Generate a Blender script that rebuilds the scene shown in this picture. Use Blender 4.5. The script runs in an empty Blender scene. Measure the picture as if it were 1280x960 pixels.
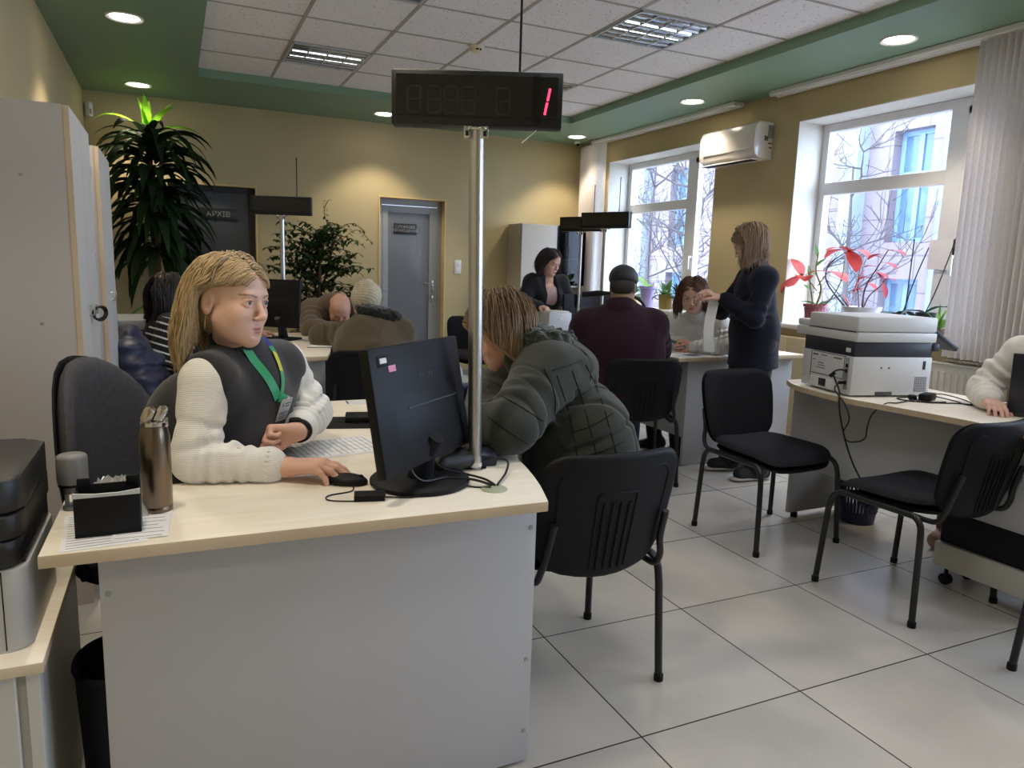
import bpy, bmesh, math, random
import numpy as np
from math import sin, cos, pi, radians, sqrt, atan2
from mathutils import Vector, Matrix, Euler
SC = bpy.context.scene
COL = SC.collection
rnd = random.Random(7)

def s2l(c):
    return tuple((x/12.92 if x <= .04045 else ((x+.055)/1.055)**2.4) for x in c)
def rgb(r, g, b):
    return s2l((r/255, g/255, b/255)) + (1,)

# ------------------------------------------------------------------ materials
_M = {}
def mat(name, col, rough=.55, metal=0., var=.06, vscale=6., bump=0., bscale=120., spec=.5, stretch=None, coat=0., bdist=.002, trans=0., emit=None, estr=0., attr=None, sheen=0., wave=None):
    """principled material with a little procedural colour variation and bump"""
    if name in _M: return _M[name]
    m = bpy.data.materials.new(name); m.use_nodes = True
    nt = m.node_tree; N = nt.nodes; L = nt.links
    b = N['Principled BSDF']
    b.inputs['Roughness'].default_value = rough; b.inputs['Metallic'].default_value = metal
    b.inputs['Specular IOR Level'].default_value = spec
    b.inputs['Coat Weight'].default_value = coat
    b.inputs['Sheen Weight'].default_value = sheen
    if trans: b.inputs['Transmission Weight'].default_value = trans
    tc = N.new('ShaderNodeTexCoord'); mp = N.new('ShaderNodeMapping')
    L.new(tc.outputs['Object'], mp.inputs['Vector'])
    if stretch: mp.inputs['Scale'].default_value = stretch
    if attr:
        at = N.new('ShaderNodeVertexColor'); at.layer_name = attr
        src = at.outputs['Color']
    else:
        rg = N.new('ShaderNodeRGB'); rg.outputs[0].default_value = col; src = rg.outputs[0]
    if var > 0:
        nz = N.new('ShaderNodeTexNoise'); nz.inputs['Scale'].default_value = vscale; nz.inputs['Detail'].default_value = 4
        L.new(mp.outputs[0], nz.inputs['Vector'])
        mr = N.new('ShaderNodeMapRange'); mr.inputs['From Min'].default_value = .3; mr.inputs['From Max'].default_value = .7
        mr.inputs['To Min'].default_value = 1-var; mr.inputs['To Max'].default_value = 1+var
        L.new(nz.outputs['Fac'], mr.inputs['Value'])
        hs = N.new('ShaderNodeHueSaturation'); L.new(src, hs.inputs['Color']); L.new(mr.outputs[0], hs.inputs['Value'])
        src = hs.outputs['Color']
    L.new(src, b.inputs['Base Color'])
    if bump > 0:
        if wave:
            n2 = N.new('ShaderNodeTexWave'); n2.inputs['Scale'].default_value = wave; n2.inputs['Distortion'].default_value = .6
            n2.bands_direction = 'Z'
        else:
            n2 = N.new('ShaderNodeTexNoise'); n2.inputs['Scale'].default_value = bscale; n2.inputs['Detail'].default_value = 3
        L.new(mp.outputs[0], n2.inputs['Vector'])
        bp = N.new('ShaderNodeBump'); bp.inputs['Strength'].default_value = bump; bp.inputs['Distance'].default_value = bdist
        L.new(n2.outputs['Fac'], bp.inputs['Height']); L.new(bp.outputs[0], b.inputs['Normal'])
    if emit:
        b.inputs['Emission Color'].default_value = emit; b.inputs['Emission Strength'].default_value = estr
    _M[name] = m
    return m

# ------------------------------------------------------------------ linking, tagging
def link(o):
    COL.objects.link(o); return o
def tag(o, label=None, cat=None, group=None, kind=None):
    if label: o['label'] = label
    if cat: o['category'] = cat
    if group: o['group'] = group
    if kind: o['kind'] = kind
    return o
def thing(name, label, cat, loc=(0, 0, 0), rotz=0., group=None):
    o = bpy.data.objects.new(name, None); link(o)
    o.location = loc; o.rotation_euler = (0, 0, rotz)
    o.empty_display_size = .05
    return tag(o, label, cat, group)
def wm(o):
    m = o.matrix_basis.copy()
    return wm(o.parent) @ o.matrix_parent_inverse @ m if o.parent is not None else m
def attach(o, parent, local=False):
    """local=True: the part was built in its thing's own frame"""
    if parent is not None:
        o.parent = parent
        if not local: o.matrix_parent_inverse = wm(parent).inverted()
    return o

class G:
    """collects geometry for ONE mesh"""
    def __init__(s): s.bm = bmesh.new()
    def box(s, x0, x1, y0, y1, z0, z1, bev=0., seg=2, M=None):
        r = bmesh.ops.create_cube(s.bm, size=1.)
        vs = r['verts']
        for v in vs:
            v.co = Vector((x0+(v.co.x+.5)*(x1-x0), y0+(v.co.y+.5)*(y1-y0), z0+(v.co.z+.5)*(z1-z0)))
        if bev > 0:
            es = list({e for v in vs for e in v.link_edges})
            r2 = bmesh.ops.bevel(s.bm, geom=es, offset=bev, segments=seg, profile=.5, affect='EDGES')
            vs = list({v for f in r2['faces'] for v in f.verts} | {v for v in vs if v.is_valid})
        if M is not None:
            for v in vs: v.co = M @ v.co
        return s
    def cbox(s, c, size, rz=0., bev=0., rx=0., ry=0., seg=2):
        M = Matrix.Translation(c) @ Euler((rx, ry, rz)).to_matrix().to_4x4()
        a, b, d = size[0]/2, size[1]/2, size[2]/2
        return s.box(-a, a, -b, b, -d, d, bev, seg, M)
    def raw(s, verts, faces):
        vv = [s.bm.verts.new(v) for v in verts]
        for f in faces:
            try: s.bm.faces.new([vv[i] for i in f])
            except ValueError: pass
        return s
    def tube(s, path, r, seg=8, cap=True, flat=None):
        P = [Vector(p) for p in path]; n = len(P)
        R = r if isinstance(r, (list, tuple)) else [r]*n
        T = []
        for i in range(n):
            t = P[min(i+1, n-1)]-P[max(i-1, 0)]
            T.append(t.normalized() if t.length > 1e-9 else Vector((0, 0, 1)))
        up = Vector((0, 0, 1)) if abs(T[0].z) < .9 else Vector((1, 0, 0))
        u = T[0].cross(up).normalized(); rings = []
        for i in range(n):
            u = (u-T[i]*u.dot(T[i]))
            u = u.normalized() if u.length > 1e-6 else T[i].orthogonal().normalized()
            w = T[i].cross(u)
            f = flat if flat else 1.
            rings.append([s.bm.verts.new(P[i]+(u*cos(2*pi*k/seg)+w*(sin(2*pi*k/seg)*f))*R[i]) for k in range(seg)])
        for i in range(n-1):
            for k in range(seg):
                s.bm.faces.new((rings[i][k], rings[i][(k+1) % seg], rings[i+1][(k+1) % seg], rings[i+1][k]))
        if cap:
            s.bm.faces.new(rings[0][::-1]); s.bm.faces.new(rings[-1])
        return s
    def lathe(s, prof, c=(0, 0, 0), seg=24, M=None, sx=1., sy=1.):
        c = Vector(c); rings = []
        for (r, z) in prof:
            rings.append([Vector((r*sx*cos(2*pi*k/seg), r*sy*sin(2*pi*k/seg), z)) for k in range(seg)])
        vr = []
        for rg in rings:
            vr.append([s.bm.verts.new((M @ v if M is not None else v)+c) for v in rg])
        for i in range(len(vr)-1):
            for k in range(seg):
                s.bm.faces.new((vr[i][k], vr[i][(k+1) % seg], vr[i+1][(k+1) % seg], vr[i+1][k]))
        if prof[0][0] > 1e-6: s.bm.faces.new(vr[0][::-1])
        if prof[-1][0] > 1e-6: s.bm.faces.new(vr[-1])
        return s
    def prism(s, pts, z0, z1, bev=0., M=None):
        n = len(pts)
        a = [s.bm.verts.new((p[0], p[1], z0)) for p in pts]; b = [s.bm.verts.new((p[0], p[1], z1)) for p in pts]
        fs = [s.bm.faces.new(a[::-1]), s.bm.faces.new(b)]
        for i in range(n): fs.append(s.bm.faces.new((a[i], a[(i+1) % n], b[(i+1) % n], b[i])))
        vs = a+b
        if bev > 0:
            es = [e for f in fs[:2] for e in f.edges]
            r2 = bmesh.ops.bevel(s.bm, geom=list(set(es)), offset=bev, segments=2, profile=.5, affect='EDGES')
            vs = list({v for f in r2['faces'] for v in f.verts} | {v for v in vs if v.is_valid})
        if M is not None:
            for v in vs: v.co = M @ v.co
        return s
    def ball(s, c, r, M=None, u=16, v=10):
        rr = r if isinstance(r, (tuple, list)) else (r, r, r)
        q = bmesh.ops.create_uvsphere(s.bm, u_segments=u, v_segments=v, radius=1.)
        for x in q['verts']:
            p = Vector((x.co.x*rr[0], x.co.y*rr[1], x.co.z*rr[2]))
            x.co = (M @ p if M is not None else p)+Vector(c)
        return s
    def pad(s, w, h, rc, t, fn, edge=.35, rings=7, nc=7, tb=None):
        """rounded rectangular cushion w x h, thickness t, mapped by fn(u,v,n)"""
        out = []
        for (cx, cy, a0) in ((w/2-rc, h/2-rc, 0), (-w/2+rc, h/2-rc, 90), (-w/2+rc, -h/2+rc, 180), (w/2-rc, -h/2+rc, 270)):
            for k in range(nc):
                a = radians(a0+90*k/(nc-1)); out.append((cx+rc*cos(a), cy+rc*sin(a)))
        # extra points on the straight edges
        dense = []
        for i in range(len(out)):
            p, q = out[i], out[(i+1) % len(out)]
            d = math.dist(p, q); m = max(1, int(d/.05))
            for k in range(m): dense.append((p[0]+(q[0]-p[0])*k/m, p[1]+(q[1]-p[1])*k/m))
        n = len(dense)
        S = [1-edge*(1-cos(pi/2*k/4)) for k in range(5)] if False else None
        sc = [(1-edge*(1-cos(pi/2*k/4)), sin(pi/2*k/4)) for k in range(5)]
        s0 = sc[-1][0]
        sc += [(s0*(1-k/rings), 1.) for k in range(1, rings)]
        def ring(sg, sn): return [s.bm.verts.new(fn(x*sg, y*sg, sn)) for x, y in dense]
        tb = t if tb is None else tb
        top = [ring(a, t/2*b) for a, b in sc]; bot = [top[0]]+[ring(a, -tb/2*b) for a, b in sc[1:]]
        ct, cb = s.bm.verts.new(fn(0, 0, t/2)), s.bm.verts.new(fn(0, 0, -tb/2))
        for R, c, fl in ((top, ct, 0), (bot, cb, 1)):
            for i in range(len(R)-1):
                for k in range(n):
                    f = (R[i][k], R[i][(k+1) % n], R[i+1][(k+1) % n], R[i+1][k])
                    s.bm.faces.new(f[::-1] if fl else f)
            for k in range(n):
                f = (R[-1][k], R[-1][(k+1) % n], c); s.bm.faces.new(f[::-1] if fl else f)
        return s
    def obj(s, name, m, parent=None, local=False, smooth=True, ang=40., recalc=True):
        if recalc: bmesh.ops.recalc_face_normals(s.bm, faces=s.bm.faces)
        me = bpy.data.meshes.new(name); s.bm.to_mesh(me); s.bm.free()
        me.materials.append(m)
        if smooth:
            me.polygons.foreach_set('use_smooth', [True]*len(me.polygons))
            try: me.set_sharp_from_angle(angle=radians(ang))
            except Exception: pass
        o = bpy.data.objects.new(name, me); link(o)
        return attach(o, parent, local)

def copy_tree(o, parent=None):
    c = o.copy(); COL.objects.link(c)
    if parent is not None: c.parent = parent
    for ch in list(o.children): copy_tree(ch, c)
    return c
def struct(o): o['kind'] = 'structure'; return o
def arc(c, r, a0, a1, n, z=None):
    return [(c[0]+r*cos(radians(a0+(a1-a0)*k/n)), c[1]+r*sin(radians(a0+(a1-a0)*k/n))) for k in range(n+1)]
def bez(P, n=24):
    """smooth Catmull-Rom through points"""
    P = [Vector(p) for p in P]; Q = [2*P[0]-P[1]]+P+[2*P[-1]-P[-2]]; out = []
    m = len(P)-1; per = max(2, n//m)
    for i in range(m):
        p0, p1, p2, p3 = Q[i:i+4]
        for k in range(per):
            t = k/per
            out.append(.5*((2*p1)+(p2-p0)*t+(2*p0-5*p1+4*p2-p3)*t*t+(3*p1-p0-3*p2+p3)*t**3))
    out.append(P[-1]); return out
_tn = {}
def text(name, body, size, loc, rot, m, parent=None, ext=.0006, align='CENTER', sx=1.):
    cu = bpy.data.curves.new(name, 'FONT'); cu.body = body; cu.size = size; cu.align_x = align; cu.align_y = 'CENTER'; cu.extrude = ext
    tmp = bpy.data.objects.new(name, cu); link(tmp)
    dg = bpy.context.evaluated_depsgraph_get()
    me = bpy.data.meshes.new_from_object(tmp.evaluated_get(dg))
    bpy.data.objects.remove(tmp); bpy.data.curves.remove(cu)
    me.materials.clear(); me.materials.append(m); me.name = name
    o = bpy.data.objects.new(name, me); link(o)
    o.matrix_basis = Matrix.Translation(loc) @ (rot if isinstance(rot, Matrix) else Euler(rot).to_matrix()).to_4x4() @ Matrix.Diagonal((sx, 1, 1, 1))
    return attach(o, parent)
def frame_rot(x, z):
    """matrix whose columns are x (text direction), y, z (facing)"""
    x = Vector(x).normalized(); z = Vector(z).normalized(); y = z.cross(x).normalized(); z = x.cross(y)
    return Matrix((x, y, z)).transposed()
# ================================================================== ROOM
XL, XR, YB, YF = -.70, 4.68, 8.10, -3.2
ZS, ZC = 2.80, 2.87
M_wall = mat('cream_wall_paint', rgb(186, 170, 130), .8, var=.03, vscale=3, bump=.15, bscale=60)
M_reveal = mat('white_reveal_plaster', rgb(214, 210, 202), .75, var=.02)
M_green = mat('green_soffit_paint', rgb(124, 152, 128), .55, var=.03, vscale=2)
M_pvc = mat('white_window_plastic', rgb(225, 225, 226), .35, var=.01)
M_black = mat('black_plastic', rgb(13, 13, 17), .5, var=.05, spec=.25)
M_blackm = mat('matte_black_plastic', rgb(14, 14, 17), .65, var=.05, spec=.25)
M_white = mat('white_plastic', rgb(222, 222, 220), .4, var=.02)
M_cable = mat('black_cable_rubber', rgb(14, 14, 16), .5, var=0)
M_steel = mat('brushed_steel', rgb(190, 190, 188), .3, metal=1., var=.05, vscale=30, stretch=(1, 1, .05))
M_chrome = mat('chrome', rgb(205, 205, 205), .14, metal=1., var=0)

def tile_floor():
    m = bpy.data.materials.new('large_floor_tiles'); m.use_nodes = True
    nt = m.node_tree; N = nt.nodes; L = nt.links; b = N['Principled BSDF']
    geo = N.new('ShaderNodeNewGeometry'); sp = N.new('ShaderNodeSeparateXYZ'); L.new(geo.outputs['Position'], sp.inputs[0])
    def mth(op, a, v=None):
        n = N.new('ShaderNodeMath'); n.operation = op
        for i, q in enumerate((a, v)):
            if q is None: continue
            if isinstance(q, (int, float)): n.inputs[i].default_value = q
            else: L.new(q, n.inputs[i])
        return n.outputs[0]
    g = []
    for ax, off in (('X', 1.1455), ('Y', 2.1213)):
        u = mth('ADD', sp.outputs[ax], 60-off); u = mth('DIVIDE', u, .6)
        f = mth('FRACT', u); f = mth('SUBTRACT', f, .5); f = mth('ABSOLUTE', f)
        g.append((mth('GREATER_THAN', f, .5-.0045), mth('FLOOR', u)))
    gr = mth('MAXIMUM', g[0][0], g[1][0])
    cb = N.new('ShaderNodeCombineXYZ'); L.new(g[0][1], cb.inputs[0]); L.new(g[1][1], cb.inputs[1])
    wn = N.new('ShaderNodeTexWhiteNoise'); L.new(cb.outputs[0], wn.inputs['Vector'])
    nz = N.new('ShaderNodeTexNoise'); nz.inputs['Scale'].default_value = 2.2; nz.inputs['Detail'].default_value = 5
    va = N.new('ShaderNodeVectorMath'); va.operation = 'MULTIPLY_ADD'; va.inputs[1].default_value = (3, 3, 3)
    L.new(wn.outputs['Color'], va.inputs[0]); L.new(geo.outputs['Position'], va.inputs[2]); L.new(va.outputs[0], nz.inputs['Vector'])
    cr = N.new('ShaderNodeValToRGB')
    cr.color_ramp.elements[0].position = .3; cr.color_ramp.elements[0].color = rgb(180, 177, 172)
    cr.color_ramp.elements[1].position = .72; cr.color_ramp.elements[1].color = rgb(206, 200, 193)
    L.new(nz.outputs['Fac'], cr.inputs[0])
    fn = N.new('ShaderNodeTexNoise'); fn.inputs['Scale'].default_value = 180; L.new(geo.outputs['Position'], fn.inputs['Vector'])
    mx0 = N.new('ShaderNodeMixRGB'); mx0.blend_type = 'OVERLAY'; mx0.inputs[0].default_value = .12
    L.new(cr.outputs[0], mx0.inputs[1]); L.new(fn.outputs['Fac'], mx0.inputs[2])
    mx = N.new('ShaderNodeMixRGB'); L.new(gr, mx.inputs[0]); L.new(mx0.outputs[0], mx.inputs[1]); mx.inputs[2].default_value = rgb(72, 62, 56)
    L.new(mx.outputs[0], b.inputs['Base Color'])
    r = N.new('ShaderNodeMapRange'); r.inputs['To Min'].default_value = .17; r.inputs['To Max'].default_value = .30
    L.new(nz.outputs['Fac'], r.inputs['Value']); L.new(r.outputs[0], b.inputs['Roughness'])
    bp = N.new('ShaderNodeBump'); bp.inputs['Strength'].default_value = .5; bp.inputs['Distance'].default_value = .002; bp.invert = True
    L.new(gr, bp.inputs['Height']); L.new(bp.outputs[0], b.inputs['Normal'])
    return m
def ceiling_mat():
    m = bpy.data.materials.new('mineral_ceiling_tiles'); m.use_nodes = True
    nt = m.node_tree; N = nt.nodes; L = nt.links; b = N['Principled BSDF']; b.inputs['Roughness'].default_value = .9
    geo = N.new('ShaderNodeNewGeometry')
    v = N.new('ShaderNodeTexVoronoi'); v.inputs['Scale'].default_value = 34; L.new(geo.outputs['Position'], v.inputs['Vector'])
    nz = N.new('ShaderNodeTexNoise'); nz.inputs['Scale'].default_value = 60; nz.inputs['Detail'].default_value = 3; L.new(geo.outputs['Position'], nz.inputs['Vector'])
    a = N.new('ShaderNodeMath'); a.operation = 'MULTIPLY'; a.inputs[1].default_value = .45; L.new(nz.outputs['Fac'], a.inputs[0])
    c = N.new('ShaderNodeMath'); c.operation = 'LESS_THAN'; L.new(v.outputs['Distance'], c.inputs[0]); L.new(a.outputs[0], c.inputs[1])
    d = N.new('ShaderNodeMath'); d.operation = 'MULTIPLY'; d.inputs[1].default_value = .55; L.new(c.outputs[0], d.inputs[0])
    wn = N.new('ShaderNodeMath'); wn.operation = 'GREATER_THAN'; wn.inputs[1].default_value = .45
    sep = N.new('ShaderNodeSeparateColor'); L.new(v.outputs['Color'], sep.inputs[0]); L.new(sep.outputs[0], wn.inputs[0])
    e = N.new('ShaderNodeMath'); e.operation = 'MULTIPLY'; L.new(d.outputs[0], e.inputs[0]); L.new(wn.outputs[0], e.inputs[1])
    mx = N.new('ShaderNodeMixRGB'); L.new(e.outputs[0], mx.inputs[0]); mx.inputs[1].default_value = rgb(242, 240, 243); mx.inputs[2].default_value = rgb(158, 152, 148)
    L.new(mx.outputs[0], b.inputs['Base Color'])
    bp = N.new('ShaderNodeBump'); bp.inputs['Strength'].default_value = .3; bp.inputs['Distance'].default_value = .003; bp.invert = True
    L.new(c.outputs[0], bp.inputs['Height']); L.new(bp.outputs[0], b.inputs['Normal'])
    return m
M_floor = tile_floor(); M_ceil = ceiling_mat()
M_grid = mat('ceiling_grid_metal', rgb(170, 166, 162), .5, var=0)

struct(G().box(XL-.1, XR+.45, YF-.1, YB+.2, -.1, 0).obj('floor', M_floor, smooth=False))
# suspended ceiling field and the lowered green border around it
RX0, RX1, RY0, RY1 = .245, 3.845, -2.0, 6.98
struct(G().box(RX0-.02, RX1+.02, RY0-.02, RY1+.02, ZC, ZC+.05).obj('ceiling', M_ceil, smooth=False))
g = G()
for k in range(7):
    x = RX0+.6*k; g.box(x-.012, x+.012, RY0, RY1, ZC-.004, ZC+.002)
y = RY1-.6
while y > RY0:
    g.box(RX0, RX1, y-.009, y+.009, ZC-.004, ZC+.002); y -= .6
struct(g.obj('trim_1', M_grid, smooth=False))
g = G()
for a in ((XL, RX0, YF, YB), (RX1, XR, YF, YB), (RX0, RX1, RY1, YB), (RX0, RX1, YF, RY0)):
    g.box(a[0], a[1], a[2], a[3], ZS, ZC+.12)
struct(g.obj('ceiling_border', M_green, smooth=False))
struct(G().box(XL-.1, XR+.45, YF-.1, YB+.2, ZC+.12, ZC+.2).obj('ceiling_slab', M_wall, smooth=False))
struct(G().box(XL-.12, XL, YF-.1, YB+.2, 0, ZC+.15).obj('wall_left', M_wall, smooth=False))
struct(G().box(XL, XR, YF-.12, YF, 0, ZC+.15).obj('wall_front', M_wall, smooth=False))
# back wall with two door openings
D1, D2 = (-.02, .80), (2.10, 2.86)    # door openings along x
DH1, DH2 = 2.02, 2.02
g = G()
for a, b, z0, z1 in ((XL-.1, D1[0], 0, 3.), (D1[1], D2[0], 0, 3.), (D2[1], XR+.45, 0, 3.), (D1[0], D1[1], DH1, 3.), (D2[0], D2[1], DH2, 3.)):
    g.box(a, b, YB, YB+.2, z0, z1)
struct(g.obj('wall_back', M_wall, smooth=False))
# window wall
WIN = [(5.64, 7.52), (2.77, 4.65), (-.10, 1.78), (-2.95, -1.07)]  # last two are unseen windows, added behind the camera for more daylight
WZ0, WZ1, WXO = .90, 2.54, 5.10
g = G(); e = YB+.2
for (a, b) in WIN:
    g.box(XR, WXO, b, e, 0, 3.); g.box(XR, WXO, a, b, 0, WZ0-.04); g.box(XR, WXO, a, b, WZ1, 3.); e = a
g.box(XR, WXO, YF-.1, e, 0, 3.)
struct(g.obj('wall_right', M_wall, smooth=False))
def glass_mat(name='window_glass', tint=(.93, .97, .98, 1), refl=.06):
    m = bpy.data.materials.new(name); m.use_nodes = True; nt = m.node_tree; N = nt.nodes; L = nt.links
    N.remove(N['Principled BSDF']); o = N['Material Output']
    t = N.new('ShaderNodeBsdfTransparent'); t.inputs[0].default_value = tint
    gl = N.new('ShaderNodeBsdfGlossy'); gl.inputs['Roughness'].default_value = .03
    lw = N.new('ShaderNodeLayerWeight'); lw.inputs[0].default_value = .5
    pw = N.new('ShaderNodeMath'); pw.operation = 'POWER'; pw.inputs[1].default_value = 5; L.new(lw.outputs['Facing'], pw.inputs[0])
    ml = N.new('ShaderNodeMath'); ml.operation = 'MULTIPLY_ADD'; ml.inputs[1].default_value = .5; ml.inputs[2].default_value = .02; L.new(pw.outputs[0], ml.inputs[0])
    mx = N.new('ShaderNodeMixShader'); L.new(ml.outputs[0], mx.inputs[0]); L.new(t.outputs[0], mx.inputs[1]); L.new(gl.outputs[0], mx.inputs[2])
    L.new(mx.outputs[0], o.inputs[0]); return m
M_glass = glass_mat()
M_sill = mat('white_window_sill', rgb(222, 220, 216), .4, var=.02)
for i, (a, b) in enumerate(WIN):
    fx0, fx1 = 4.95, 5.02
    # plaster lining of the opening
    g = G(); t = .006
    g.box(XR-.001, fx1, b-t, b, WZ0, WZ1); g.box(XR-.001, fx1, a, a+t, WZ0, WZ1); g.box(XR-.001, fx1, a+t, b-t, WZ1-t, WZ1)
    struct(g.obj('trim_%d' % (10+i), M_reveal, smooth=False))
    g = G()
    z0, z1 = WZ0, WZ1-t
    y0, y1 = a+t, b-t
    ml, mr = b-1.25, b-1.12         # mullion between the wide fixed light and the opening sash
    def bar(p, q, r, s_, d=0): g.box(fx0+d, fx1-d, p, q, r, s_, .004)
    bar(y0, y0+.065, z0, z1); bar(y1-.065, y1, z0, z1); bar(y0+.060, y1-.060, z0+.001, z0+.075, .0012); bar(y0+.060, y1-.060, z1-.065, z1-.001, .0012)
    bar(ml, mr, z0+.07, z1-.06, .0024); bar(mr-.004, y1-.060, 1.965, 2.065, .0036)
    # sash frame of the narrow light
    for q in ((y0+.065, y0+.12, z0+.075, z1-.065), (ml-.055, ml, z0+.075, z1-.065), (y0+.065, ml, z0+.075, z0+.13), (y0+.065, ml, z1-.12, z1-.065)):
        g.box(fx0-.012, fx1-.01, *q, .005)
    w = struct(g.obj('window_%d' % (i+1), M_pvc, smooth=False))
    p = G().box(4.985, 4.989, y0+.03, y1-.03, z0+.03, z1-.03).obj('window_pane', M_glass, w, smooth=False)
    G().box(fx0-.05, fx0-.012, ml-.04, ml-.015, 1.45, 1.47, .004).box(fx0-.055, fx0-.042, ml-.04, ml-.015, 1.33, 1.47, .004).obj('handle', M_white, w)
    G().box(4.625, fx0+.01, a-.06, b+.06, WZ0-.04, WZ0, .008).obj('sill', M_sill, w)
    # blind rail on the green border
    r = G().box(4.54, 4.66, a-.35, b+.22, ZS-.035, ZS-.001, .005).box(4.555, 4.57, a-.35, b+.22, ZS-.042, ZS-.03).box(4.63, 4.645, a-.35, b+.22, ZS-.042, ZS-.03)
    r = r.obj('blind_rail', M_white, smooth=False)
    if i < 2: tag(r, ['white blind rail on the green ceiling border over the far window', 'white blind rail on the green ceiling border over the near window'][i], 'rail')
    else: tag(r, 'white blind rail over an added unseen window behind the camera', 'rail', 'blind rails behind the camera')
# doors
M_dgrey = mat('dark_grey_door_paint', rgb(74, 76, 80), .5, var=.03)
M_alu = mat('light_grey_door_frame', rgb(150, 153, 156), .4, var=.02)
M_jamb = mat('cream_door_reveal', rgb(214, 186, 130), .7, var=.02)
g = G().box(D1[0]+.05, D1[1]-.05, YB+.10, YB+.145, .01, DH1-.05)
dr = struct(g.obj('door_1', M_dgrey, smooth=False))
G().box(D1[0], D1[0]+.06, YB+.08, YB+.16, 0, DH1, .004).box(D1[1]-.06, D1[1], YB+.08, YB+.16, 0, DH1, .004).box(D1[0]+.06, D1[1]-.06, YB+.0805, YB+.16, DH1-.06, DH1, .004).obj('door_frame', mat('black_door_frame', rgb(40, 40, 44), .5), dr, smooth=False)
M_sign = mat('dark_sign_plate', rgb(38, 39, 42), .35)
M_signtxt = mat('pale_sign_lettering', rgb(150, 150, 146), .5, var=0)
sp = tag(G().box(.27, .62, YB+.088, YB+.099, 1.68, 1.80, .003).obj('door_sign', M_sign), 'dark name plate with pale lettering on the dark grey door', 'sign')
text('lettering', 'АРХІВ', .075, (.445, YB+.087, 1.74), frame_rot((1, 0, 0), (0, -1, 0)), M_signtxt, sp)
# glazed door: frame, pane, hardware
g = G()
for q in ((D2[0], D2[0]+.055, 0, DH2), (D2[1]-.055, D2[1], 0, DH2), (D2[0]+.055, D2[1]-.055, DH2-.07, DH2)): g.box(q[0], q[1], YB+.10, YB+.18, q[2], q[3], .004)
dr = struct(g.obj('door_2', M_alu, smooth=False))
g = G()
for q in ((D2[0]+.058, D2[0]+.12, .01, DH2-.075), (D2[1]-.15, D2[1]-.06, .01, DH2-.075), (D2[0]+.12, D2[1]-.15, DH2-.15, DH2-.0755), (D2[0]+.12, D2[1]-.15, .0105, .16)): g.box(q[0], q[1], YB+.095, YB+.15, q[2], q[3], .004)
g.obj('door_leaf_frame', M_alu, dr, smooth=False)
G().box(D2[0]+.11, D2[1]-.14, YB+.118, YB+.13, .15, DH2-.14).obj('door_pane', mat('grey_frosted_door_glass', rgb(112, 116, 122), .22, var=.06, vscale=1.5, coat=.3), dr, smooth=False)
G().box(D2[1]-.125, D2[1]-.095, YB+.083, YB+.096, .98, 1.12, .004).tube([(D2[1]-.11, YB+.09, 1.08), (D2[1]-.11, YB+.045, 1.08), (D2[1]-.22, YB+.045, 1.08)], .009).box(D2[1]-.125, D2[1]-.095, YB+.083, YB+.096, .86, .94, .004).obj('door_handle', M_steel, dr)
struct(G().box(D2[0]-.012, D2[0]+.002, YB-.012, YB+.1, 0, DH2+.012).box(D2[1]-.002, D2[1]+.012, YB-.012, YB+.1, 0, DH2+.012).box(D2[0]+.002, D2[1]-.002, YB-.0115, YB+.1, DH2-.002, DH2+.0115).obj('trim_20', M_jamb, smooth=False))
struct(G().box(D1[0]-.012, D1[0]+.002, YB-.012, YB+.1, 0, DH1+.012).box(D1[1]-.002, D1[1]+.012, YB-.012, YB+.1, 0, DH1+.012).box(D1[0]+.002, D1[1]-.002, YB-.0115, YB+.1, DH1-.002, DH1+.0115).obj('trim_21', M_jamb, smooth=False))
sp = tag(G().box(2.29, 2.56, YB+.108, YB+.117, 1.63, 1.75, .003).obj('door_sign', M_sign), 'dark name plate with two lines of lettering on the glazed door', 'sign')
text('lettering', 'СЛУЖБОВЕ\nПРИМІЩЕННЯ', .042, (2.425, YB+.107, 1.69), frame_rot((1, 0, 0), (0, -1, 0)), M_signtxt, sp)
struct(G().box(XL, D1[0]-.02, YB-.014, YB, 0, .07).box(D1[1]+.02, D2[0]-.02, YB-.014, YB, 0, .07).box(D2[1]+.02, XR, YB-.014, YB, 0, .07).obj('baseboard_back', mat('grey_baseboard', rgb(150, 146, 138), .5), smooth=False))
# light switches beside the doors
for i, (x, z, lb) in enumerate(((1.28, 1.28, 'white light switch on the back wall behind the ficus'), (3.03, 1.28, 'white light switch on the wall right of the glazed door'))):
    t = thing('light_switch', lb, 'switch', (x, YB, z-.04))
    G().box(x-.04, x+.04, YB-.012, YB, z-.08, z+.08, .004).obj('switch_plate', M_white, t)
    G().box(x-.025, x+.025, YB-.017, YB-.011, z-.06, z-.005, .003).box(x-.025, x+.025, YB-.017, YB-.011, z+.005, z+.06, .003).obj('rocker', M_white, t)
# ================================================================== LAMPS, SKY, OUTSIDE
M_lamp = mat('lit_lamp_glass', (1, .97, .92, 1), .4, var=0, emit=(1, .9, .76, 1), estr=9)
M_ring = mat('white_lamp_ring', rgb(214, 214, 208), .35, var=0)
DL = [(-.22, 7.6, 'round ceiling downlight in the far left corner above the tall dracaena'), (-.22, 5.57, 'round ceiling downlight on the left over the white cabinets'),
      (2.02, 7.6, 'round ceiling downlight on the green border above the glazed door'), (4.27, 7.6, 'round ceiling downlight in the far right corner above the cabinet'),
      (4.25, 5.5, 'round ceiling downlight on the right above the air conditioner'), (4.25, 3.45, 'large round ceiling downlight nearest on the right by the vertical blind'),
      (-.22, 3.5, None), (-.22, 1.45, None), (-.22, -.6, None), (4.25, 1.4, None), (4.25, -.65, None), (2.02, -2.6, None)]  # unlabelled ones are out of view, added along the grid as extra light
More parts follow.
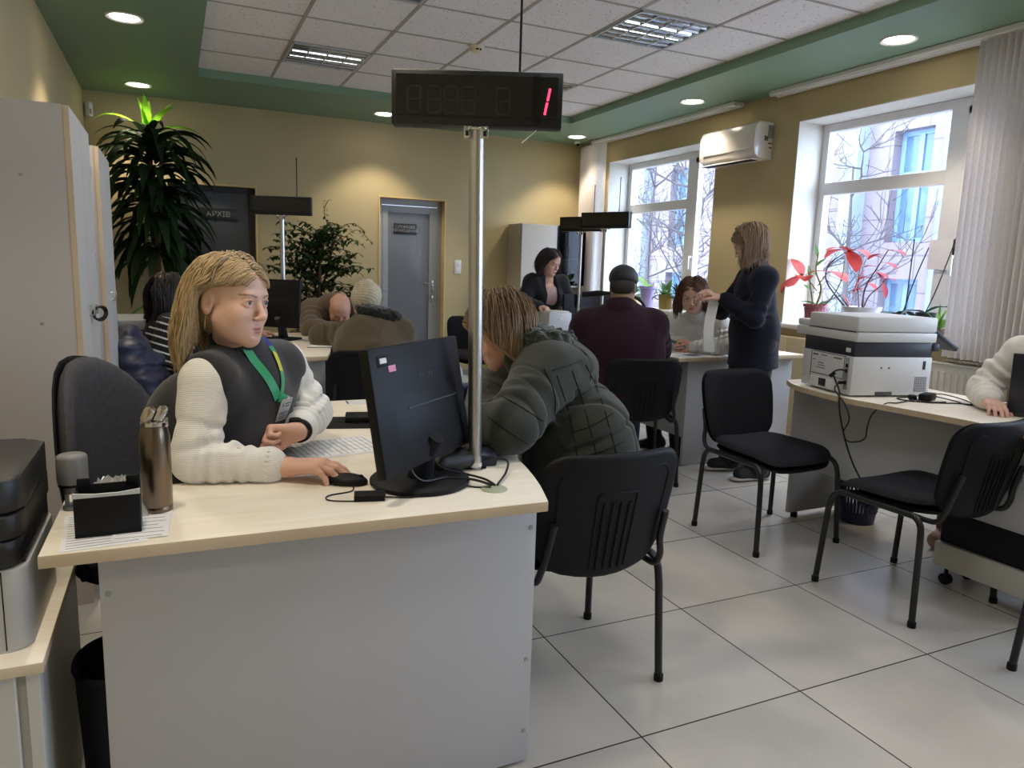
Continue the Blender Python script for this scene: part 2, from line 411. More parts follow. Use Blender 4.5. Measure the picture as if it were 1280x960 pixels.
for x, y, lb in DL:
    t = thing('ceiling_downlight', lb or 'unseen round ceiling downlight added on the green border behind the camera', 'ceiling light', (x, y, ZS), 0, 'round downlights in the green border')
    G().lathe([(.082, 0), (.095, -.002), (.1, -.007), (.108, -.009), (.112, -.004), (.113, 0)], (0, 0, 0), 32).obj('trim_ring', M_ring, t, True)
    G().lathe([(0, -.001), (.05, -.0015), (.086, -.003), (.086, 0)], (0, 0, 0), 28).obj('lamp_glass', M_lamp, t, True)
    ld = bpy.data.lights.new('downlight_beam', 'SPOT'); ld.energy = 36; ld.color = (1, .86, .67); ld.spot_size = radians(104); ld.spot_blend = .45; ld.shadow_soft_size = .075
    lo = bpy.data.objects.new('downlight_beam', ld); link(lo); lo.parent = t; lo.location = (0, 0, -.03)
# louvred fluorescent panels in the tile grid
M_louv = mat('mirror_louvre_aluminium', rgb(200, 205, 212), .16, metal=1., var=0)
M_tube = mat('fluorescent_tube_glint', rgb(235, 240, 245), .3, var=0, emit=(.86, .93, 1, 1), estr=2.5)  # tubes in view are off; this glow imitates bright glints on them
M_can = mat('lamp_housing_white', rgb(196, 200, 204), .4, var=0)
def louvre(cx, cy, lb, power=0.):
    t = thing('louvred_ceiling_light', lb, 'ceiling light', (cx, cy, ZC), 0, 'square louvred ceiling lights')
    a = .29
    g = G()
    for q in ((-a, -a+.012, -a, a), (a-.012, a, -a, a), (-a, a, -a, -a+.012), (-a, a, a-.012, a)): g.box(q[0], q[1], q[2], q[3], -.012, .0)
    g.obj('frame', M_can, t, True, smooth=False)
    g = G()
    for k in range(1, 4):
        u = -a+2*a*k/4
        g.raw([(u-.012, -a, -.001), (u+.012, -a, -.001), (u+.002, -a, -.011), (u-.002, -a, -.011), (u-.012, a, -.001), (u+.012, a, -.001), (u+.002, a, -.011), (u-.002, a, -.011)],
              [(0, 1, 5, 4), (1, 2, 6, 5), (2, 3, 7, 6), (3, 0, 4, 7)])
    for k in range(1, 7):
        u = -a+2*a*k/7
        g.raw([(-a, u-.010, -.001), (-a, u+.010, -.001), (-a, u+.0015, -.011), (-a, u-.0015, -.011), (a, u-.010, -.001), (a, u+.010, -.001), (a, u+.0015, -.011), (a, u-.0015, -.011)],
              [(0, 1, 5, 4), (1, 2, 6, 5), (2, 3, 7, 6), (3, 0, 4, 7)])
    g.obj('louvre', M_louv, t, True, smooth=False)
    g = G()
    for k in range(4): g.tube([(-a+.03, -.21+.14*k, -.004), (a-.03, -.21+.14*k, -.004)], .0035, 6)
    g.obj('tube', M_tube, t, True)
    G().box(-a+.01, a-.01, -a+.01, a-.01, -.0006, 0).obj('reflector', mat('lamp_reflector', rgb(150, 156, 165), .25, metal=1., var=0), t, True, smooth=False)
    if power:
        ld = bpy.data.lights.new('added_panel_fill', 'AREA'); ld.energy = power; ld.size = .54; ld.color = (.93, .96, 1)  # fill light added under the unseen panels only
        lo = bpy.data.objects.new('added_panel_fill', ld); link(lo); lo.parent = t; lo.location = (0, 0, -.02)
LV = [(1.145, 6.08, 'square louvred ceiling light on the far left of the tile field', 0), (2.945, 4.28, 'square louvred ceiling light on the right, largest in view', 0),
      (1.145, 4.28, 'square louvred ceiling light cut off by the top of the picture', 0), (2.945, 6.08, 'square louvred ceiling light half hidden behind the near display board', 0),
      (1.145, 2.48, None, 5), (2.945, 2.48, None, 5), (1.145, .68, None, 5), (2.945, .68, None, 5)]  # last four are unseen and added, lit as fill near the camera
for x, y, lb, p in LV: louvre(x, y, lb or 'unseen square louvred ceiling light above the camera, added as fill', p)
# smoke detector, motion sensor, dome camera
t = thing('smoke_detector', 'small round smoke detector on the ceiling tiles', 'detector', (2.06, 5.20, ZC))
G().lathe([(.0, -.045), (.03, -.045), (.04, -.038), (.045, -.03), (.047, -.012), (.055, -.01), (.055, 0)], (0, 0, 0), 24).obj('housing', mat('ivory_plastic', rgb(222, 214, 186), .45), t, True)
G().box(-.02, -.004, -.052, -.03, -.036, -.028).box(.006, .02, -.052, -.03, -.036, -.028).obj('vent', M_black, t, True)
t = thing('motion_sensor', 'small white motion sensor high in the far left corner', 'sensor', (XL+.05, 8.05, 2.62))
G().cbox((0, 0, .0), (.055, .05, .13), radians(-35), .012).obj('housing', M_white, t, True)
G().cbox((.012, -.022, -.02), (.035, .02, .05), radians(-35), .008).obj('lens', mat('grey_lens', rgb(180, 178, 172), .3), t, True)
t = thing('dome_camera', 'tiny white security camera on the green border near the far right corner', 'camera', (4.45, 7.9, ZS))
G().lathe([(0, -.03), (.025, -.03), (.035, -.02), (.04, 0)], (0, 0, 0), 20).obj('housing', M_white, t, True)
G().ball((0, -.01, -.028), .022).obj('lens', M_black, t, True)

# sky
W = bpy.data.worlds.new('overcast_sky'); SC.world = W; W.use_nodes = True
nt = W.node_tree; N = nt.nodes; L = nt.links; bg = N['Background']
tc = N.new('ShaderNodeTexCoord'); sx = N.new('ShaderNodeSeparateXYZ'); L.new(tc.outputs['Generated'], sx.inputs[0])
cr = N.new('ShaderNodeValToRGB'); L.new(sx.outputs[2], cr.inputs[0])
cr.color_ramp.elements[0].position = .0; cr.color_ramp.elements[0].color = (.52, .61, .82, 1)
cr.color_ramp.elements[1].position = .8; cr.color_ramp.elements[1].color = (.78, .89, 1.12, 1)
L.new(cr.outputs[0], bg.inputs['Color']); bg.inputs['Strength'].default_value = 9.5
for i, (a, b) in enumerate(WIN):
    ld = bpy.data.lights.new('window_daylight', 'AREA'); ld.shape = 'RECTANGLE'; ld.size = WZ1-WZ0; ld.size_y = b-a
    ld.cycles.is_portal = True
    lo = bpy.data.objects.new('window_daylight', ld); link(lo); lo.location = (5.06, (a+b)/2, (WZ0+WZ1)/2); lo.rotation_euler = (0, radians(90), 0)

# building across the yard
def facade():
    m = bpy.data.materials.new('pale_facade_tiles'); m.use_nodes = True
    nt = m.node_tree; N = nt.nodes; L = nt.links; b = N['Principled BSDF']; b.inputs['Roughness'].default_value = .7
    geo = N.new('ShaderNodeNewGeometry'); sp = N.new('ShaderNodeSeparateXYZ'); L.new(geo.outputs['Position'], sp.inputs[0])
    cb = N.new('ShaderNodeCombineXYZ'); L.new(sp.outputs[1], cb.inputs[0]); L.new(sp.outputs[2], cb.inputs[1])
    br = N.new('ShaderNodeTexBrick'); br.offset = 0; br.inputs['Scale'].default_value = 1; br.inputs['Brick Width'].default_value = .62; br.inputs['Row Height'].default_value = .55
    br.inputs['Mortar Size'].default_value = .012; br.inputs['Color1'].default_value = rgb(122, 108, 114); br.inputs['Color2'].default_value = rgb(116, 106, 113); br.inputs['Mortar'].default_value = rgb(92, 82, 86)
    L.new(cb.outputs[0], br.inputs['Vector']); L.new(br.outputs['Color'], b.inputs['Base Color']); return m
FX = 10.0
M_fac = facade()
M_bluew = mat('pale_blue_painted_frame', rgb(112, 138, 170), .5, var=.03)
M_bglass = mat('outside_window_glass', rgb(80, 105, 130), .1, var=.1, vscale=2)
wins = [(7.35, 8.0), (12.6, 13.5)]
g = G(); ys = sorted(wins); y0 = -4.
rows = [(-3.4, -1.8), (-.3, 1.3), (1.85, 3.5)]
e = 4.6
for a, b in ys:
    g.box(FX, FX+.4, e, a, -4, 5.6)
    z = -4
    for r0, r1 in rows: g.box(FX, FX+.4, a, b, z, r0); z = r1
    g.box(FX, FX+.4, a, b, z, 5.6); e = b
g.box(FX, FX+.4, e, 30, -4, 5.6)
fb = thing('building', 'pale tiled building across the yard seen through both windows', 'building', (FX, 8, -4))
g.obj('facade', M_fac, fb, smooth=False)
for a, b in ys:
    for r0, r1 in rows:
        g = G(); m_ = (a+b)/2; t_ = r0+(r1-r0)*.62
        for q, dd in zip(((a, a+.07, r0, r1), (b-.07, b, r0, r1), (m_-.04, m_+.04, r0+.05, r1-.05), (a+.06, b-.06, r0, r0+.07), (a+.06, b-.06, r1-.07, r1), (a+.06, b-.06, t_-.035, t_+.035)), (0, 0, .004, .008, .008, .012)): g.box(FX+.18+dd, FX+.25-dd, *q)
        f = g.obj('window', M_bluew, fb, smooth=False)
        G().box(FX+.21, FX+.215, a, b, r0, r1).obj('pane', M_bglass, f, smooth=False)
for y in (8.57, 14.3): G().box(FX-.25, FX+.01, y-.14, y+.14, -4, 5.6).obj('pilaster', mat('grey_blue_pilaster', rgb(124, 134, 150), .7, var=.05), fb, smooth=False)
for y in (7.05, 11.6):
    g = G().tube([(FX-.1, y, -4), (FX-.1, y, 5.5)], .065, 10)
    for z in (-2, 0.2, 2.4, 4.6): g.lathe([(.075, z-.03), (.08, z), (.075, z+.03)], (FX-.1, y, 0), 10)
    tag(g.obj('drainpipe', M_bluew), 'pale blue drainpipe outside, seen through the near window' if y < 8 else 'pale blue drainpipe outside, seen through the far window', 'pipe')
struct(G().box(5.1, 40, -30, 45, -4.1, -4).obj('ground', mat('yard_ground', rgb(120, 118, 112), .9), smooth=False))
# bare trees in the yard: every one a trunk with branches
M_bark = mat('dark_wet_bark', rgb(66, 60, 62), .8, var=.15, vscale=20)
def bare_tree(base, h, seed, lb, spread=1., nb=9, lean=(0, 0)):
    R = random.Random(seed)
    t = thing('bare_tree', lb, 'tree', base)
    tr = G(); g = G(); top = Vector((lean[0], lean[1], h))
    pts = bez([(0, 0, 0), (top.x*.3+R.uniform(-.1, .1), top.y*.3, h*.35), (top.x*.7, top.y*.7+R.uniform(-.1, .1), h*.7), top], 16)
    tr.tube(pts, [.09*(1-.85*i/(len(pts)-1)) for i in range(len(pts))], 7)
    def grow(p, d, L_, r, lv):
        n = 6; P = [p]; q = Vector(p); dd = Vector(d)
        for k in range(n):
            dd = (dd+Vector((R.uniform(-.3, .3), R.uniform(-.3, .3), R.uniform(-.12, .25)))*.8).normalized()
            q = q+dd*(L_/n); P.append(q.copy())
        g.tube(P, [max(.0048, r*(1-.8*i/n)) for i in range(n+1)], 4, cap=False)
        if lv > 0:
            for k in range(3+lv*2):
                i = R.randint(1, n); a = Vector((R.uniform(-1, 1), R.uniform(-1, 1), R.uniform(-.4, 1))).normalized()
                grow(P[i], (dd*.5+a).normalized(), L_*R.uniform(.35, .7), r*.5, lv-1)
    for k in range(int(nb*1.5)):
        i = R.randint(5, len(pts)-1); a = R.uniform(0, 2*pi)
        grow(pts[i], Vector((cos(a)*.7, sin(a), R.uniform(.1, .9))).normalized(), R.uniform(.9, 1.8)*spread, .022, 2)
    tr.obj('trunk', M_bark, t, True); g.obj('branches', M_bark, t, True)
bare_tree((9.0, 8.35, -4), 7.6, 3, 'bare tree with tangled twigs outside the near window', .9, 11)
bare_tree((8.3, 6.9, -4), 6.8, 11, 'thin bare tree on the right outside the near window', .8, 5, (.2, .5))
bare_tree((8.2, 10.5, -4), 7.2, 5, 'bare spreading tree outside the far window', 1.1, 12)
bare_tree((8.8, 12.4, -4), 7.4, 23, 'second bare tree further back outside the far window', 1., 9)
# ================================================================== FURNITURE
def wood_mat(name, c1, c2, rough=.42, axis=(1, 12, 1)):
    m = bpy.data.materials.new(name); m.use_nodes = True
    nt = m.node_tree; N = nt.nodes; L = nt.links; b = N['Principled BSDF']; b.inputs['Roughness'].default_value = rough
    geo = N.new('ShaderNodeNewGeometry'); mp = N.new('ShaderNodeMapping'); mp.inputs['Scale'].default_value = axis
    L.new(geo.outputs['Position'], mp.inputs[0])
    n = N.new('ShaderNodeTexNoise'); n.inputs['Scale'].default_value = 3.5; n.inputs['Detail'].default_value = 6; n.inputs['Distortion'].default_value = .6
    L.new(mp.outputs[0], n.inputs['Vector'])
    cr = N.new('ShaderNodeValToRGB'); cr.color_ramp.elements[0].position = .36; cr.color_ramp.elements[0].color = c1; cr.color_ramp.elements[1].position = .64; cr.color_ramp.elements[1].color = c2
    L.new(n.outputs['Fac'], cr.inputs[0]); L.new(cr.outputs[0], b.inputs['Base Color'])
    return m
M_birch = wood_mat('pale_birch_laminate', rgb(238, 228, 210), rgb(245, 237, 223))
M_edge = wood_mat('beige_edge_banding', rgb(196, 174, 144), rgb(206, 186, 158), .5)
M_lam = mat('light_grey_laminate', rgb(178, 178, 182), .5, var=.015, vscale=3)
M_lamw = mat('off_white_laminate', rgb(196, 194, 188), .5, var=.015, vscale=3)
M_screw = mat('grey_screw_cap', rgb(150, 150, 150), .4, var=0)

def desktop(name, pts, t, zt=.75, th=.025, parent=None):
    g = G().prism(pts, zt-th, zt, .002)
    o = g.obj('desktop', M_birch, t)
    o.data.materials.append(M_edge)
    for p in o.data.polygons:
        if abs(p.normal.z) < .5: p.material_index = 1
    return o
def caps(pts, t, n):
    for p in pts:
        M = Matrix.Translation(p) @ Vector((0, 0, 1)).rotation_difference(Vector(n)).to_matrix().to_4x4()
        G().lathe([(.0, .002), (.005, .002), (.0062, 0)], (0, 0, 0), 14, M).obj('screw_cap', M_screw, t)
# --- front desk (employee on its left, visitor on its right)
d0 = thing('desk', 'pale birch topped corner desk with grey end panel nearest the camera', 'desk', (.30, 2.1, 0))
inner = bez([(.25, 2.86), (.215, 2.45), (.20, 2.15), (.165, 1.98), (.08, 1.895), (-.05, 1.875), (-.24, 1.87)], 30)
outer = bez([(.783, 1.455), (.835, 1.62), (.878, 1.83), (.905, 2.15), (.915, 2.42), (.95, 2.80), (.945, 2.86)], 24)
poly = [(-.243, 1.485)]+[(p.x, p.y) for p in outer]+[(p.x, p.y) for p in inner]
desktop('desk', poly, d0)
G().box(-.155, .80, 1.545, 1.57, .012, .724, .0015).obj('end_panel', M_lam, d0)
G().box(.70, .72, 1.572, 2.80, .15, .724, .001).obj('modesty_panel', M_lam, d0)
G().box(.30, .92, 2.80, 2.825, .012, .724, .001).obj('side_panel', M_lam, d0)
caps([(.785, 1.545, .655), (.785, 1.545, .30), (-.14, 1.545, .635), (.785, 1.545, .10)], d0, (0, -1, 0))
G().lathe([(0, .003), (.03, .003), (.033, .001), (.033, -.002)], (.70, 1.585, .75), 32).obj('cable_cap', mat('sage_plastic_cap', rgb(170, 176, 150), .5, var=0), d0)

# --- printer cabinet on the left and the tall cabinets
pc = thing('printer_cabinet', 'low grey cabinet with birch top carrying the black and white printer', 'cabinet', (-.48, 1.8, 0))
o = G().box(XL+.002, -.25, 1.505, 2.12, .513, .535, .002).obj('top', M_birch, pc); o.data.materials.append(M_edge)
for p in o.data.polygons:
    if abs(p.normal.z) < .5: p.material_index = 1
G().box(XL+.002, -.285, 1.545, 2.10, .02, .512).obj('body', M_lamw, pc, smooth=False)
G().box(XL+.01, -.30, 1.525, 1.543, .03, .505, .002).obj('door', M_lamw, pc, smooth=False)
G().box(-.284, -.262, 1.53, 2.10, .0, .512, .001).obj('side_panel', M_lamw, pc, smooth=False)
M_tallgrey = mat('warm_grey_laminate', rgb(186, 181, 177), .5, var=.02, vscale=2)
def tall_cabinet(lb, x1, y0, y1, h):
    t = thing('tall_cabinet', lb, 'cabinet', ((XL+x1)/2, (y0+y1)/2, 0))
    G().box(XL+.004, x1-.022, y0, y0+.018, 0, h).box(XL+.004, x1-.022, y1-.018, y1, 0, h).box(XL+.004, XL+.01, y0+.018, y1-.018, 0, h-.02).box(XL+.0045, x1-.0225, y0+.018, y1-.018, h-.02, h-.0005).box(XL+.01, x1-.0225, y0+.018, y1-.018, .06, .08).obj('carcass', M_tallgrey, t, smooth=False)
    G().box(x1-.0215, x1-.019, y0, y0+.018, 0, h).box(x1-.0215, x1-.019, y1-.018, y1, 0, h).obj('edge_band', M_edge, t, smooth=False)
    m = (y0+y1)/2
    for a, b, k in ((y0+.002, m-.002, 1), (m+.002, y1-.002, -1)):
        d = G().box(x1-.018, x1, a, b, .07, h-.002).obj('door', M_lamw, t, smooth=False); d.data.materials.append(M_edge)
        for p in d.data.polygons:
            if abs(p.normal.y) > .5: p.material_index = 1
        y = b-.05 if k == 1 else a+.05
        G().tube([(x1, y, 1.06), (x1+.018, y, 1.062), (x1+.018, y, 1.098), (x1, y, 1.10)], .004).obj('handle', M_steel, d)
    caps([(-.45, y0, 1.55), (-.42, y0, 1.05)], t, (0, -1, 0))
    return t
tall_cabinet('tall grey cabinet nearest the camera along the left wall', -.30, 2.97, 3.62, 1.79)
tall_cabinet('narrower tall grey cabinet behind the nearest one on the left wall', -.30, 4.06, 4.72, 1.80)
t = thing('wall_shelf', 'slim white shelf unit squeezed between the two tall left cabinets', 'shelf', (-.45, 3.84, 0))
G().box(XL+.004, -.33, 3.66, 3.675, 0, 1.70).box(XL+.004, -.33, 4.02, 4.035, 0, 1.70).obj('side', M_lamw, t, smooth=False)
for z in (.08, .5, .92, 1.3, 1.68): G().box(XL+.01, -.33, 3.675, 4.02, z, z+.016).obj('shelf_board', M_lamw, t, smooth=False)
tag(G().tube([(-.272+.018*cos(a), 3.33+.050*cos(a), 1.062+.026*sin(a)) for a in [2*pi*k/20 for k in range(21)]], .0045, 6, cap=False, flat=2.0).obj('hair_tie', mat('black_elastic', rgb(16, 16, 18), .7)), 'black elastic loop hanging on the handle of the nearest tall cabinet', 'hair tie')

# --- multifunction printer, left
M_prb = mat('soft_black_printer_plastic', rgb(30, 29, 29), .45, var=.04)
M_prw = mat('grey_white_printer_plastic', rgb(186, 185, 184), .45, var=.02)
pr0 = thing('printer', 'black topped white laser printer on the low cabinet at the left edge', 'printer', (-.48, 1.74, .535))
x0, x1, y0, y1 = -.69, -.28, 1.565, 1.93
def rr(x0, x1, y0, y1, r, n=6):
    return arc((x1-r, y1-r), r, 0, 90, n)+arc((x0+r, y1-r), r, 90, 180, n)+arc((x0+r, y0+r), r, 180, 270, n)+arc((x1-r, y0+r), r, 270, 360, n)
G().prism(rr(x0, x1+.004, y0, y1, .035), .535, .70, .006).obj('body', M_prw, pr0)
G().box(x0+.02, -.345, y0-.004, y0+.01, .605, .688, .003).obj('paper_drawer', mat('printer_drawer_grey', rgb(178, 176, 175), .45), pr0)
G().box(x0+.02, -.35, y0-.0045, y0+.02, .555, .588, .004).obj('tray_slot', M_black, pr0)
G().box(-.50, -.375, y0-.007, y0+.0, .557, .574, .002).obj('paper_stack', mat('white_paper', rgb(232, 232, 234), .7, var=.01), pr0)
G().box(-.317, -.315, y0-.001, y1-.05, .54, .698).obj('seam', M_blackm, pr0)
G().prism(rr(x0-.002, x1-.002, y0-.004, y1, .04), .702, .757, .012).obj('control_panel', M_prb, pr0)
G().prism(rr(x0-.002, x1+.002, y0, y1, .04), .757, .805, .006).obj('scanner', M_prb, pr0)
G().prism(rr(x0-.002, x1+.002, y0, y1, .045), .806, .874, .012).obj('scanner_lid', M_prb, pr0)
G().box(-.52, -.40, y0-.0055, y0-.002, .722, .735, .001).obj('button', M_prw, pr0)
tag(G().tube([(-.62, 1.62, .879), (-.50, 1.627, .879), (-.415, 1.632, .879)], .0035, 8).obj('pen', mat('lime_plastic', rgb(196, 206, 120), .4, var=0)), 'thin lime pen lying on the black printer lid', 'pen')

# --- things on the front desk
M_paper = mat('white_paper', rgb(232, 232, 234), .7, var=.01)
M_print = mat('printed_grey_ink', rgb(120, 120, 128), .7, var=0)
def sheet(name, lb, c, w, h, rz, lines=12, z=.7505, m=None, cat='paper', th=.0008, group=None, cols=0):
    t = tag(G().cbox((c[0], c[1], z+th/2), (w, h, th), rz).obj(name, m or M_paper, smooth=False), lb, cat, group)
    if lines:
        g = G(); R = Matrix.Translation((c[0], c[1], z+th)) @ Matrix.Rotation(rz, 4, 'Z')
        for k in range(lines):
            y = h*(.44-.88*k/max(1, lines-1)); q = .42 if k % 4 else .30
            g.box(-w*.44, w*(q-.02*(k % 3)), y-.0011, y+.0011, 0, .0002, 0, 2, R)
        for k in range(cols):
            x = -w*.44+w*.88*k/max(1, cols-1); g.box(x-.0005, x+.0005, -h*.44, h*.44, 0, .0002, 0, 2, R)
        g.obj('printed_lines', M_print, t, smooth=False)
    return t
sheet('form', 'white printed form lying on the front desk beside the woman', (.40, 2.115, 0), .21, .297, radians(-82), 16, cols=5)
sheet('paper', 'loose white paper at the left corner of the front desk under the card holder', (-.145, 1.60, 0), .145, .21, radians(4), 14)
sheet('paper', 'second white paper lying under the steel flask on the front desk', (-.075, 1.60, 0), .10, .17, radians(-3), 8, z=.7514)
t = sheet('desk_label', 'small white inventory label stuck to the far edge of the front desk', (.66, 2.80, 0), .15, .07, radians(-4), 4, z=.7503, th=.0004, cat='label')
G().cbox((.60, 2.81, .7509), (.006, .06, .0004), radians(-4)).cbox((.70, 2.79, .7509), (.05, .018, .0004), radians(-4)).obj('barcode', M_black, t, smooth=False)
# flask
fl = thing('flask', 'bronze brushed steel thermos flask on the front desk', 'flask', (-.05, 1.684, .75))
M_bronze = mat('bronze_brushed_steel', rgb(126, 113, 98), .28, metal=1., var=.12, vscale=40, stretch=(1, 1, .02))
G().lathe([(0, 0), (.0295, 0), (.0305, .003), (.0305, .013), (.0298, .014), (.0305, .015), (.031, .14), (.030, .165), (.026, .185), (.024, .19)], (0, 0, 0), 36).obj('body', M_bronze, fl, True)
G().lathe([(.0245, .188), (.027, .19), (.027, .197), (.022, .2)], (0, 0, 0), 28).obj('collar', M_chrome, fl, True)
G().cbox((-.010, 0, .212), (.024, .036, .036), 0, .009, 0, radians(24)).obj('lid', mat('pale_steel_lid', rgb(198, 186, 172), .25, metal=1., var=0), fl, True)
G().cbox((.014, -.004, .214), (.020, .030, .036), 0, .007, 0, radians(28)).cbox((.022, -.002, .195), (.012, .02, .02), 0, .004).obj('lid_lever', M_chrome, fl, True)
# stamp
st = thing('stamp', 'round grey self inking office stamp standing beside the printer', 'stamp', (-.213, 1.76, .75))
M_stg = mat('grey_stamp_plastic', rgb(128, 128, 130), .4, var=.02)
G().lathe([(0, .120), (.024, .120), (.0285, .117), (.030, .112), (.030, .062), (.0285, .058), (.0, .058)], (0, 0, 0), 32).obj('handle', M_stg, st, True)
G().lathe([(.0285, .058), (.0285, .052), (.0, .052)], (0, 0, 0), 28).obj('band', M_black, st, True)
G().lathe([(0, .052), (.019, .052), (.019, .036), (.014, .034), (0, .034)], (0, 0, 0), 24).obj('neck', M_stg, st, True)
for s in (-1, 1): G().cbox((s*.013, 0, .024), (.007, .022, .036), 0, .002).obj('frame_leg', M_stg, st, True)
G().lathe([(0, .009), (.020, .009), (.022, .006), (.022, 0), (0, 0)], (0, 0, 0), 28).obj('base', M_stg, st, True)
# card holder
ch = thing('card_holder', 'black card holder with grey rim standing on papers on the front desk', 'holder', (-.134, 1.58, .7525))
G().cbox((0, -.024, .040), (.114, .004, .080), 0, .001).cbox((0, .03, .045), (.114, .004, .090), 0, .001).cbox((0, 0, .002), (.114, .055, .004)).cbox((-.055, .003, .040), (.004, .055, .080)).cbox((.055, .003, .040), (.004, .055, .080)).obj('box', M_black, ch, True)
G().raw([(-.058, -.0265, .078), (.058, -.0265, .078), (.058, -.0265, .088), (.02, -.0275, .084), (-.02, -.0275, .084), (-.058, -.0265, .088), (-.058, -.021, .078), (.058, -.021, .078), (.058, -.021, .088), (.02, -.021, .084), (-.02, -.021, .084), (-.058, -.021, .088)],
        [(0, 1, 2, 3, 4, 5), (11, 10, 9, 8, 7, 6), (0, 6, 7, 1), (1, 7, 8, 2), (2, 8, 9, 3), (3, 9, 10, 4), (4, 10, 11, 5), (5, 11, 6, 0)]).obj('rim', mat('silver_plastic', rgb(196, 196, 196), .3, var=0), ch, True, smooth=False)
for s in (-1, 1): G().cbox((s*.043, .028, .092), (.024, .006, .022), 0, .002).obj('ear', M_black, ch, True)
# crumpled clear bag
R = random.Random(4); g = G(); nu, nv = 22, 12; V = []
for j in range(nv):
    for i in range(nu):
        u, v = i/(nu-1), j/(nv-1); e = sin(pi*u)*sin(pi*v)
        V.append((-.20+.135*u+R.uniform(-.003, .003), 1.645+.12*v+R.uniform(-.003, .003), .753+.082*e**.6*(.85+.22*sin(u*23+v*9)*cos(v*17+u*5))*R.uniform(.93, 1.07)))
g.raw(V, [(j*nu+i, j*nu+i+1, (j+1)*nu+i+1, (j+1)*nu+i) for j in range(nv-1) for i in range(nu-1)])
m = glass_mat('clear_crumpled_plastic', (.94, .94, .93, 1)); nt_ = m.node_tree; df = nt_.nodes.new('ShaderNodeBsdfDiffuse'); df.inputs[0].default_value = (.8, .8, .8, 1); m2 = nt_.nodes.new('ShaderNodeMixShader'); m2.inputs[0].default_value = .28; nt_.links.new(nt_.nodes['Mix Shader'].outputs[0], m2.inputs[1]); nt_.links.new(df.outputs[0], m2.inputs[2]); nt_.links.new(m2.outputs[0], nt_.nodes['Material Output'].inputs[0]); nt_.nodes['Math.001'].inputs[2].default_value = .22
tag(g.obj('plastic_bag', m, smooth=False), 'crumpled clear plastic bag lying behind the card holder', 'bag')
# tall black bin in the gap beside the printer cabinet
t = thing('waste_bin', 'tall black waste bin in the gap between printer cabinet and front desk', 'bin', (-.12, 1.86, 0))
G().lathe([(0, 0), (.085, 0), (.105, .40), (.112, .41), (.108, .42), (.10, .41), (.082, .02), (0, .02)], (-.145, 1.715, 0), 28, None, .80).obj('body', M_black, t)
# monitor with round foot
def monitor(lb, c, yaw, tilt, w, h, base, stickers=False, foot_r=.125, rnd_foot=True, backlogo=None):
    """c: panel centre; yaw: direction of the panel's width; the screen faces +local y"""
    t = thing('monitor', lb, 'monitor', (base[0], base[1], base[2]))
    R = Matrix.Translation(c) @ Matrix.Rotation(yaw, 4, 'Z') @ Matrix.Rotation(-tilt, 4, 'X')
    g = G().box(-w/2, w/2, -.014, .012, -h/2, h/2, .005, 2, R)
    a, b = w*.5, h*.5
    g.raw([R @ Vector(q) for q in ((-a*.66, -.013, -b*.92), (a*.80, -.013, -b*.92), (a*.80, -.013, b*.25), (-a*.66, -.013, b*.25), (-a*.52, -.024, -b*.75), (a*.70, -.024, -b*.75), (a*.70, -.024, b*.03), (-a*.52, -.024, b*.03))],
          [(4, 5, 6, 7), (0, 1, 5, 4), (1, 2, 6, 5), (2, 3, 7, 6), (3, 0, 4, 7)])
    g.obj('case', M_black, t)
    G().box(-w/2+.014, w/2-.014, .0115, .0125, -h/2+.018, h/2-.014, 0, 2, R).obj('screen', mat('dark_screen', rgb(12, 13, 16), .12, var=0), t, smooth=False)
    bz = base[2]
    p = R @ Vector((0, -.03, -h*.30))
    g = G().tube([(base[0], base[1], bz+.012), (base[0]*.7+p.x*.3, base[1]*.7+p.y*.3, bz+.03+(p.z-bz)*.4), p], [.034, .028, .024], 10)
    g.obj('neck', M_black, t)
    g = G()
    if rnd_foot: g.lathe([(0, 0), (foot_r-.004, 0), (foot_r, .004), (foot_r, .011), (foot_r-.006, .016), (0, .018)], base, 48)
    else: g.cbox((base[0], base[1], bz+.008), (foot_r*2, foot_r*1.5, .014), yaw, .005)
    g.obj('foot', M_black, t)
    if stickers:
        def st_(u, v, ww, hh, m, nm, d=.0): return G().box(u-ww/2, u+ww/2, -.0155-d, -.0138-d, v-hh/2, v+hh/2, 0, 2, R).obj(nm, m, t, smooth=False)
        st_(-a+.050, b-.032, .042, .026, M_blackm, 'dark_label')
        st_(-a+.050, b-.031, .026, .012, M_paper, 'white_sticker', .0018)
        st_(-a+.085, b-.052, .030, .015, mat('pink_paper', rgb(232, 150, 178), .6, var=0), 'pink_sticker')
        G().box(-a*.45, a*.70, -.0262, -.0235, -.004, -.001, 0, 2, R).obj('ridge', mat('grey_edge', rgb(52, 52, 58), .4), t, smooth=False)
        text('lettering', 'PHILIPS', .022, R @ Vector((.02, -.0142, b*.42)), R.to_3x3() @ Matrix.Rotation(radians(90), 3, 'X'), mat('embossed_grey', rgb(44, 44, 48), .4, var=0), t)
    return t
monitor('black monitor seen from behind on the front desk with pink sticker', (.543, 1.698, .958), .7376, .1737, .423, .296, (.545, 1.70, .75), True)
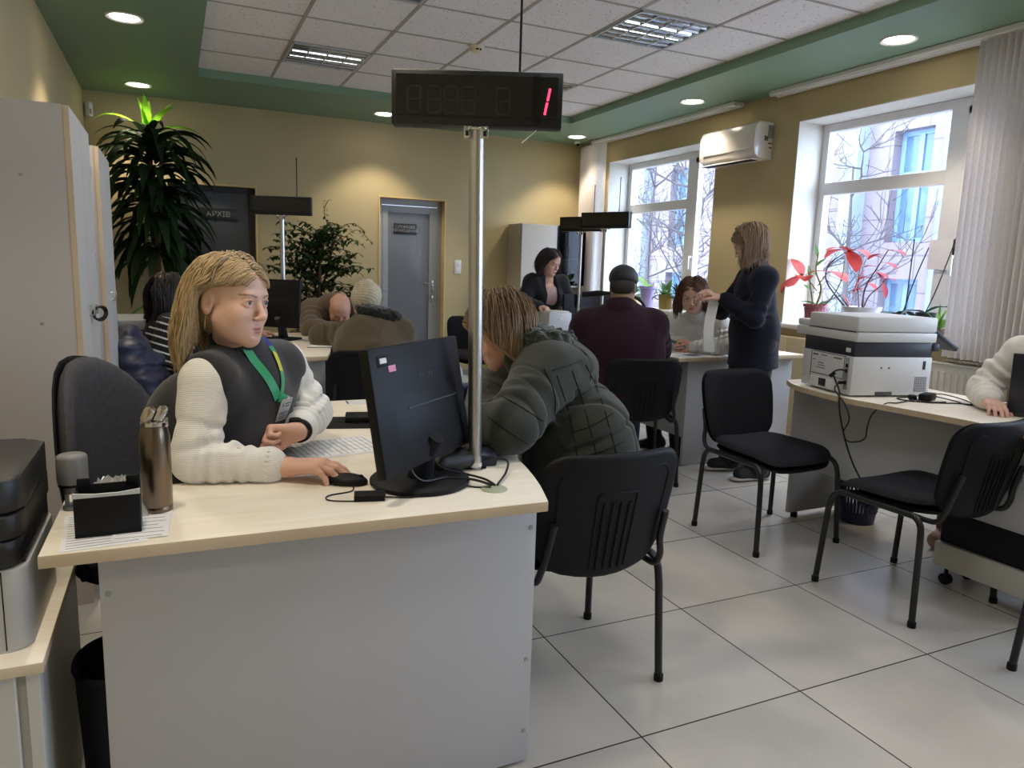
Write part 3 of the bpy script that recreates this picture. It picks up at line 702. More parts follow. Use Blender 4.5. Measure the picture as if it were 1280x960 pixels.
# pole with the number board
M_dark = mat('dark_display_plastic', rgb(12, 11, 14), .35, var=.02)
M_pan = mat('smoked_display_panel', rgb(5, 5, 7), .25, var=0)
M_red = mat('lit_red_segment', rgb(255, 40, 70), .4, var=0, emit=(1, .03, .10, 1), estr=2.2)
M_ghost = mat('unlit_segment', rgb(15, 9, 12), .4, var=0)
def seg_digit(x, z, h, w, slant, segs, R, g):
    q = h/2; th = h*.085
    def P(u, v): return (x+u*w+slant*(v), z+v)
    S = {'a': ((-.5, q), (.5, q)), 'b': ((.5, q), (.5, 0)), 'c': ((.5, 0), (.5, -q)), 'd': ((-.5, -q), (.5, -q)), 'e': ((-.5, 0), (-.5, -q)), 'f': ((-.5, q), (-.5, 0)), 'g': ((-.5, 0), (.5, 0))}
    for s in segs:
        (u0, v0), (u1, v1) = S[s]; a, b = Vector(P(u0, v0)), Vector(P(u1, v1)); d = (b-a).normalized(); n = Vector((-d.y, d.x))*th*.5
        a += d*th*.35; b -= d*th*.35
        pts = [a+n, b+n, b-n, a-n]
        vs = [(p.x, -.0012, p.y) for p in pts]+[(p.x, .0, p.y) for p in pts]
        g.raw([R @ Vector(v) for v in vs], [(0, 1, 2, 3), (7, 6, 5, 4), (0, 4, 5, 1), (1, 5, 6, 2), (2, 6, 7, 3), (3, 7, 4, 0)])
def board(lb, base, top, yaw, w, h, r=.016, lit=False, ant=.25, back=False):
    """number display on a steel pole; base/top are the pole ends; its face looks along local -y"""
    t = thing('number_display', lb, 'display board', base)
    b0, b1 = Vector(base), Vector(top)
    G().tube([b0, b0.lerp(b1, .5), b1], r, 16).obj('pole', M_steel, t)
    G().lathe([(r+.014, 0), (r+.014, .004), (r+.002, .006), (r+.002, .02), (r, .021)], base, 20).obj('pole_foot', M_chrome, t)
    R = Matrix.Translation(b1+Vector((0, 0, h/2+.004))) @ Matrix.Rotation(yaw, 4, 'Z')
    br = G().box(-.03, .03, -.02, .02, -h/2-.008, -h/2, .002, 2, R).box(-.03, -.012, -.024, -.018, -h/2-.03, -h/2, .001, 2, R).box(.012, .03, -.024, -.018, -h/2-.03, -h/2, .001, 2, R)
    br = br.obj('bracket', M_chrome, t)
    G().box(-.026, -.018, -.029, -.023, -h/2-.024, -h/2-.012, .001, 2, R).box(.018, .026, -.029, -.023, -h/2-.024, -h/2-.012, .001, 2, R).obj('bolt', M_black, br)
    c = G().box(-w/2, w/2, -.02, .03, -h/2, h/2, .004, 2, R).obj('case', M_dark, t)
    G().box(-w/2+.012, w/2-.012, -.0225, -.019, -h/2+.022, h/2-.012, .001, 2, R).obj('panel', M_pan, t, smooth=False)
    ax = w*.245
    G().tube([R @ Vector((ax, .02, h/2)), R @ Vector((ax, .02, h/2+ant))], .0032, 8).lathe([(0, ant-.004), (.004, ant), (.0045, ant+.012), (0, ant+.016)], R @ Vector((ax, .02, h/2)), 8).obj('antenna', M_black, t)
    if lit:
        R2 = R @ Matrix.Translation((0, -.0226, 0))
        for x in (-.155, -.105, -.065, -.02, .065):
            g = G(); seg_digit(x, -.006, .062, .032, .0, 'abcdefg', R2, g); g.obj('dark_digit', M_ghost, t, smooth=False)
        g = G(); seg_digit(.158, -.004, .066, .034, .19, 'bc', R2, g); g.obj('lit_digit', M_red, t, smooth=False)
        G().box(.138, .158, -.0235, -.0228, -h/2+.004, h/2-.004, 0, 2, R).obj('clear_tape', glass_mat('clear_tape', (.8, .8, .82, 1)), t, smooth=False)
        G().tube([R @ Vector((.15, -.0, -h/2-.002)), R @ Vector((.14, -.004, -h/2-.012)), R @ Vector((.115, -.004, -h/2-.034))], .0016, 6).obj('tape_tail', M_white, t)
    return t
board('black number board on a steel pole on the front desk showing a red 1', (.724, 1.775, .75), (.708, 1.775, 1.633), radians(-25.5), .425, .132, .0185, True)
# cables, small black boxes by the monitor foot
bx = thing('usb_hub', 'small flat black box with a cable on the front desk edge', 'hub', (.395, 1.615, .75))
G().cbox((.395, 1.612, .757), (.070, .045, .014), radians(-14), .002).obj('body', M_blackm, bx)
G().cbox((.424, 1.600, .759), (.012, .02, .004), radians(-14)).obj('port', M_black, bx)
def cable(lb, pts, r=.0022, cat='cable', m=None, n=40, group=None, name='cable'):
    return tag(G().tube(bez(pts, n), r, 6).obj(name, m or M_cable), lb, cat, group)
Z = .7523
cable('black cable from the flat box to the desk cable hole', [(.43, 1.60, Z+.002), (.50, 1.585, Z), (.58, 1.60, Z), (.62, 1.625, Z+.004), (.66, 1.61, Z), (.692, 1.588, Z+.002)], .0022)
cable('thick black cable looping from the monitor to the cable hole', [(.52, 1.665, .86), (.50, 1.63, .81), (.53, 1.63, .775), (.60, 1.655, .77), (.66, 1.635, .765), (.70, 1.60, .757)], .0034)
cable('black cable running behind the monitor foot to the cable hole', [(.56, 1.72, .83), (.60, 1.70, .785), (.66, 1.69, .765), (.70, 1.65, .758), (.708, 1.60, .756)], .003)
cable('short stiff black cable standing up beside the pole foot', [(.72, 1.81, .756), (.765, 1.775, .772), (.80, 1.735, .776), (.775, 1.68, .762), (.715, 1.60, .756)], .003)
cable('black mouse cable curling across the front desk', [(.378, 1.735, .757), (.37, 1.68, Z), (.31, 1.66, Z), (.305, 1.625, Z), (.36, 1.60, Z), (.372, 1.618, Z)], .0016)
cable('thin black cable from the flat box under the monitor', [(.375, 1.628, Z), (.42, 1.66, Z), (.46, 1.675, Z), (.50, 1.69, .7535)], .0016)
# heap of black leather pouch and phone by the pole
t = thing('pouch', 'black pouch lying on the front desk between monitor and pole', 'pouch', (.655, 1.79, .75))
g = G().pad(.15, .10, .03, .05, lambda u, v, n: (.655+u*cos(.3)-v*sin(.3), 1.79+u*sin(.3)+v*cos(.3), .777+n*(1+.25*sin(u*60)*cos(v*50))), .4)
g.obj('body', mat('soft_black_leather', rgb(24, 22, 24), .5, bump=.4, bscale=60), t)
G().ball((.635, 1.80, .805), (.017, .012, .010)).obj('clasp', M_black, t)
t = thing('terminal', 'dark blue payment terminal lying beside the pole on the front desk', 'terminal', (.77, 1.86, .75))
G().cbox((.775, 1.86, .772), (.07, .16, .042), radians(-12), .012, radians(6)).obj('body', mat('navy_plastic', rgb(40, 42, 62), .4), t)
G().cbox((.775, 1.875, .796), (.055, .07, .003), radians(-12), .001, radians(6)).obj('screen', M_pan, t)
t = thing('keyboard_tray', 'thin black mouse pad and box behind the monitor on the front desk', 'pad', (.53, 2.42, .75))
G().cbox((.56, 2.43, .752), (.21, .18, .003), radians(-14), .001).obj('pad', M_blackm, t)
G().cbox((.59, 2.46, .763), (.14, .10, .018), radians(-14), .003).obj('box', M_black, t)
G().cbox((.555, 2.43, .7545), (.04, .02, .001), radians(-14)).obj('label', M_paper, t)
# white shopping bag with dark handles on the far corner
t = thing('bag', 'white and navy carrier bag with grey handle at the far desk corner', 'bag', (.82, 2.42, .75))
g = G().pad(.30, .17, .06, .11, lambda u, v, n: (.85+u*.75-n*.6, 2.48+u*.5+n*.6, .842+v+.02*sin(u*18)), .35)
g.obj('body', mat('white_shiny_plastic', rgb(216, 218, 222), .25, var=.06, vscale=20, bump=.4, bscale=25), t)
G().pad(.24, .12, .05, .05, lambda u, v, n: (.90+u*.75-n*.6, 2.40+u*.5+n*.6, .815+v), .35).obj('front_panel', mat('navy_plastic_film', rgb(52, 56, 92), .35, var=.08), t)
G().tube(bez([(.83, 2.46, .91), (.85, 2.47, .975), (.90, 2.50, .985), (.93, 2.53, .91)], 24), .008, 8).obj('handle', mat('grey_strap', rgb(96, 98, 104), .6), t)
# ================================================================== VISITOR CHAIRS
M_cloth = mat('charcoal_woven_fabric', rgb(40, 41, 46), .95, var=.12, vscale=90, bump=.35, bscale=350, spec=.15)
M_shell = mat('black_ribbed_shell_plastic', rgb(15, 15, 19), .55, var=.04, bump=.12, bscale=300, spec=.25)
M_tubeb = mat('black_powder_coated_steel', rgb(20, 20, 22), .38, var=0)
def visitor_chair(label):
    t = thing('visitor_chair', label, 'chair', (0, 0, 0), 0, 'black visitor chairs')
    def seat_fn(u, v, n):
        dz = -.035*max(0, (v-.09)/.13)**2 if v > .09 else .012*max(0, (-v-.05)/.16)**2
        return (u*(1-.10*max(0, -v)/.21), v+.01, .455+n+dz-.010*cos(u*6))
    G().pad(.475, .43, .10, .05, seat_fn, .22, tb=.02).obj('seat', M_cloth, t, True)
    G().pad(.465, .42, .10, .008, lambda u, v, n: (seat_fn(u, v, 0)[0], seat_fn(u, v, 0)[1], seat_fn(u, v, 0)[2]-.022+n-.012*(1-(u/.24)**2)), .12, tb=.03).obj('seat_shell', M_shell, t, True)
    def bk(u, v, n):      # v up, n towards the sitter
        z = .622+v; y = -.285-.20*(v+.0)-.06*v*v
        c = .05*(u/.23)**2
        w = 1-.10*max(0, -v/.17)
        return (u*w, y+c+n, z)
    def bshape(u, v): return v-(.035*(1-(u/.22)**2) if v < -.08 else 0)*min(1, max(0, (-v-.08)/.08))
    G().pad(.455, .345, .075, .034, lambda u, v, n: bk(u, bshape(u, v), n+.008), .22, tb=.010).obj('backrest', M_cloth, t, True)
    sh = G().pad(.462, .352, .078, .006, lambda u, v, n: bk(u, bshape(u, v), n-.006), .10, tb=.030).obj('backrest_shell', M_shell, t, True)
    g = G()      # raised border line and the ribbed field of the shell
    def line(pts, r): g.tube([bk(u, bshape(u, v), -.0215) for u, v in pts], r, 6)
    P = arc((.14, .09), .04, 0, 90, 6)+arc((-.14, .09), .04, 90, 180, 6)
    line([(.18, -.12)]+P+[(-.18, -.12)], .0035)
    P = arc((.05, .045), .015, 0, 90, 4)+arc((-.05, .045), .015, 90, 180, 4)
    line([(.065, -.15)]+P+[(-.065, -.15)], .003)
    for k in range(4): line([(-.042+.028*k, -.15), (-.042+.028*k, .03)], .005)
    g.obj('ribs', M_shell, sh, True)
    for s in (-1, 1):
        x = s*.215
        G().tube(bez([(s*.235, .13, .415), (s*.238, .17, .412), (s*.242, .20, .385), (s*.246, .212, .33)], 16)+[Vector((s*.258, .232, .012))], .0125, 10).obj('leg', M_tubeb, t, True)
        G().tube(bez([(s*.235, -.13, .415), (s*.238, -.165, .412), (s*.242, -.19, .385), (s*.246, -.198, .33)], 16)+[Vector((s*.258, -.212, .012))], .0125, 10).obj('leg', M_tubeb, t, True)
        for y in (.2325, -.2125): G().lathe([(0, 0), (.015, 0), (.0155, .004), (.0155, .022), (.013, .024)], (s*.258, y, 0), 14).obj('foot_cap', M_black, t, True)
        G().tube([(s*.235, .14, .415), (s*.235, -.14, .415)], .0125, 10).obj('side_rail', M_tubeb, t, True)
        G().tube(bez([(s*.205, -.05, .412), (s*.205, -.17, .405), (s*.205, -.225, .412), (s*.203, -.25, .45), (s*.19, -.262, .51), (s*.185, -.288, .60)], 30), .0105, 10, flat=1.).obj('back_support', M_tubeb, t, True)
    G().tube([(-.24, .10, .412), (.24, .10, .412)], .009, 8).obj('cross_bar', M_tubeb, t, True)
    G().tube([(-.24, -.10, .412), (.24, -.10, .412)], .009, 8).obj('cross_bar', M_tubeb, t, True)
    return t
vc = visitor_chair('black visitor chair nearest the camera, under the visitor in the green jacket')
vc.location = (1.105, 1.955, 0)
for lb, x, y, rz in (('empty charcoal visitor chair in the middle of the floor facing the camera', 2.665, 2.655, 180),
                     ('empty black visitor chair beside the cables in front of the right desk', 2.725, 1.90, 2),
                     ('black visitor chair under the man in the maroon jacket', 2.56, 3.74, -18),
                     ('black visitor chair under the visitor in the knitted hat', 1.03, 4.44, -4),
                     ('black visitor chair cut off by the right edge of the picture', 2.80, 1.13, 4),
                     ('black visitor chair under the bald man at the second left desk', 1.18, 6.02, 172),
                     ('dark chair by the far wall, mostly hidden behind the steel pole', 2.64, 6.55, 170)):
    c = copy_tree(vc); c.location = (x, y, 0); c.rotation_euler = (0, 0, radians(rz)); c['label'] = lb
# office chairs of the employees
def office_chair(label, loc, rz, zb=0.):
    t = thing('office_chair', label, 'chair', (0, 0, 0))
    def seat_fn(u, v, n): return (u, v, .47+n-.03*max(0, (v-.1)/.14)**2)
    G().pad(.48, .46, .12, .07, seat_fn, .25).obj('seat', M_cloth, t, True)
    def bk(u, v, n): return (u*(1-.16*max(0, v)/.27), -.245-.10*v+.07*(u/.23)**2+n, .80+zb+v)
    G().pad(.46, .52, .215, .05, lambda u, v, n: bk(u, v, n), .2).obj('backrest', mat('grey_chair_fabric', rgb(80, 80, 86), .95, var=.14, vscale=90, bump=.35, bscale=350, spec=.15), t, True)
    G().pad(.465, .525, .217, .012, lambda u, v, n: bk(u, v, n-.028), .1).obj('backrest_shell', M_shell, t, True)
    G().tube(bez([(0, -.29, .66+zb), (0, -.33, .52), (0, -.27, .41), (0, -.05, .41)], 24), .02, 10, flat=.6).obj('back_bar', M_black, t, True)
    G().tube([(0, 0, .10), (0, 0, .30), (0, 0, .42)], [.03, .025, .025], 14).obj('gas_lift', M_tubeb, t, True)
    for s in (-1, 1):
        G().tube(bez([(s*.20, .10, .44), (s*.27, .08, .45), (s*.275, .10, .60), (s*.27, .05, .665), (s*.27, -.10, .665), (s*.26, -.16, .60), (s*.24, -.14, .47)], 42), .014, 10).obj('armrest', M_black, t, True)
    for k in range(5):
        a = 2*pi*k/5+.3
        lg = G().tube([(0, 0, .11), (.16*cos(a), .16*sin(a), .10), (.29*cos(a), .29*sin(a), .075)], [.026, .022, .016], 8).obj('leg', M_black, t, True)
        G().lathe([(0, -.012), (.024, -.012), (.028, 0), (.024, .012), (0, .012)], (0, 0, 0), 14, Matrix.Translation((.29*cos(a), .29*sin(a), .029)) @ Matrix.Rotation(a+pi/2, 4, 'Z') @ Matrix.Rotation(pi/2, 4, 'Y')).obj('caster', M_black, lg, True)
    t.location = loc; t.rotation_euler = (0, 0, radians(rz)); return t
office_chair('high backed charcoal office chair of the blonde woman at the front desk', (.0, 2.20, 0), -116, -.05)
office_chair('black office chair of the woman in the striped top', (-.10, 4.98, 0), -90, -.16)
office_chair('black office chair of the woman with glasses', (3.62, 4.20, 0), 90)
office_chair('black office chair of the person in white at the right desk', (3.68, 2.02, 0), 90)

# ================================================================== OTHER DESKS
def desk(lb, loc, poly, panels, slabs):
    t = thing('desk', lb, 'desk', loc)
    desktop('desk', poly, t)
    for q in panels: G().box(*q, .0015).obj('panel', M_lam, t)
    return t
# second desk on the left
inner = [(.35, 5.75), (.32, 5.2), (.30, 4.85)]
outer = [(.72, 4.25), (.80, 4.27), (.86, 4.50), (.93, 4.85), (1.10, 5.2), (1.16, 5.5), (1.10, 5.75)]
desk('birch topped corner desk on the left under the bald man and the monitor', (.5, 5, 0), [(.30, 4.28)]+outer+inner, [(.34, .80, 4.35, 4.375, .012, .724), (.72, .74, 4.376, 5.6, .15, .724), (.40, .95, 5.60, 5.625, .012, .724)], 0)
# right front desk
outer = [(p.x, p.y) for p in bez([(2.83, 1.35), (2.835, 1.73), (2.82, 1.9), (2.795, 2.12), (2.77, 2.32), (2.785, 2.50), (2.84, 2.70), (2.93, 2.84)], 28)]
inner = [(3.48, 2.84), (3.46, 2.5), (3.44, 2.3), (3.45, 1.9), (3.52, 1.75), (3.9, 1.70), (3.9, 1.35)]
rd = desk('birch topped desk on the right carrying the white printer and laptop', (3.2, 2.1, 0), (outer+inner)[::-1],
     [(2.97, 3.45, 2.78, 2.805, .03, .724), (2.95, 2.97, 1.45, 2.80, .31, .724), (2.95, 3.88, 1.40, 1.425, .012, .724)], 0)
caps([(2.95, 2.74, .55)], rd, (-1, 0, 0))
G().lathe([(0, 0), (.018, 0), (.018, .026), (.01, .03)], (3.02, 2.79, 0), 14).obj('foot', M_black, rd)
# middle right desk
outer = [(3.36, 3.755), (2.93, 3.755), (2.90, 4.0), (2.88, 4.4), (2.92, 4.8), (3.0, 5.05)]
inner = [(3.5, 5.05), (3.5, 4.6), (3.48, 4.3), (3.52, 4.12), (3.70, 4.08), (4.02, 4.06), (4.02, 3.755)]
desk('birch topped desk with grey end panel in front of the woman with glasses', (3.3, 4.4, 0), (outer+inner[:])[::-1], [(3.06, 3.98, 3.82, 3.845, .012, .724), (3.06, 3.08, 3.846, 4.95, .20, .724), (3.0, 3.48, 4.96, 4.985, .012, .724)], 0)
# far right desk
desk('pale desk by the far window under the two dark monitors', (3.3, 6, 0), [(4.0, 5.45), (4.0, 6.8), (2.85, 6.8), (2.80, 6.2), (2.90, 5.45)][::-1] if False else [(2.90, 5.45), (4.0, 5.45), (4.0, 6.8), (2.85, 6.8), (2.80, 6.2)], [(2.98, 3.95, 5.50, 5.525, .012, .724), (2.96, 2.98, 5.53, 6.7, .012, .724), (3.0, 3.95, 6.70, 6.725, .012, .724)], 0)
# pedestal shelf under the right desk
t = thing('computer_shelf', 'low white wheeled computer stand under the right desk', 'stand', (3.1, 1.75, 0))
G().box(2.93, 3.16, 1.48, 1.93, .085, .19, .003).obj('body', M_lamw, t)
G().box(2.945, 3.14, 1.50, 1.92, .192, .33, .004).obj('computer_case', M_black, t)
for x in (2.97, 3.12):
    for y in (1.53, 1.89): G().lathe([(0, -.014), (.024, -.014), (.026, 0), (.024, .014), (0, .014)], (0, 0, 0), 14, Matrix.Translation((x, y, .0265)) @ Matrix.Rotation(pi/2, 4, 'Y')).tube([(x, y, .04), (x, y, .085)], .008, 8).obj('caster', M_black, t)
# waste basket
t = thing('waste_basket', 'dark blue slatted waste basket under the right desk', 'basket', (3.30, 2.62, 0))
Mb = mat('dark_blue_basket_plastic', rgb(30, 36, 66), .45, var=.03)
G().lathe([(0, .004), (.082, .004), (.085, 0), (.092, .06), (.094, .07)], (3.30, 2.62, 0), 32).obj('base', Mb, t)
g = G()
for k in range(36):
    a = 2*pi*k/36; M = Matrix.Translation((3.30, 2.62, 0)) @ Matrix.Rotation(a, 4, 'Z')
    g.raw([M @ Vector(v) for v in ((.091, -.0055, .06), (.095, -.0055, .06), (.122, -.006, .255), (.118, -.006, .255), (.091, .0055, .06), (.095, .0055, .06), (.122, .006, .255), (.118, .006, .255))],
          [(0, 1, 2, 3), (7, 6, 5, 4), (0, 4, 5, 1), (1, 5, 6, 2), (2, 6, 7, 3), (3, 7, 4, 0)])
g.lathe([(.1165, .25), (.126, .25), (.127, .268), (.118, .268), (.1165, .25)], (3.30, 2.62, 0), 36).obj('slatted_wall', Mb, t, smooth=False)

# ================================================================== WHITE PRINTER ON THE RIGHT DESK
pr = thing('printer', 'white office printer with a dark band and scanner lid on the right desk', 'printer', (2.80, 2.33, .75), radians(-13))
# local: +x along its right face, +y along its left (back) face
M_pw = mat('pale_grey_printer_plastic', rgb(206, 206, 208), .42, var=.015)
M_pd = mat('dark_grey_printer_band', rgb(40, 42, 52), .45, var=.02)
G().box(0, .42, 0, .385, .008, .187, .006).obj('body', M_pw, pr, True)
G().box(.004, .416, .004, .385, .187, .256, .004).obj('dark_band', M_pd, pr, True)
G().box(-.0, .42, -.012, .46, .256, .300, .006).obj('scanner', M_pw, pr, True)
G().box(.0, .42, -.008, .36, .302, .372, .009).obj('feeder_lid', M_pw, pr, True)
G().box(.01, .40, .362, .47, .30, .333, .008).obj('rear_lid', M_pw, pr, True)
M_gap = mat('dark_seam_grey', rgb(70, 70, 76), .6, var=0)
g = G()
for q in ((-.001, .001, .0, .36, .299, .303), (-.0015, .001, .05, .30, .182, .185), (-.0015, .001, .06, .31, .075, .078), (-.0015, .001, .058, .061, .078, .182), (-.0015, .001, .31, .313, .03, .182),
          (-.0015, .001, .08, .14, .165, .170), (-.0015, .001, .19, .235, .168, .172), (-.0015, .001, .26, .30, .165, .172)): g.box(*q)
g.obj('seam', M_gap, pr, True, smooth=False)
G().box(-.0105, .004, .12, .30, .018, .062, .003).obj('rear_flap', M_white, pr, True)
G().box(-.0125, -.009, .17, .225, .022, .060, .002).obj('flap_recess', M_pd, pr, True)
G().box(-.002, .002, .025, .052, .03, .18, .001).obj('port_strip', mat('grey_port_panel', rgb(150, 150, 152), .5), pr, True)
g = G()
for z in (.055, .11, .135): g.box(-.004, .0, .030, .046, z, z+.016, .001)
g.obj('socket', M_black, pr, True)
G().box(-.003, .0, .022, .055, .205, .225, .002).obj('latch', M_white, pr, True)
g = G()
for i in range(9):
    for k in range(10): g.box(.335+.0075*i, .339+.0075*i, -.0008, .0, .025+.0072*k, .0295+.0072*k)
vent = g.obj('vent', M_gap, pr, True, smooth=False); vent['kind'] = 'stuff'
G().box(.13, .22, -.0012, .0, .010, .026, .001).obj('hand_grip', M_gap, pr, True)
G().box(.37, .385, -.0012, .0, .13, .17, .001).obj('side_button', M_pd, pr, True)
G().lathe([(0, -.001), (.005, -.001), (.005, .001)], (0, 0, 0), 10, Matrix.Translation((.15, 0, .137)) @ Matrix.Rotation(pi/2, 4, 'X')).obj('screw_cap', M_gap, pr, True)
G().lathe([(0, -.001), (.005, -.001), (.005, .001)], (0, 0, 0), 10, Matrix.Translation((.19, 0, .137)) @ Matrix.Rotation(pi/2, 4, 'X')).obj('screw_cap', M_gap, pr, True)
Rk = Matrix.Translation((.50, .12, .262)) @ Euler((0, radians(32), 0)).to_matrix().to_4x4()
G().box(-.09, .075, -.11, .16, -.012, .012, .006, 2, Rk).obj('control_panel', M_pd, pr, True)
G().box(-.07, .06, -.09, .13, .0115, .0130, 0, 2, Rk).obj('screen', M_pan, pr, True)
G().box(.414, .45, .0, .20, .215, .25, .004).obj('panel_arm', M_pd, pr, True)
# its plugs, cables
lab = G()
for k, (y0_, y1_) in enumerate(((.20, .27), (.20, .255), (.21, .26), (.28, .30))): lab.box(-.0012, 0, y0_, y1_, .105+.012*k, .109+.012*k)
lab.obj('printed_text', M_print, pr, True, smooth=False)
RP = pr.matrix_basis
def W_(p): return RP @ Vector(p)
pl = [W_((-.005, .038, .140)), W_((-.025, .05, .142)), W_((-.06, .09, .118)), (2.79, 2.33, .80), (2.78, 2.31, .765), (2.762, 2.30, .70), (2.80, 2.27, .55), (2.90, 2.24, .42), (2.99, 2.16, .30), (3.03, 2.12, .15), (3.04, 2.1, .01)]
tag(G().tube(bez([W_((-.004, .038, .118)), W_((-.03, .05, .122)), W_((-.05, .062, .100)), (2.772, 2.365, .775), (2.755, 2.345, .72), (2.757, 2.325, .64), (2.775, 2.29, .52), (2.80, 2.25, .42), (2.86, 2.20, .30)], 60), .004, 8).obj('cable', M_cable), 'thick black printer cable hanging over the right desk edge to the floor', 'cable')
tag(G().tube(bez([W_((-.004, .038, .062)), W_((-.025, .045, .060)), W_((-.045, .05, .03)), (2.757, 2.32, .73), (2.765, 2.29, .66), (2.76, 2.31, .59), (2.77, 2.28, .555), (2.79, 2.22, .58), (2.775, 2.20, .64), (2.785, 2.19, .70), (2.81, 2.15, .7535), (2.88, 2.15, .7535), (2.98, 2.17, .7535), (3.06, 2.19, .758)], 90), .003, 8).obj('cable', M_cable), 'black power cable looping below the right desk edge and back over the top', 'cable')
t = thing('cable_plug', 'black plug on the printer cable at the right desk edge', 'plug', W_((-.02, .04, .05)))
G().cbox(W_((-.018, .040, .063)), (.035, .016, .014), radians(-13), .004).obj('plug_body', M_black, t)
G().tube([W_((-.045, .06, .108)), W_((-.06, .072, .088))], .009, 10).obj('ferrite', M_black, t)
# tangle of cables and adapter
t = thing('power_adapter', 'black power adapter in a tangle of cables on the right desk', 'adapter', (3.10, 2.18, .75))
G().cbox((3.11, 2.17, .767), (.10, .05, .032), radians(20), .006).obj('body', M_black, t)
G().cbox((3.05, 2.20, .762), (.035, .03, .022), radians(50), .005).obj('plug', M_black, t)
for k, P in enumerate(([(3.06, 2.19, .765), (3.02, 2.14, .7535), (3.09, 2.09, .7535), (3.16, 2.06, .7535), (3.20, 2.02, .7535)], [(3.15, 2.19, .772), (3.24, 2.18, .77), (3.28, 2.10, .7535), (3.22, 2.03, .7535)],
                       [(3.16, 2.17, .767), (3.21, 2.10, .7535), (3.17, 2.02, .7535), (3.25, 1.98, .7535), (3.26, 1.93, .7535)], [(3.05, 2.21, .762), (3.0, 2.24, .7535), (2.99, 2.17, .7535), (3.06, 2.12, .7535), (3.14, 2.10, .7535)])):
    G().tube(bez(P, 30), .0028, 6).obj('lead', M_cable, t)
# laptop seen from behind
t = thing('laptop', 'open black laptop on the right desk cut off by the picture edge', 'laptop', (3.2, 1.75, .75), 0)
Rl = Matrix.Translation((3.12, 1.80, .752)) @ Matrix.Rotation(radians(-62), 4, 'Z')
G().box(-.06, .36, -.005, .245, .0, .017, .004, 2, Rl).obj('base', mat('dark_grey_laptop', rgb(52, 52, 58), .35), t)
G().box(.02, .30, .06, .16, .0172, .019, 0, 2, Rl).obj('keyboard', M_black, t)
Rl2 = Rl @ Matrix.Translation((0, -.005, .017)) @ Matrix.Rotation(radians(14), 4, 'X')
G().box(-.02, .36, -.010, .0, .0, .255, .003, 2, Rl2).obj('lid', mat('blue_black_laptop_lid', rgb(22, 24, 36), .4), t)
G().box(-.01, .35, .0002, .0015, .012, .245, 0, 2, Rl2).obj('screen', M_pan, t)

# ================================================================== AIR CONDITIONER, BLINDS, RADIATORS
t = thing('air_conditioner', 'white wall mounted air conditioner between the two windows', 'air conditioner', (4.58, 5.27, 2.42))
prof = [(4.68, 2.575), (4.53, 2.575), (4.497, 2.555), (4.478, 2.50), (4.474, 2.36), (4.49, 2.305), (4.54, 2.275), (4.68, 2.27)]
Mx = Matrix(((1, 0, 0, 0), (0, 0, 1, 0), (0, 1, 0, 0), (0, 0, 0, 1)))
G().prism(prof, 4.93, 5.64, .008, Mx).obj('housing', mat('glossy_white_plastic', rgb(218, 212, 206), .22, var=0, coat=.4), t, ang=30)
G().box(4.470, 4.476, 4.99, 5.58, 2.352, 2.356).box(4.485, 4.60, 4.95, 5.62, 2.262, 2.272, .002).obj('flap', M_white, t)
G().box(4.49, 4.56, 4.97, 5.60, 2.258, 2.2635).obj('air_slot', M_blackm, t)
G().box(4.62, 4.675, 4.921, 4.931, 2.44, 2.55, .004).obj('side_cover', mat('grey_cover', rgb(128, 128, 124), .5), t)
g = G()
for q in ((4.585, 4.60, 2.42, 2.46), (4.605, 4.62, 2.42, 2.455), (4.63, 4.67, 2.395, 2.405), (4.64, 4.67, 2.36, 2.37)): g.box(q[0], q[1], 4.9265, 4.931, q[2], q[3])
g.obj('side_label', M_gap, t, smooth=False)
M_blind = mat('ribbed_white_blind_fabric', rgb(226, 220, 218), .8, var=.05, vscale=60)
def blind(lb, y0, y1, n, z0=.80, z1=ZS-.045, x=4.585, twist=62):
    t = thing('vertical_blind', lb, 'blind', (x, (y0+y1)/2, z1))
    for k in range(n):
        y = y0+(y1-y0)*(k+.5)/n; a = radians(twist+rnd.uniform(-5, 5)); w = .089/2
        g = G(); m = 5; V = []
        for zz in (z0+rnd.uniform(-.006, .006), z1):
            for i in range(m):
                u = -w+2*w*i/(m-1); c = .009*(1-(u/w)**2)
                V.append((x+u*sin(a)+c*cos(a), y-u*cos(a)+c*sin(a), zz))
        for zz in (0, 1):
            for i in range(m):
                p = V[zz*m+i]; V.append((p[0]+.0009*cos(a), p[1]+.0009*sin(a), p[2]))
        F = []
        for i in range(m-1): F += [(i, i+1, m+i+1, m+i), (2*m+i, 3*m+i, 3*m+i+1, 2*m+i+1), (i, 2*m+i, 2*m+i+1, i+1), (m+i, m+i+1, 3*m+i+1, 3*m+i)]
        F += [(0, m, 3*m, 2*m), (m-1, 3*m-1, 4*m-1, 2*m-1)]
        g.raw(V, F).obj('slat', M_blind, t)
    g = G()
    for k in range(int((y1-y0)/.014)):
        y = y0+.014*k; g.tube([(x-.032, y, z0-.012-.010*(k % 2)), (x-.030, y+.012, z0-.012-.010*((k+1) % 2))], .0022, 5)
        g.tube([(x+.032, y, z0-.014-.010*(k % 2)), (x+.030, y+.012, z0-.014-.010*((k+1) % 2))], .0022, 5)
    c = g.obj('bead_chain', mat('clear_bead_plastic', rgb(196, 192, 190), .3, var=0), t); c['kind'] = 'stuff'
    return t
blind('white ribbed vertical blind drawn over the right part of the near window', 2.10, 3.11, 24)
blind('white vertical blind bunched in the far right corner', 7.50, 7.98, 9, .85)
M_rad = mat('cream_radiator_enamel', rgb(206, 202, 192), .4, var=.02)
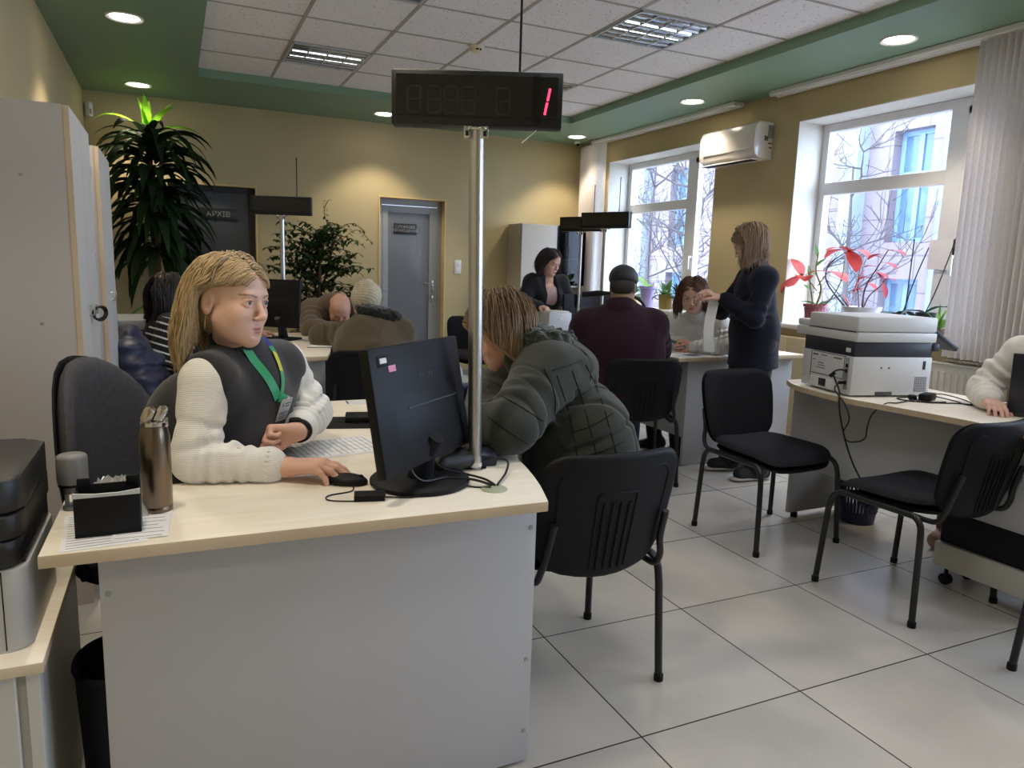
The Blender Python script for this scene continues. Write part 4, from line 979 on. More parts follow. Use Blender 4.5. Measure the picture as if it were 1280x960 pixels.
for lb, y0, y1 in (('cream panel radiator under the near window behind the right desk', 2.72, 3.72), ('cream panel radiator under the far window', 5.9, 7.1)):
    t = thing('radiator', lb, 'radiator', (4.60, (y0+y1)/2, .18))
    G().box(4.59, 4.64, y0, y1, .18, .75, .006).obj('panel', M_rad, t)
    g = G(); n = int((y1-y0)/.045)
    for k in range(n):
        y = y0+.03+(y1-y0-.06)*k/(n-1); g.box(4.578, 4.60, y-.012, y+.012, .23, .70, .006)
    g.obj('ribs', M_rad, t)
    G().box(4.585, 4.65, y0-.002, y1+.002, .745, .757, .003).obj('top_grille', M_rad, t)
    G().tube([(4.62, y0-.03, .24), (4.62, y0+.02, .24)], .014, 8).tube([(4.62, y0-.03, .24), (4.62, y0-.03, 0)], .010, 8).obj('pipe', M_rad, t)
# boxed panels under the sill between the windows
M_boxc = mat('beige_boxed_panel', rgb(196, 182, 152), .55, var=.03)
t = thing('wall_cupboard', 'beige boxed cupboard under the near window sill behind the standing woman', 'cupboard', (4.62, 4.47, 0))
G().box(4.56, 4.675, 4.27, 4.66, .0, .80, .004).obj('body', M_boxc, t)
G().box(4.545, 4.562, 4.46, 4.65, .04, .78, .003).obj('door', M_boxc, t)
G().tube([(4.545, 4.48, .60), (4.53, 4.48, .60), (4.53, 4.48, .66), (4.545, 4.48, .66)], .004, 6).obj('handle', M_steel, t)
# cabinet in the far right corner
t = thing('bookcase', 'pale cabinet with one door and open shelves in the far right corner', 'cabinet', (4.2, 7.9, 0))
X0, X1, Y0, Y1, HC = 3.66, 4.52, 7.72, 8.085, 1.80
M_bc = mat('ash_grey_laminate', rgb(182, 172, 158), .5, var=.02)
G().box(X0, X0+.018, Y0, Y1, 0, HC).box(X1-.018, X1, Y0, Y1, 0, HC).box(X0+.018, X1-.018, Y0+.0005, Y1, HC-.018, HC-.0005).box(X0+.018, X1-.018, Y1-.008, Y1-.0005, .058, HC-.018).box(4.11, 4.128, Y0+.001, Y1-.008, .058, HC-.018).box(X0+.018, X1-.018, Y0+.0005, Y1, .04, .058).obj('carcass', M_bc, t, smooth=False)
dd = G().box(X0+.002, 4.118, Y0-.018, Y0-.001, .05, HC-.004, .002).obj('door', M_bc, t, smooth=False)
G().tube([(4.08, Y0-.018, .98), (4.08, Y0-.045, .98), (4.08, Y0-.045, 1.10), (4.08, Y0-.018, 1.10)], .005).obj('handle', M_steel, dd)
for z in (.42, .78, 1.08, 1.40): G().box(4.128, X1-.018, Y0+.01, Y1-.01, z, z+.018).obj('shelf_board', M_bc, t, smooth=False)
dg = G().box(4.13, X1-.004, Y0-.008, Y0-.003, 1.10, HC-.004).obj('glass_door', glass_mat('smoked_glass', (.32, .32, .34, 1)), t, smooth=False)
t = thing('vase', 'dark figurine behind the smoked glass of the corner cabinet', 'ornament', (4.33, 7.9, 1.418))
G().lathe([(0, 0), (.05, 0), (.055, .02), (.03, .05), (.045, .12), (.06, .17), (.03, .22), (.022, .26), (.03, .29), (0, .31)], (0, 0, 0), 20).obj('body', M_black, t, True)
# monitors and boards at the other desks
monitor('black monitor seen from behind on the second left desk', (.665, 5.22, 1.00), radians(-42), .14, .30, .33, (.68, 5.24, .75), False, .10, False)
monitor('dark monitor on the far right desk before the brunette woman', (3.28, 5.62, .945), radians(10), .05, .42, .27, (3.28, 5.66, .75), False, .10, False)
monitor('dark monitor on the far right desk nearer the window', (3.78, 5.95, .93), radians(-6), .05, .42, .27, (3.78, 6.0, .75), False, .10, False)
board('small black number board above the second left desk', (.70, 5.36, .75), (.70, 5.36, 1.60), radians(-22), .41, .125, .016)
board('black number board by the far window, nearer of two overlapping boards', (3.10, 5.00, .75), (3.10, 5.00, 1.615), radians(-62), .43, .125, .014)
board('black number board by the far window, half hidden behind the nearer board', (3.22, 5.58, .75), (3.22, 5.58, 1.615), radians(-62), .43, .125, .014)
t = thing('printer', 'small white printer on the far desk in front of the brunette woman', 'printer', (3.02, 5.58, .75))
G().box(2.88, 3.10, 5.47, 5.70, .752, .925, .008).obj('body', M_pw, t)
G().box(2.90, 3.08, 5.48, 5.69, .926, .936, .003).obj('lid', M_white, t)
G().box(2.97, 3.01, 5.466, 5.47, .86, .88, .001).obj('label', M_white, t)
# gooseneck lamp on the middle right desk
t = thing('desk_lamp', 'black gooseneck lamp arching over the middle right desk', 'lamp', (3.15, 4.55, .75))
G().lathe([(0, 0), (.06, 0), (.062, .012), (.02, .02), (.012, .03)], (3.17, 4.50, .75), 24).obj('base', M_black, t)
G().tube(bez([(3.17, 4.50, .77), (3.175, 4.50, .95), (3.16, 4.52, 1.06), (3.06, 4.57, 1.12), (2.93, 4.64, 1.125)], 36), .011, 8).obj('gooseneck', M_black, t)
G().tube([(2.95, 4.63, 1.126), (2.86, 4.68, 1.122), (2.76, 4.73, 1.11)], [.013, .022, .02], 12).obj('lamp_head', M_black, t)
sheet('paper', 'white papers on the middle right desk beside the standing woman', (3.22, 3.95, 0), .30, .21, radians(6), 8)
sheet('paper', 'printed white sheet at the near corner of the middle right desk', (3.08, 3.85, 0), .21, .15, radians(-8), 6)
# things on the second left desk
t = thing('notebook', 'small open notebook with pen on the second left desk', 'notebook', (.86, 4.78, .75))
G().cbox((.86, 4.80, .756), (.16, .21, .010), radians(-12), .002).obj('pages', M_paper, t)
G().cbox((.86, 4.80, .7515), (.166, .216, .002), radians(-12)).obj('cover', M_black, t)
t = thing('telephone', 'black office telephone on the second left desk', 'telephone', (.92, 5.12, .75))
G().cbox((.93, 5.10, .768), (.17, .13, .032), radians(-10), .008, radians(6)).obj('base', M_black, t)
G().tube(bez([(.86, 5.17, .80), (.90, 5.165, .812), (.96, 5.15, .812), (1.0, 5.14, .80)], 16), [.016]*3+[.011]*10+[.016]*4 if False else .014, 8).obj('handset', M_black, t)
# grey device with cables and little bench on the far left
t = thing('copier', 'grey box shaped copier against the left wall behind the cabinets', 'copier', (-.30, 5.35, 0))
G().box(-.68, -.14, 5.10, 5.62, .0, .83, .01).obj('body', mat('grey_copier_plastic', rgb(142, 146, 152), .5), t)
G().box(-.68, -.13, 5.09, 5.63, .835, .90, .012).obj('lid', mat('grey_copier_lid', rgb(156, 160, 165), .5), t)
for k in range(3):
    tag(G().tube(bez([(-.14, 5.2+.04*k, .88-.02*k), (-.02, 5.25+.05*k, .90-.02*k), (.10, 5.35, .85-.05*k), (.16, 5.5, .72)], 24), .004, 6).obj('cable', mat('white_cable', rgb(190, 190, 190), .5)), 'white cable running from the grey copier to the wall', 'cable', 'white cables behind the grey copier')
t = thing('side_table', 'small birch side table with leafy plant behind the striped woman', 'table', (.10, 6.2, 0))
G().box(-.12, .40, 5.95, 6.4, .70, .722, .002).obj('top', M_birch, t)
for x in (-.09, .36):
    for y in (5.98, 6.36): G().box(x, x+.035, y-.017, y+.017, 0, .70, .002).obj('leg', M_lam, t)
# ================================================================== SMOOTH BODIES: distance fields meshed with surface nets
def V3(*a): return np.array(a, float)
def nrm(v): v = np.asarray(v, float); return v/np.linalg.norm(v)
class Field:
    def __init__(s): s.ops = []; s.lo = np.full(3, 1e9); s.hi = np.full(3, -1e9)
    def _ext(s, p, r):
        s.lo = np.minimum(s.lo, np.asarray(p)-r); s.hi = np.maximum(s.hi, np.asarray(p)+r)
    def cap(s, a, b, ra, rb=None, k=.02, fl=None, op='u'):
        rb = ra if rb is None else rb; a = np.asarray(a, float); b = np.asarray(b, float)
        m = max(ra, rb)
        if op == 'u': s._ext(a, m); s._ext(b, m)
        s.ops.append((op, 'cap', (a, b, ra, rb, fl), k, np.minimum(a, b)-m, np.maximum(a, b)+m)); return s
    def chain(s, pts, rs, k=.02, **kw):
        for i in range(len(pts)-1): s.cap(pts[i], pts[i+1], rs[i], rs[i+1], k, **kw)
        return s
    def ell(s, c, r, R=None, k=.02, op='u'):
        c = np.asarray(c, float); r = np.asarray(r, float); R = np.eye(3) if R is None else np.asarray(R, float)   # rows: axes
        e = np.sqrt(((R*r[:, None])**2).sum(0))
        if op == 'u': s._ext(c-e, 0); s._ext(c+e, 0)
        s.ops.append((op, 'ell', (c, r, R), k, c-e, c+e)); return s
    def cut(s, p, n, k=.004):
        """remove everything on the side n points to"""
        s.ops.append(('c', 'pl', (np.asarray(p, float), nrm(n)), k, None, None)); return s
    def add(s, o): s.ops += o.ops; s.lo = np.minimum(s.lo, o.lo); s.hi = np.maximum(s.hi, o.hi); return s
    def mesh(s, vox, post=None, lo=None, hi=None):
        lo = (s.lo if lo is None else np.asarray(lo, float))-vox*4; hi = (s.hi if hi is None else np.asarray(hi, float))+vox*4
        n = np.maximum(4, np.ceil((hi-lo)/vox).astype(int)+1)
        ax = [lo[i]+vox*np.arange(n[i]) for i in range(3)]
        Fd = np.full(tuple(n), .06, np.float32)
        for op, ty, pr_, k, l, h in s.ops:
            if ty == 'pl':
                sl = [slice(0, n[i]) for i in range(3)]
            else:
                mg = k+.028+vox; sl = []
                for i in range(3):
                    a = int(max(0, np.floor((l[i]-mg-lo[i])/vox))); b = int(min(n[i], np.ceil((h[i]+mg-lo[i])/vox)+1))
                    sl.append(slice(a, b))
                if any(q.start >= q.stop for q in sl): continue
            X = ax[0][sl[0]][:, None, None].astype(np.float32); Y = ax[1][sl[1]][None, :, None].astype(np.float32); Zz = ax[2][sl[2]][None, None, :].astype(np.float32)
            if ty == 'cap':
                a, b, ra, rb, fl = pr_; ba = b-a; px, py, pz = X-a[0], Y-a[1], Zz-a[2]
                if fl is not None:
                    nn, sc = nrm(fl[0]), fl[1]; q = (px*nn[0]+py*nn[1]+pz*nn[2])*(sc-1)
                    px = px+q*nn[0]; py = py+q*nn[1]; pz = pz+q*nn[2]; ba = ba+nn*(sc-1)*float(ba@nn)
                L2 = float(ba@ba)+1e-12
                t = np.clip((px*ba[0]+py*ba[1]+pz*ba[2])/L2, 0, 1)
                d = np.sqrt((px-t*ba[0])**2+(py-t*ba[1])**2+(pz-t*ba[2])**2)-(ra+(rb-ra)*t)
                if fl is not None: d = d/np.sqrt(fl[1])
            elif ty == 'ell':
                c, r, R = pr_; px, py, pz = X-c[0], Y-c[1], Zz-c[2]
                q = [(px*R[i][0]+py*R[i][1]+pz*R[i][2])/r[i] for i in range(3)]
                k0 = np.sqrt(q[0]**2+q[1]**2+q[2]**2); k1 = np.sqrt((q[0]/r[0])**2+(q[1]/r[1])**2+(q[2]/r[2])**2)+1e-9
                d = k0*(k0-1)/k1
            else:
                p, nn = pr_; d = (X-p[0])*nn[0]+(Y-p[1])*nn[1]+(Zz-p[2])*nn[2]
            S = tuple(sl); f = Fd[S]
            if op == 'u':
                hh = np.maximum(k-np.abs(f-d), 0)/max(k, 1e-6); Fd[S] = np.minimum(f, d)-hh*hh*k*.25
            else:
                e = d if op == 'c' else -d
                hh = np.maximum(k-np.abs(f-e), 0)/max(k, 1e-6); Fd[S] = np.maximum(f, e)+hh*hh*k*.25
        if post is not None:
            I = np.nonzero(np.abs(Fd) < .022)
            P = np.stack([ax[i][I[i]] for i in range(3)], 1)
            Fd[I] += post(P).astype(np.float32)
        return nets(Fd, lo, vox)
def nets(Fd, lo, vox):
    B = Fd < 0; nx, ny, nz = B.shape
    c = np.zeros((nx-1, ny-1, nz-1), np.uint8)
    for i in (0, 1):
        for j in (0, 1):
            for k in (0, 1): c += B[i:nx-1+i, j:ny-1+j, k:nz-1+k]
    I = np.stack(np.nonzero((c > 0) & (c < 8)), 1)
    flat = (I[:, 0]*(ny-1)+I[:, 1])*(nz-1)+I[:, 2]
    cv = {}
    for i in (0, 1):
        for j in (0, 1):
            for k in (0, 1): cv[(i, j, k)] = Fd[I[:, 0]+i, I[:, 1]+j, I[:, 2]+k].astype(float)
    acc = np.zeros((len(I), 3)); cnt = np.zeros(len(I))
    cs = list(cv)
    for a in cs:
        for d in range(3):
            if a[d]: continue
            b = tuple(a[q]+(1 if q == d else 0) for q in range(3))
            va, vb = cv[a], cv[b]; m = (va < 0) != (vb < 0)
            t = np.where(m, va/(va-vb+1e-20), 0)
            pos = np.array(a, float)[None, :].repeat(len(I), 0); pos[:, d] += t
            acc[m] += pos[m]; cnt[m] += 1
    Vt = lo+vox*(I+acc/cnt[:, None])
    Q = []
    for d in range(3):
        e1, e2 = [(1, 2), (2, 0), (0, 1)][d]
        s0 = [slice(1, -1)]*3; s0[d] = slice(0, B.shape[d]-1); s1 = list(s0); s1[d] = slice(1, B.shape[d])
        a, b = B[tuple(s0)], B[tuple(s1)]
        E = np.stack(np.nonzero(a != b), 1)
        if len(E) == 0: continue
        off = np.ones(3, int); off[d] = 0; E = E+off
        ins = B[E[:, 0], E[:, 1], E[:, 2]]
        def idx(o1, o2):
            F = E.copy(); F[:, e1] -= o1; F[:, e2] -= o2
            return np.searchsorted(flat, (F[:, 0]*(ny-1)+F[:, 1])*(nz-1)+F[:, 2])
        q = np.stack([idx(1, 1), idx(0, 1), idx(0, 0), idx(1, 0)], 1)
        q[~ins] = q[~ins][:, ::-1]; Q.append(q)
    return Vt, np.concatenate(Q)
def np_obj(name, Vt, Q, m, parent=None, col=None):
    me = bpy.data.meshes.new(name)
    me.vertices.add(len(Vt)); me.vertices.foreach_set('co', Vt.astype(np.float32).ravel())
    k = Q.shape[1]
    me.loops.add(Q.size); me.loops.foreach_set('vertex_index', Q.astype(np.int32).ravel())
    me.polygons.add(len(Q)); me.polygons.foreach_set('loop_start', np.arange(0, Q.size, k, dtype=np.int32)); me.polygons.foreach_set('loop_total', np.full(len(Q), k, np.int32))
    me.polygons.foreach_set('use_smooth', np.ones(len(Q), bool)); me.update(calc_edges=True); me.validate()
    if col is not None:
        ca = me.color_attributes.new('Col', 'FLOAT_COLOR', 'POINT')
        ca.data.foreach_set('color', np.concatenate([col, np.ones((len(col), 1))], 1).astype(np.float32).ravel())
    me.materials.append(m)
    o = bpy.data.objects.new(name, me); link(o)
    return attach(o, parent)
_lat = np.random.RandomState(3).rand(32, 32, 32)*2-1
def vnoise(P, f):
    q = np.asarray(P)*f; i = np.floor(q).astype(int); t = q-i; t = t*t*(3-2*t); o = 0
    for a in (0, 1):
        for b in (0, 1):
            for c in (0, 1):
                w = (t[:, 0] if a else 1-t[:, 0])*(t[:, 1] if b else 1-t[:, 1])*(t[:, 2] if c else 1-t[:, 2])
                o = o+w*_lat[(i[:, 0]+a) % 32, (i[:, 1]+b) % 32, (i[:, 2]+c) % 32]
    return o
def folds(P, amp, f=9., st=(1, 1, 1)):
    """soft cloth folds: ridged noise"""
    q = P*np.array(st); w = q+.05*np.stack([vnoise(q+7, 5), vnoise(q+13, 5), vnoise(q+29, 5)], 1)
    return amp*(np.abs(vnoise(w, f))*2-.6+.5*vnoise(w, f*2.3))
def across(P, a, b, amp, per, frac=(0, 1), ph=0.):
    """creases running round a limb from a to b"""
    a = np.asarray(a, float); ba = np.asarray(b, float)-a; L = np.linalg.norm(ba); d = ba/L; w = P-a; t = w@d
    rad = np.linalg.norm(w-np.outer(t, d), axis=1)
    m = np.clip((t/L-frac[0])/.12, 0, 1)*np.clip((frac[1]-t/L)/.12, 0, 1)*np.clip((.14-rad)/.03, 0, 1)
    return amp*m*np.sin(2*pi*t/per+ph+3.5*vnoise(P, 11))

# ------------------------------------------------------------------ anatomy
class Head:
    def __init__(s, c, f, up=(0, 0, 1), sc=1.):
        s.c = V3(*c); s.f = nrm(f); s.r = nrm(np.cross(s.f, up)); s.u = np.cross(s.r, s.f); s.sc = sc
        s.R = np.stack([s.r, s.f, s.u])
    def P(s, x, y, z): return s.c+s.sc*(x*s.r+y*s.f+z*s.u)
    def loc(s, P): return (np.asarray(P)-s.c) @ s.R.T/s.sc
    def field(s, F, female=True, detail=True):
        q = s.sc; e = lambda x, y, z, rx, ry, rz, k=.012, op='u': F.ell(s.P(x, y, z), (rx*q, ry*q, rz*q), s.R, k, op)
        c = lambda a, b, ra, rb=None, k=.012: F.cap(s.P(*a), s.P(*b), ra*q, (rb if rb else ra)*q, k)
        j = 1. if female else 1.1
        e(0, -.022, .033, .0725, .092, .078)
        e(0, .036, .040, .057, .050, .052, .03)
        e(0, .022, -.022, .0575*j, .062, .066, .03)
        for x in (-1, 1):
            c((x*.049*j, .004, -.052), (x*.015*j, .064, -.0985), .014, .012, .03)
            e(x*.033*j, .034, -.052, .0245, .036, .036, .03)
            e(x*.037, .058, -.030, .019, .0185, .020, .022)
        e(0, .070, -.0985, .017*j, .0145, .0145, .018)
        e(0, .060, -.070, .027, .027, .030, .022)
        e(0, .020, -.080, .035, .050, .022, .03)
        c((-.030, .077, .019), (.030, .077, .019), .0085, k=.018)
        if detail:
            for x in (-1, 1):
                e(x*.0305, .0935, .0, .0165, .0120, .0105, .010, 's')
                e(x*.0305, .0730, .0, .0128, .0128, .0120, .002)
                F.chain([s.P(x*.045, .0715, .000), s.P(x*.039, .0815, .0066), s.P(x*.0305, .0860, .0082), s.P(x*.022, .0835, .0058), s.P(x*.0175, .0785, .0)], [.0018*q, .0026*q, .0029*q, .0025*q, .0018*q], .003)
                F.chain([s.P(x*.044, .0720, -.0025), s.P(x*.038, .0805, -.0068), s.P(x*.0305, .0832, -.0082), s.P(x*.022, .0810, -.0062)], [.0015*q, .0021*q, .0022*q, .0016*q], .004)
                c((x*.0085, .0985, -.0385), (x*.0125, .0925, -.0385), .0050, k=.007)
            c((0, .080, .012), (0, .1035, -.030), .0058, .0078, .012)
            e(0, .1040, -.0335, .0088, .0088, .0078, .007)
            for x in (-1, 1): e(x*.0055, .1020, -.0430, .0030, .0045, .0026, .002, 's')
            c((-.019, .0775, -.0655), (-.004, .0885, -.0628), .0034, .0046, .005); c((.019, .0775, -.0655), (.004, .0885, -.0628), .0034, .0046, .005)
            c((-.017, .0785, -.0715), (0, .0870, -.0735), .0036, .0054, .005); c((.017, .0785, -.0715), (0, .0870, -.0735), .0036, .0054, .005)
            F.chain([s.P(-.021, .0800, -.0682), s.P(0, .0938, -.0680), s.P(.021, .0800, -.0682)], [.0010*q, .0014*q, .0010*q], .0016, op='s')
            e(0, .0885, -.0845, .014, .005, .004, .006, 's')
        for x in (-1, 1):
            e(x*.073, -.014, -.012, .0070, .018, .030, .008)
            e(x*.0785, -.010, -.008, .0045, .010, .018, .006, 's')
        return F
    def paint(s, Vt, skin, lip, brow, iris=(.05, .06, .07), eye=True, hairline=None):
        L = s.loc(Vt); C = np.tile(np.array(skin, float), (len(Vt), 1))
        def blob(c, r, col, a=1., soft=.35):
            q = (L-np.array(c))/np.array(r); d = np.sqrt((q*q).sum(1)); w = np.clip((1-d)/soft, 0, 1)*a
            C[:] = C*(1-w[:, None])+np.array(col)*w[:, None]
        for x in (-1, 1):
            blob((x*.042, .06, -.034), (.03, .04, .028), np.array(skin)*np.array((1.08, .84, .82)), .5, 1.)
            if eye:
                blob((x*.0305, .085, -.0002), (.0120, .008, .0050), (.50, .48, .46), 1, .25)
                blob((x*.0305, .085, .0004), (.0056, .008, .0056), iris, 1, .25)
                blob((x*.0305, .087, .0062), (.0160, .012, .0024), (.03, .024, .02), .85, .5)
                blob((x*.036, .087, .0095), (.015, .012, .006), np.array(skin)*np.array((.72, .62, .60)), .5, .8)
            for k in range(6):
                blob((x*(.015+.0068*k), .0885-.0026*k, .0185+.0030*(1-((k-3.2)/2.6)**2)), (.0060, .02, .0032), brow, .9, .6)
        blob((0, .104, -.035), (.014, .016, .012), np.array(skin)*np.array((1.05, .84, .82)), .6, 1.)
        blob((0, .088, -.0642), (.0205, .016, .0046), lip, .9, .5); blob((0, .086, -.0735), (.018, .016, .0056), lip, .9, .5)
        blob((0, .088, -.0681), (.0200, .012, .0014), np.array(lip)*.35, .9, .6)
        return C
def hand(F, wr, d, n, side, curl=(.5, .5, .55, .6), sc=1., thumb=(.6, .5), spread=.06):
    """d: wrist to knuckles, n: where the palm faces, side: +1 thumb on d x n"""
    wr = V3(*wr); d = nrm(d); n = np.asarray(n, float); n = nrm(n-d*(n@d)); s_ = np.cross(d, n)*side
    kn = []
    for i, (a, o, r) in enumerate(((.086, .029, .0125), (.090, .010, .0125), (.086, -.009, .012), (.077, -.027, .011))):
        p = wr+sc*(d*a+s_*o); kn.append(p); F.cap(wr+sc*(d*.012+s_*o*.55), p, .0155*sc, r*sc, .014)
    tips = []
    for i, Lf in enumerate((.070, .078, .073, .057)):
        p = kn[i]; a = 0.; dd0 = nrm(d+s_*(spread*(1.4-i)))
        for k, fr in enumerate((.45, .31, .24)):
            a += curl[i]*(1.0, 1.15, .7)[k]
            q = p+sc*Lf*fr*(dd0*cos(a)+n*sin(a)); r0, r1 = ((.0098, .0088), (.0088, .0079), (.0079, .0066))[k]
            w = (1, 1, .95, .84)[i]*sc
            F.cap(p, q, r0*w, r1*w, .0035 if k else .006); p = q
        tips.append(p)
    p = wr+sc*(d*.022+s_*.024+n*.006); t0, t1 = thumb
    for k, (L_, r0, r1) in enumerate(((.042, .0155, .0115), (.032, .0112, .0098), (.026, .0098, .0075))):
        a = t0*(1-.35*k); dd = nrm(d*(.75+.2*k)+s_*a+n*(t1*(.5+.5*k)))
        q = p+sc*L_*dd; F.cap(p, q, r0*sc, r1*sc, .006 if k else .012); p = q
    return tips
def body(j, F=None, g=0., parts='tnal', sl=1., female=True, bust=.0, k=.03, legr=1., tl=None, armg=None):
    """adds trunk (t), neck (n), arms (a), legs (l) of the skeleton j, grown by g"""
    F = F or Field(); up = nrm(j['nk']-j['pv']); rt = nrm(j['shR']-j['shL']); rt = nrm(rt-up*(rt@up)); fw = np.cross(up, rt)
    R = np.stack([rt, fw, up]); h = np.linalg.norm(j['nk']-j['pv']); W = np.linalg.norm(j['shR']-j['shL'])/2; w = j.get('w', 1.)
    ag = g if armg is None else armg
    if 't' in parts:
        mid = (j['shL']+j['shR'])/2; bow = j.get('bow', 0.)
        ch = mid-up*h*.22+fw*.012+(-fw*bow)
        F.ell(ch, (W*.80*w+g, .092*w+g, h*.30+g), R, k*.7)
        bl = j['pv']+up*h*.32+fw*(.018-bow*.8); F.ell(bl, (W*.72*w+g, .098*w+g, h*.30+g), R, k)
        F.ell(j['pv'], (W*.90*w+g, .112*w+g, .11+g), R, k)
        for s_ in ('L', 'R'):
            sh = j['sh'+s_]; F.cap(j['nk']-up*.015, sh-up*.0+(mid-sh)*.15, .036+g, .044+g, k)
            F.cap(sh+(mid-sh)*.06, ch+(sh-mid)*.35, .050+g, .07+g, k*.7)
            if bust: F.ell(ch+fw*(.055+bust*.4)+(sh-mid)*.42-up*.04, (.060+g, .042+bust+g, .060+g), R, .04)
    if 'n' in parts: F.cap(j['nk']-up*.02, j['nt'], .056+g, .050+g, .025)
    if 'a' in parts:
        for s_ in ('L', 'R'):
            if 'sh'+s_ not in j or 'el'+s_ not in j: continue
            sh, el, wr = j['sh'+s_], j['el'+s_], j['wr'+s_]; e2 = el+(wr-el)*min(1, sl)
            F.cap(sh, el, .050+ag, .040+ag, k); r1 = .040+(.0265-.040)*min(1, sl); F.cap(el, el+(e2-el)*.35, .041+ag, .042+ag, .02); F.cap(el+(e2-el)*.3, e2, .042+ag, r1+ag, .012)
    if 'l' in parts:
        for s_ in ('L', 'R'):
            hp, kn, an = j['hip'+s_], j['kn'+s_], j['an'+s_]
            F.cap(hp, kn, .082*legr+g, .056*legr+g, .04); F.chain([kn, kn+(an-kn)*.35, an], [.056*legr+g, .056*legr+g, .040*legr+g], .02)
    return F
def shoes(j, F=None, L_=.25, g=0., which='LR'):
    F = F or Field()
    for s_ in which:
        an = j['an'+s_]; t = nrm(j['toe'+s_]); z0 = j.get('fz', 0.)
        a = np.array((an[0], an[1], z0+.045))-t*.05; b = a+t*(L_-.08)
        F.cap(a, a+t*.08, .044+g, .042+g, .02).cap(a+t*.06, b, .042+g, .034+g, .03).cap(an+np.array((0, 0, .04)), a+t*.01, .045+g, .044+g, .03).cut((0, 0, z0+.004), (0, 0, -1))
    return F
def person(label, loc, group=None): return thing('person', label, 'person', loc)
M_skin = mat('skin', (0, 0, 0, 1), .48, var=.03, vscale=30, bump=.08, bscale=400, attr='Col')
M_hairv = mat('hair_strands', (0, 0, 0, 1), .42, var=.10, vscale=60, attr='Col', spec=.45)
SK = np.array(rgb(220, 178, 158)[:3]); SK2 = np.array(rgb(206, 158, 138)[:3]); LIP = np.array(rgb(178, 92, 90)[:3])
def strands(name, H, roots, parent, base, var=.25, n_seg=14, L_=.35, r=.0024, off=.006, part=None, back=.4, seed=1, grav=1., lenf=None, push=None, curl=0., skull=None, out=.25):
    """hair strands as thin tapered tubes flowing from the parting round the skull and down"""
    R = np.random.RandomState(seed); V = []; Q = []; Cc = []; base = np.array(base)
    ec, er = skull or ((0, -.022, .035), (.074, .094, .082))
    ec = np.array(ec); er = np.array(er)+off
    up_w = H.R @ np.array((0, 0, 1.))
    for ri in range(len(roots)):
        x, y, z = roots[ri]; d = nrm((x, y, z)); p = ec+d*er
        Ls = L_ if lenf is None else lenf(p); st = Ls/n_seg
        sd = np.sign(p[0]-(part if part is not None else 0)) or 1
        v = nrm(np.array((sd*.9, -back, .15))+R.randn(3)*.10); pts = [p]
        lift = R.uniform(0, .012)
        for k in range(n_seg):
            v = nrm(v*1.0-up_w*grav*.38+R.randn(3)*.05*(1+curl*2)+np.array((0, -back*.10, 0)))
            p = p+v*st
            e2 = er+lift
            q = (p-ec)/e2; m = np.linalg.norm(q)
            if m < 1: p2 = ec+q/m*e2; v = nrm(v*.4+(p2-pts[-1])/st*.6) if np.linalg.norm(p2-pts[-1]) > 1e-6 else v; p = p2
            if push is not None: p = push(p, lift)
            pts.append(p)
        pts = np.array(pts); W_pts = H.c+H.sc*(pts @ H.R)
        T = np.gradient(W_pts, axis=0); T /= np.linalg.norm(T, axis=1)[:, None]+1e-9
        a = np.cross(T, np.array((.3, .5, .8))); a /= np.linalg.norm(a, axis=1)[:, None]+1e-9; b = np.cross(T, a)
        rr_ = r*R.uniform(.7, 1.5)*np.linspace(1, .25, len(pts))**.7
        o = len(V)*0+sum(len(q) for q in V)
        ring = []
        for kk in range(4):
            an = kk*pi/2; ring.append(W_pts+(a*cos(an)+b*sin(an))*rr_[:, None])
        ring = np.stack(ring, 1).reshape(-1, 3); V.append(ring)
        tone = base*(1+var*R.uniform(-1, 1)); Cc.append(np.tile(np.clip(tone, 0, 1), (len(ring), 1)))
        for i in range(len(pts)-1):
            for kk in range(4):
                Q.append((o+i*4+kk, o+i*4+(kk+1) % 4, o+(i+1)*4+(kk+1) % 4, o+(i+1)*4+kk))
    return np_obj(name, np.concatenate(V), np.array(Q), M_hairv, parent, np.concatenate(Cc))
def scalp_roots(n, seed, zmin=-.25, ymax=.72, front=None):
    R = np.random.RandomState(seed); out = []
    while len(out) < n:
        v = nrm(R.randn(3))
        lim = zmin+(1.05*max(0, v[1]+.15) if v[1] > -.15 else 0)
        if v[2] > lim and v[1] < ymax: out.append(v)
    return out
def tint(o_v, col, amp=.0): return np.tile(np.array(col), (len(o_v), 1))
def garment(name, F, vox, m, parent, post=None, label=None):
    Vt, Q = F.mesh(vox, post); o = np_obj(name, Vt, Q, m, parent)
    if label: o['label'] = label
    return o
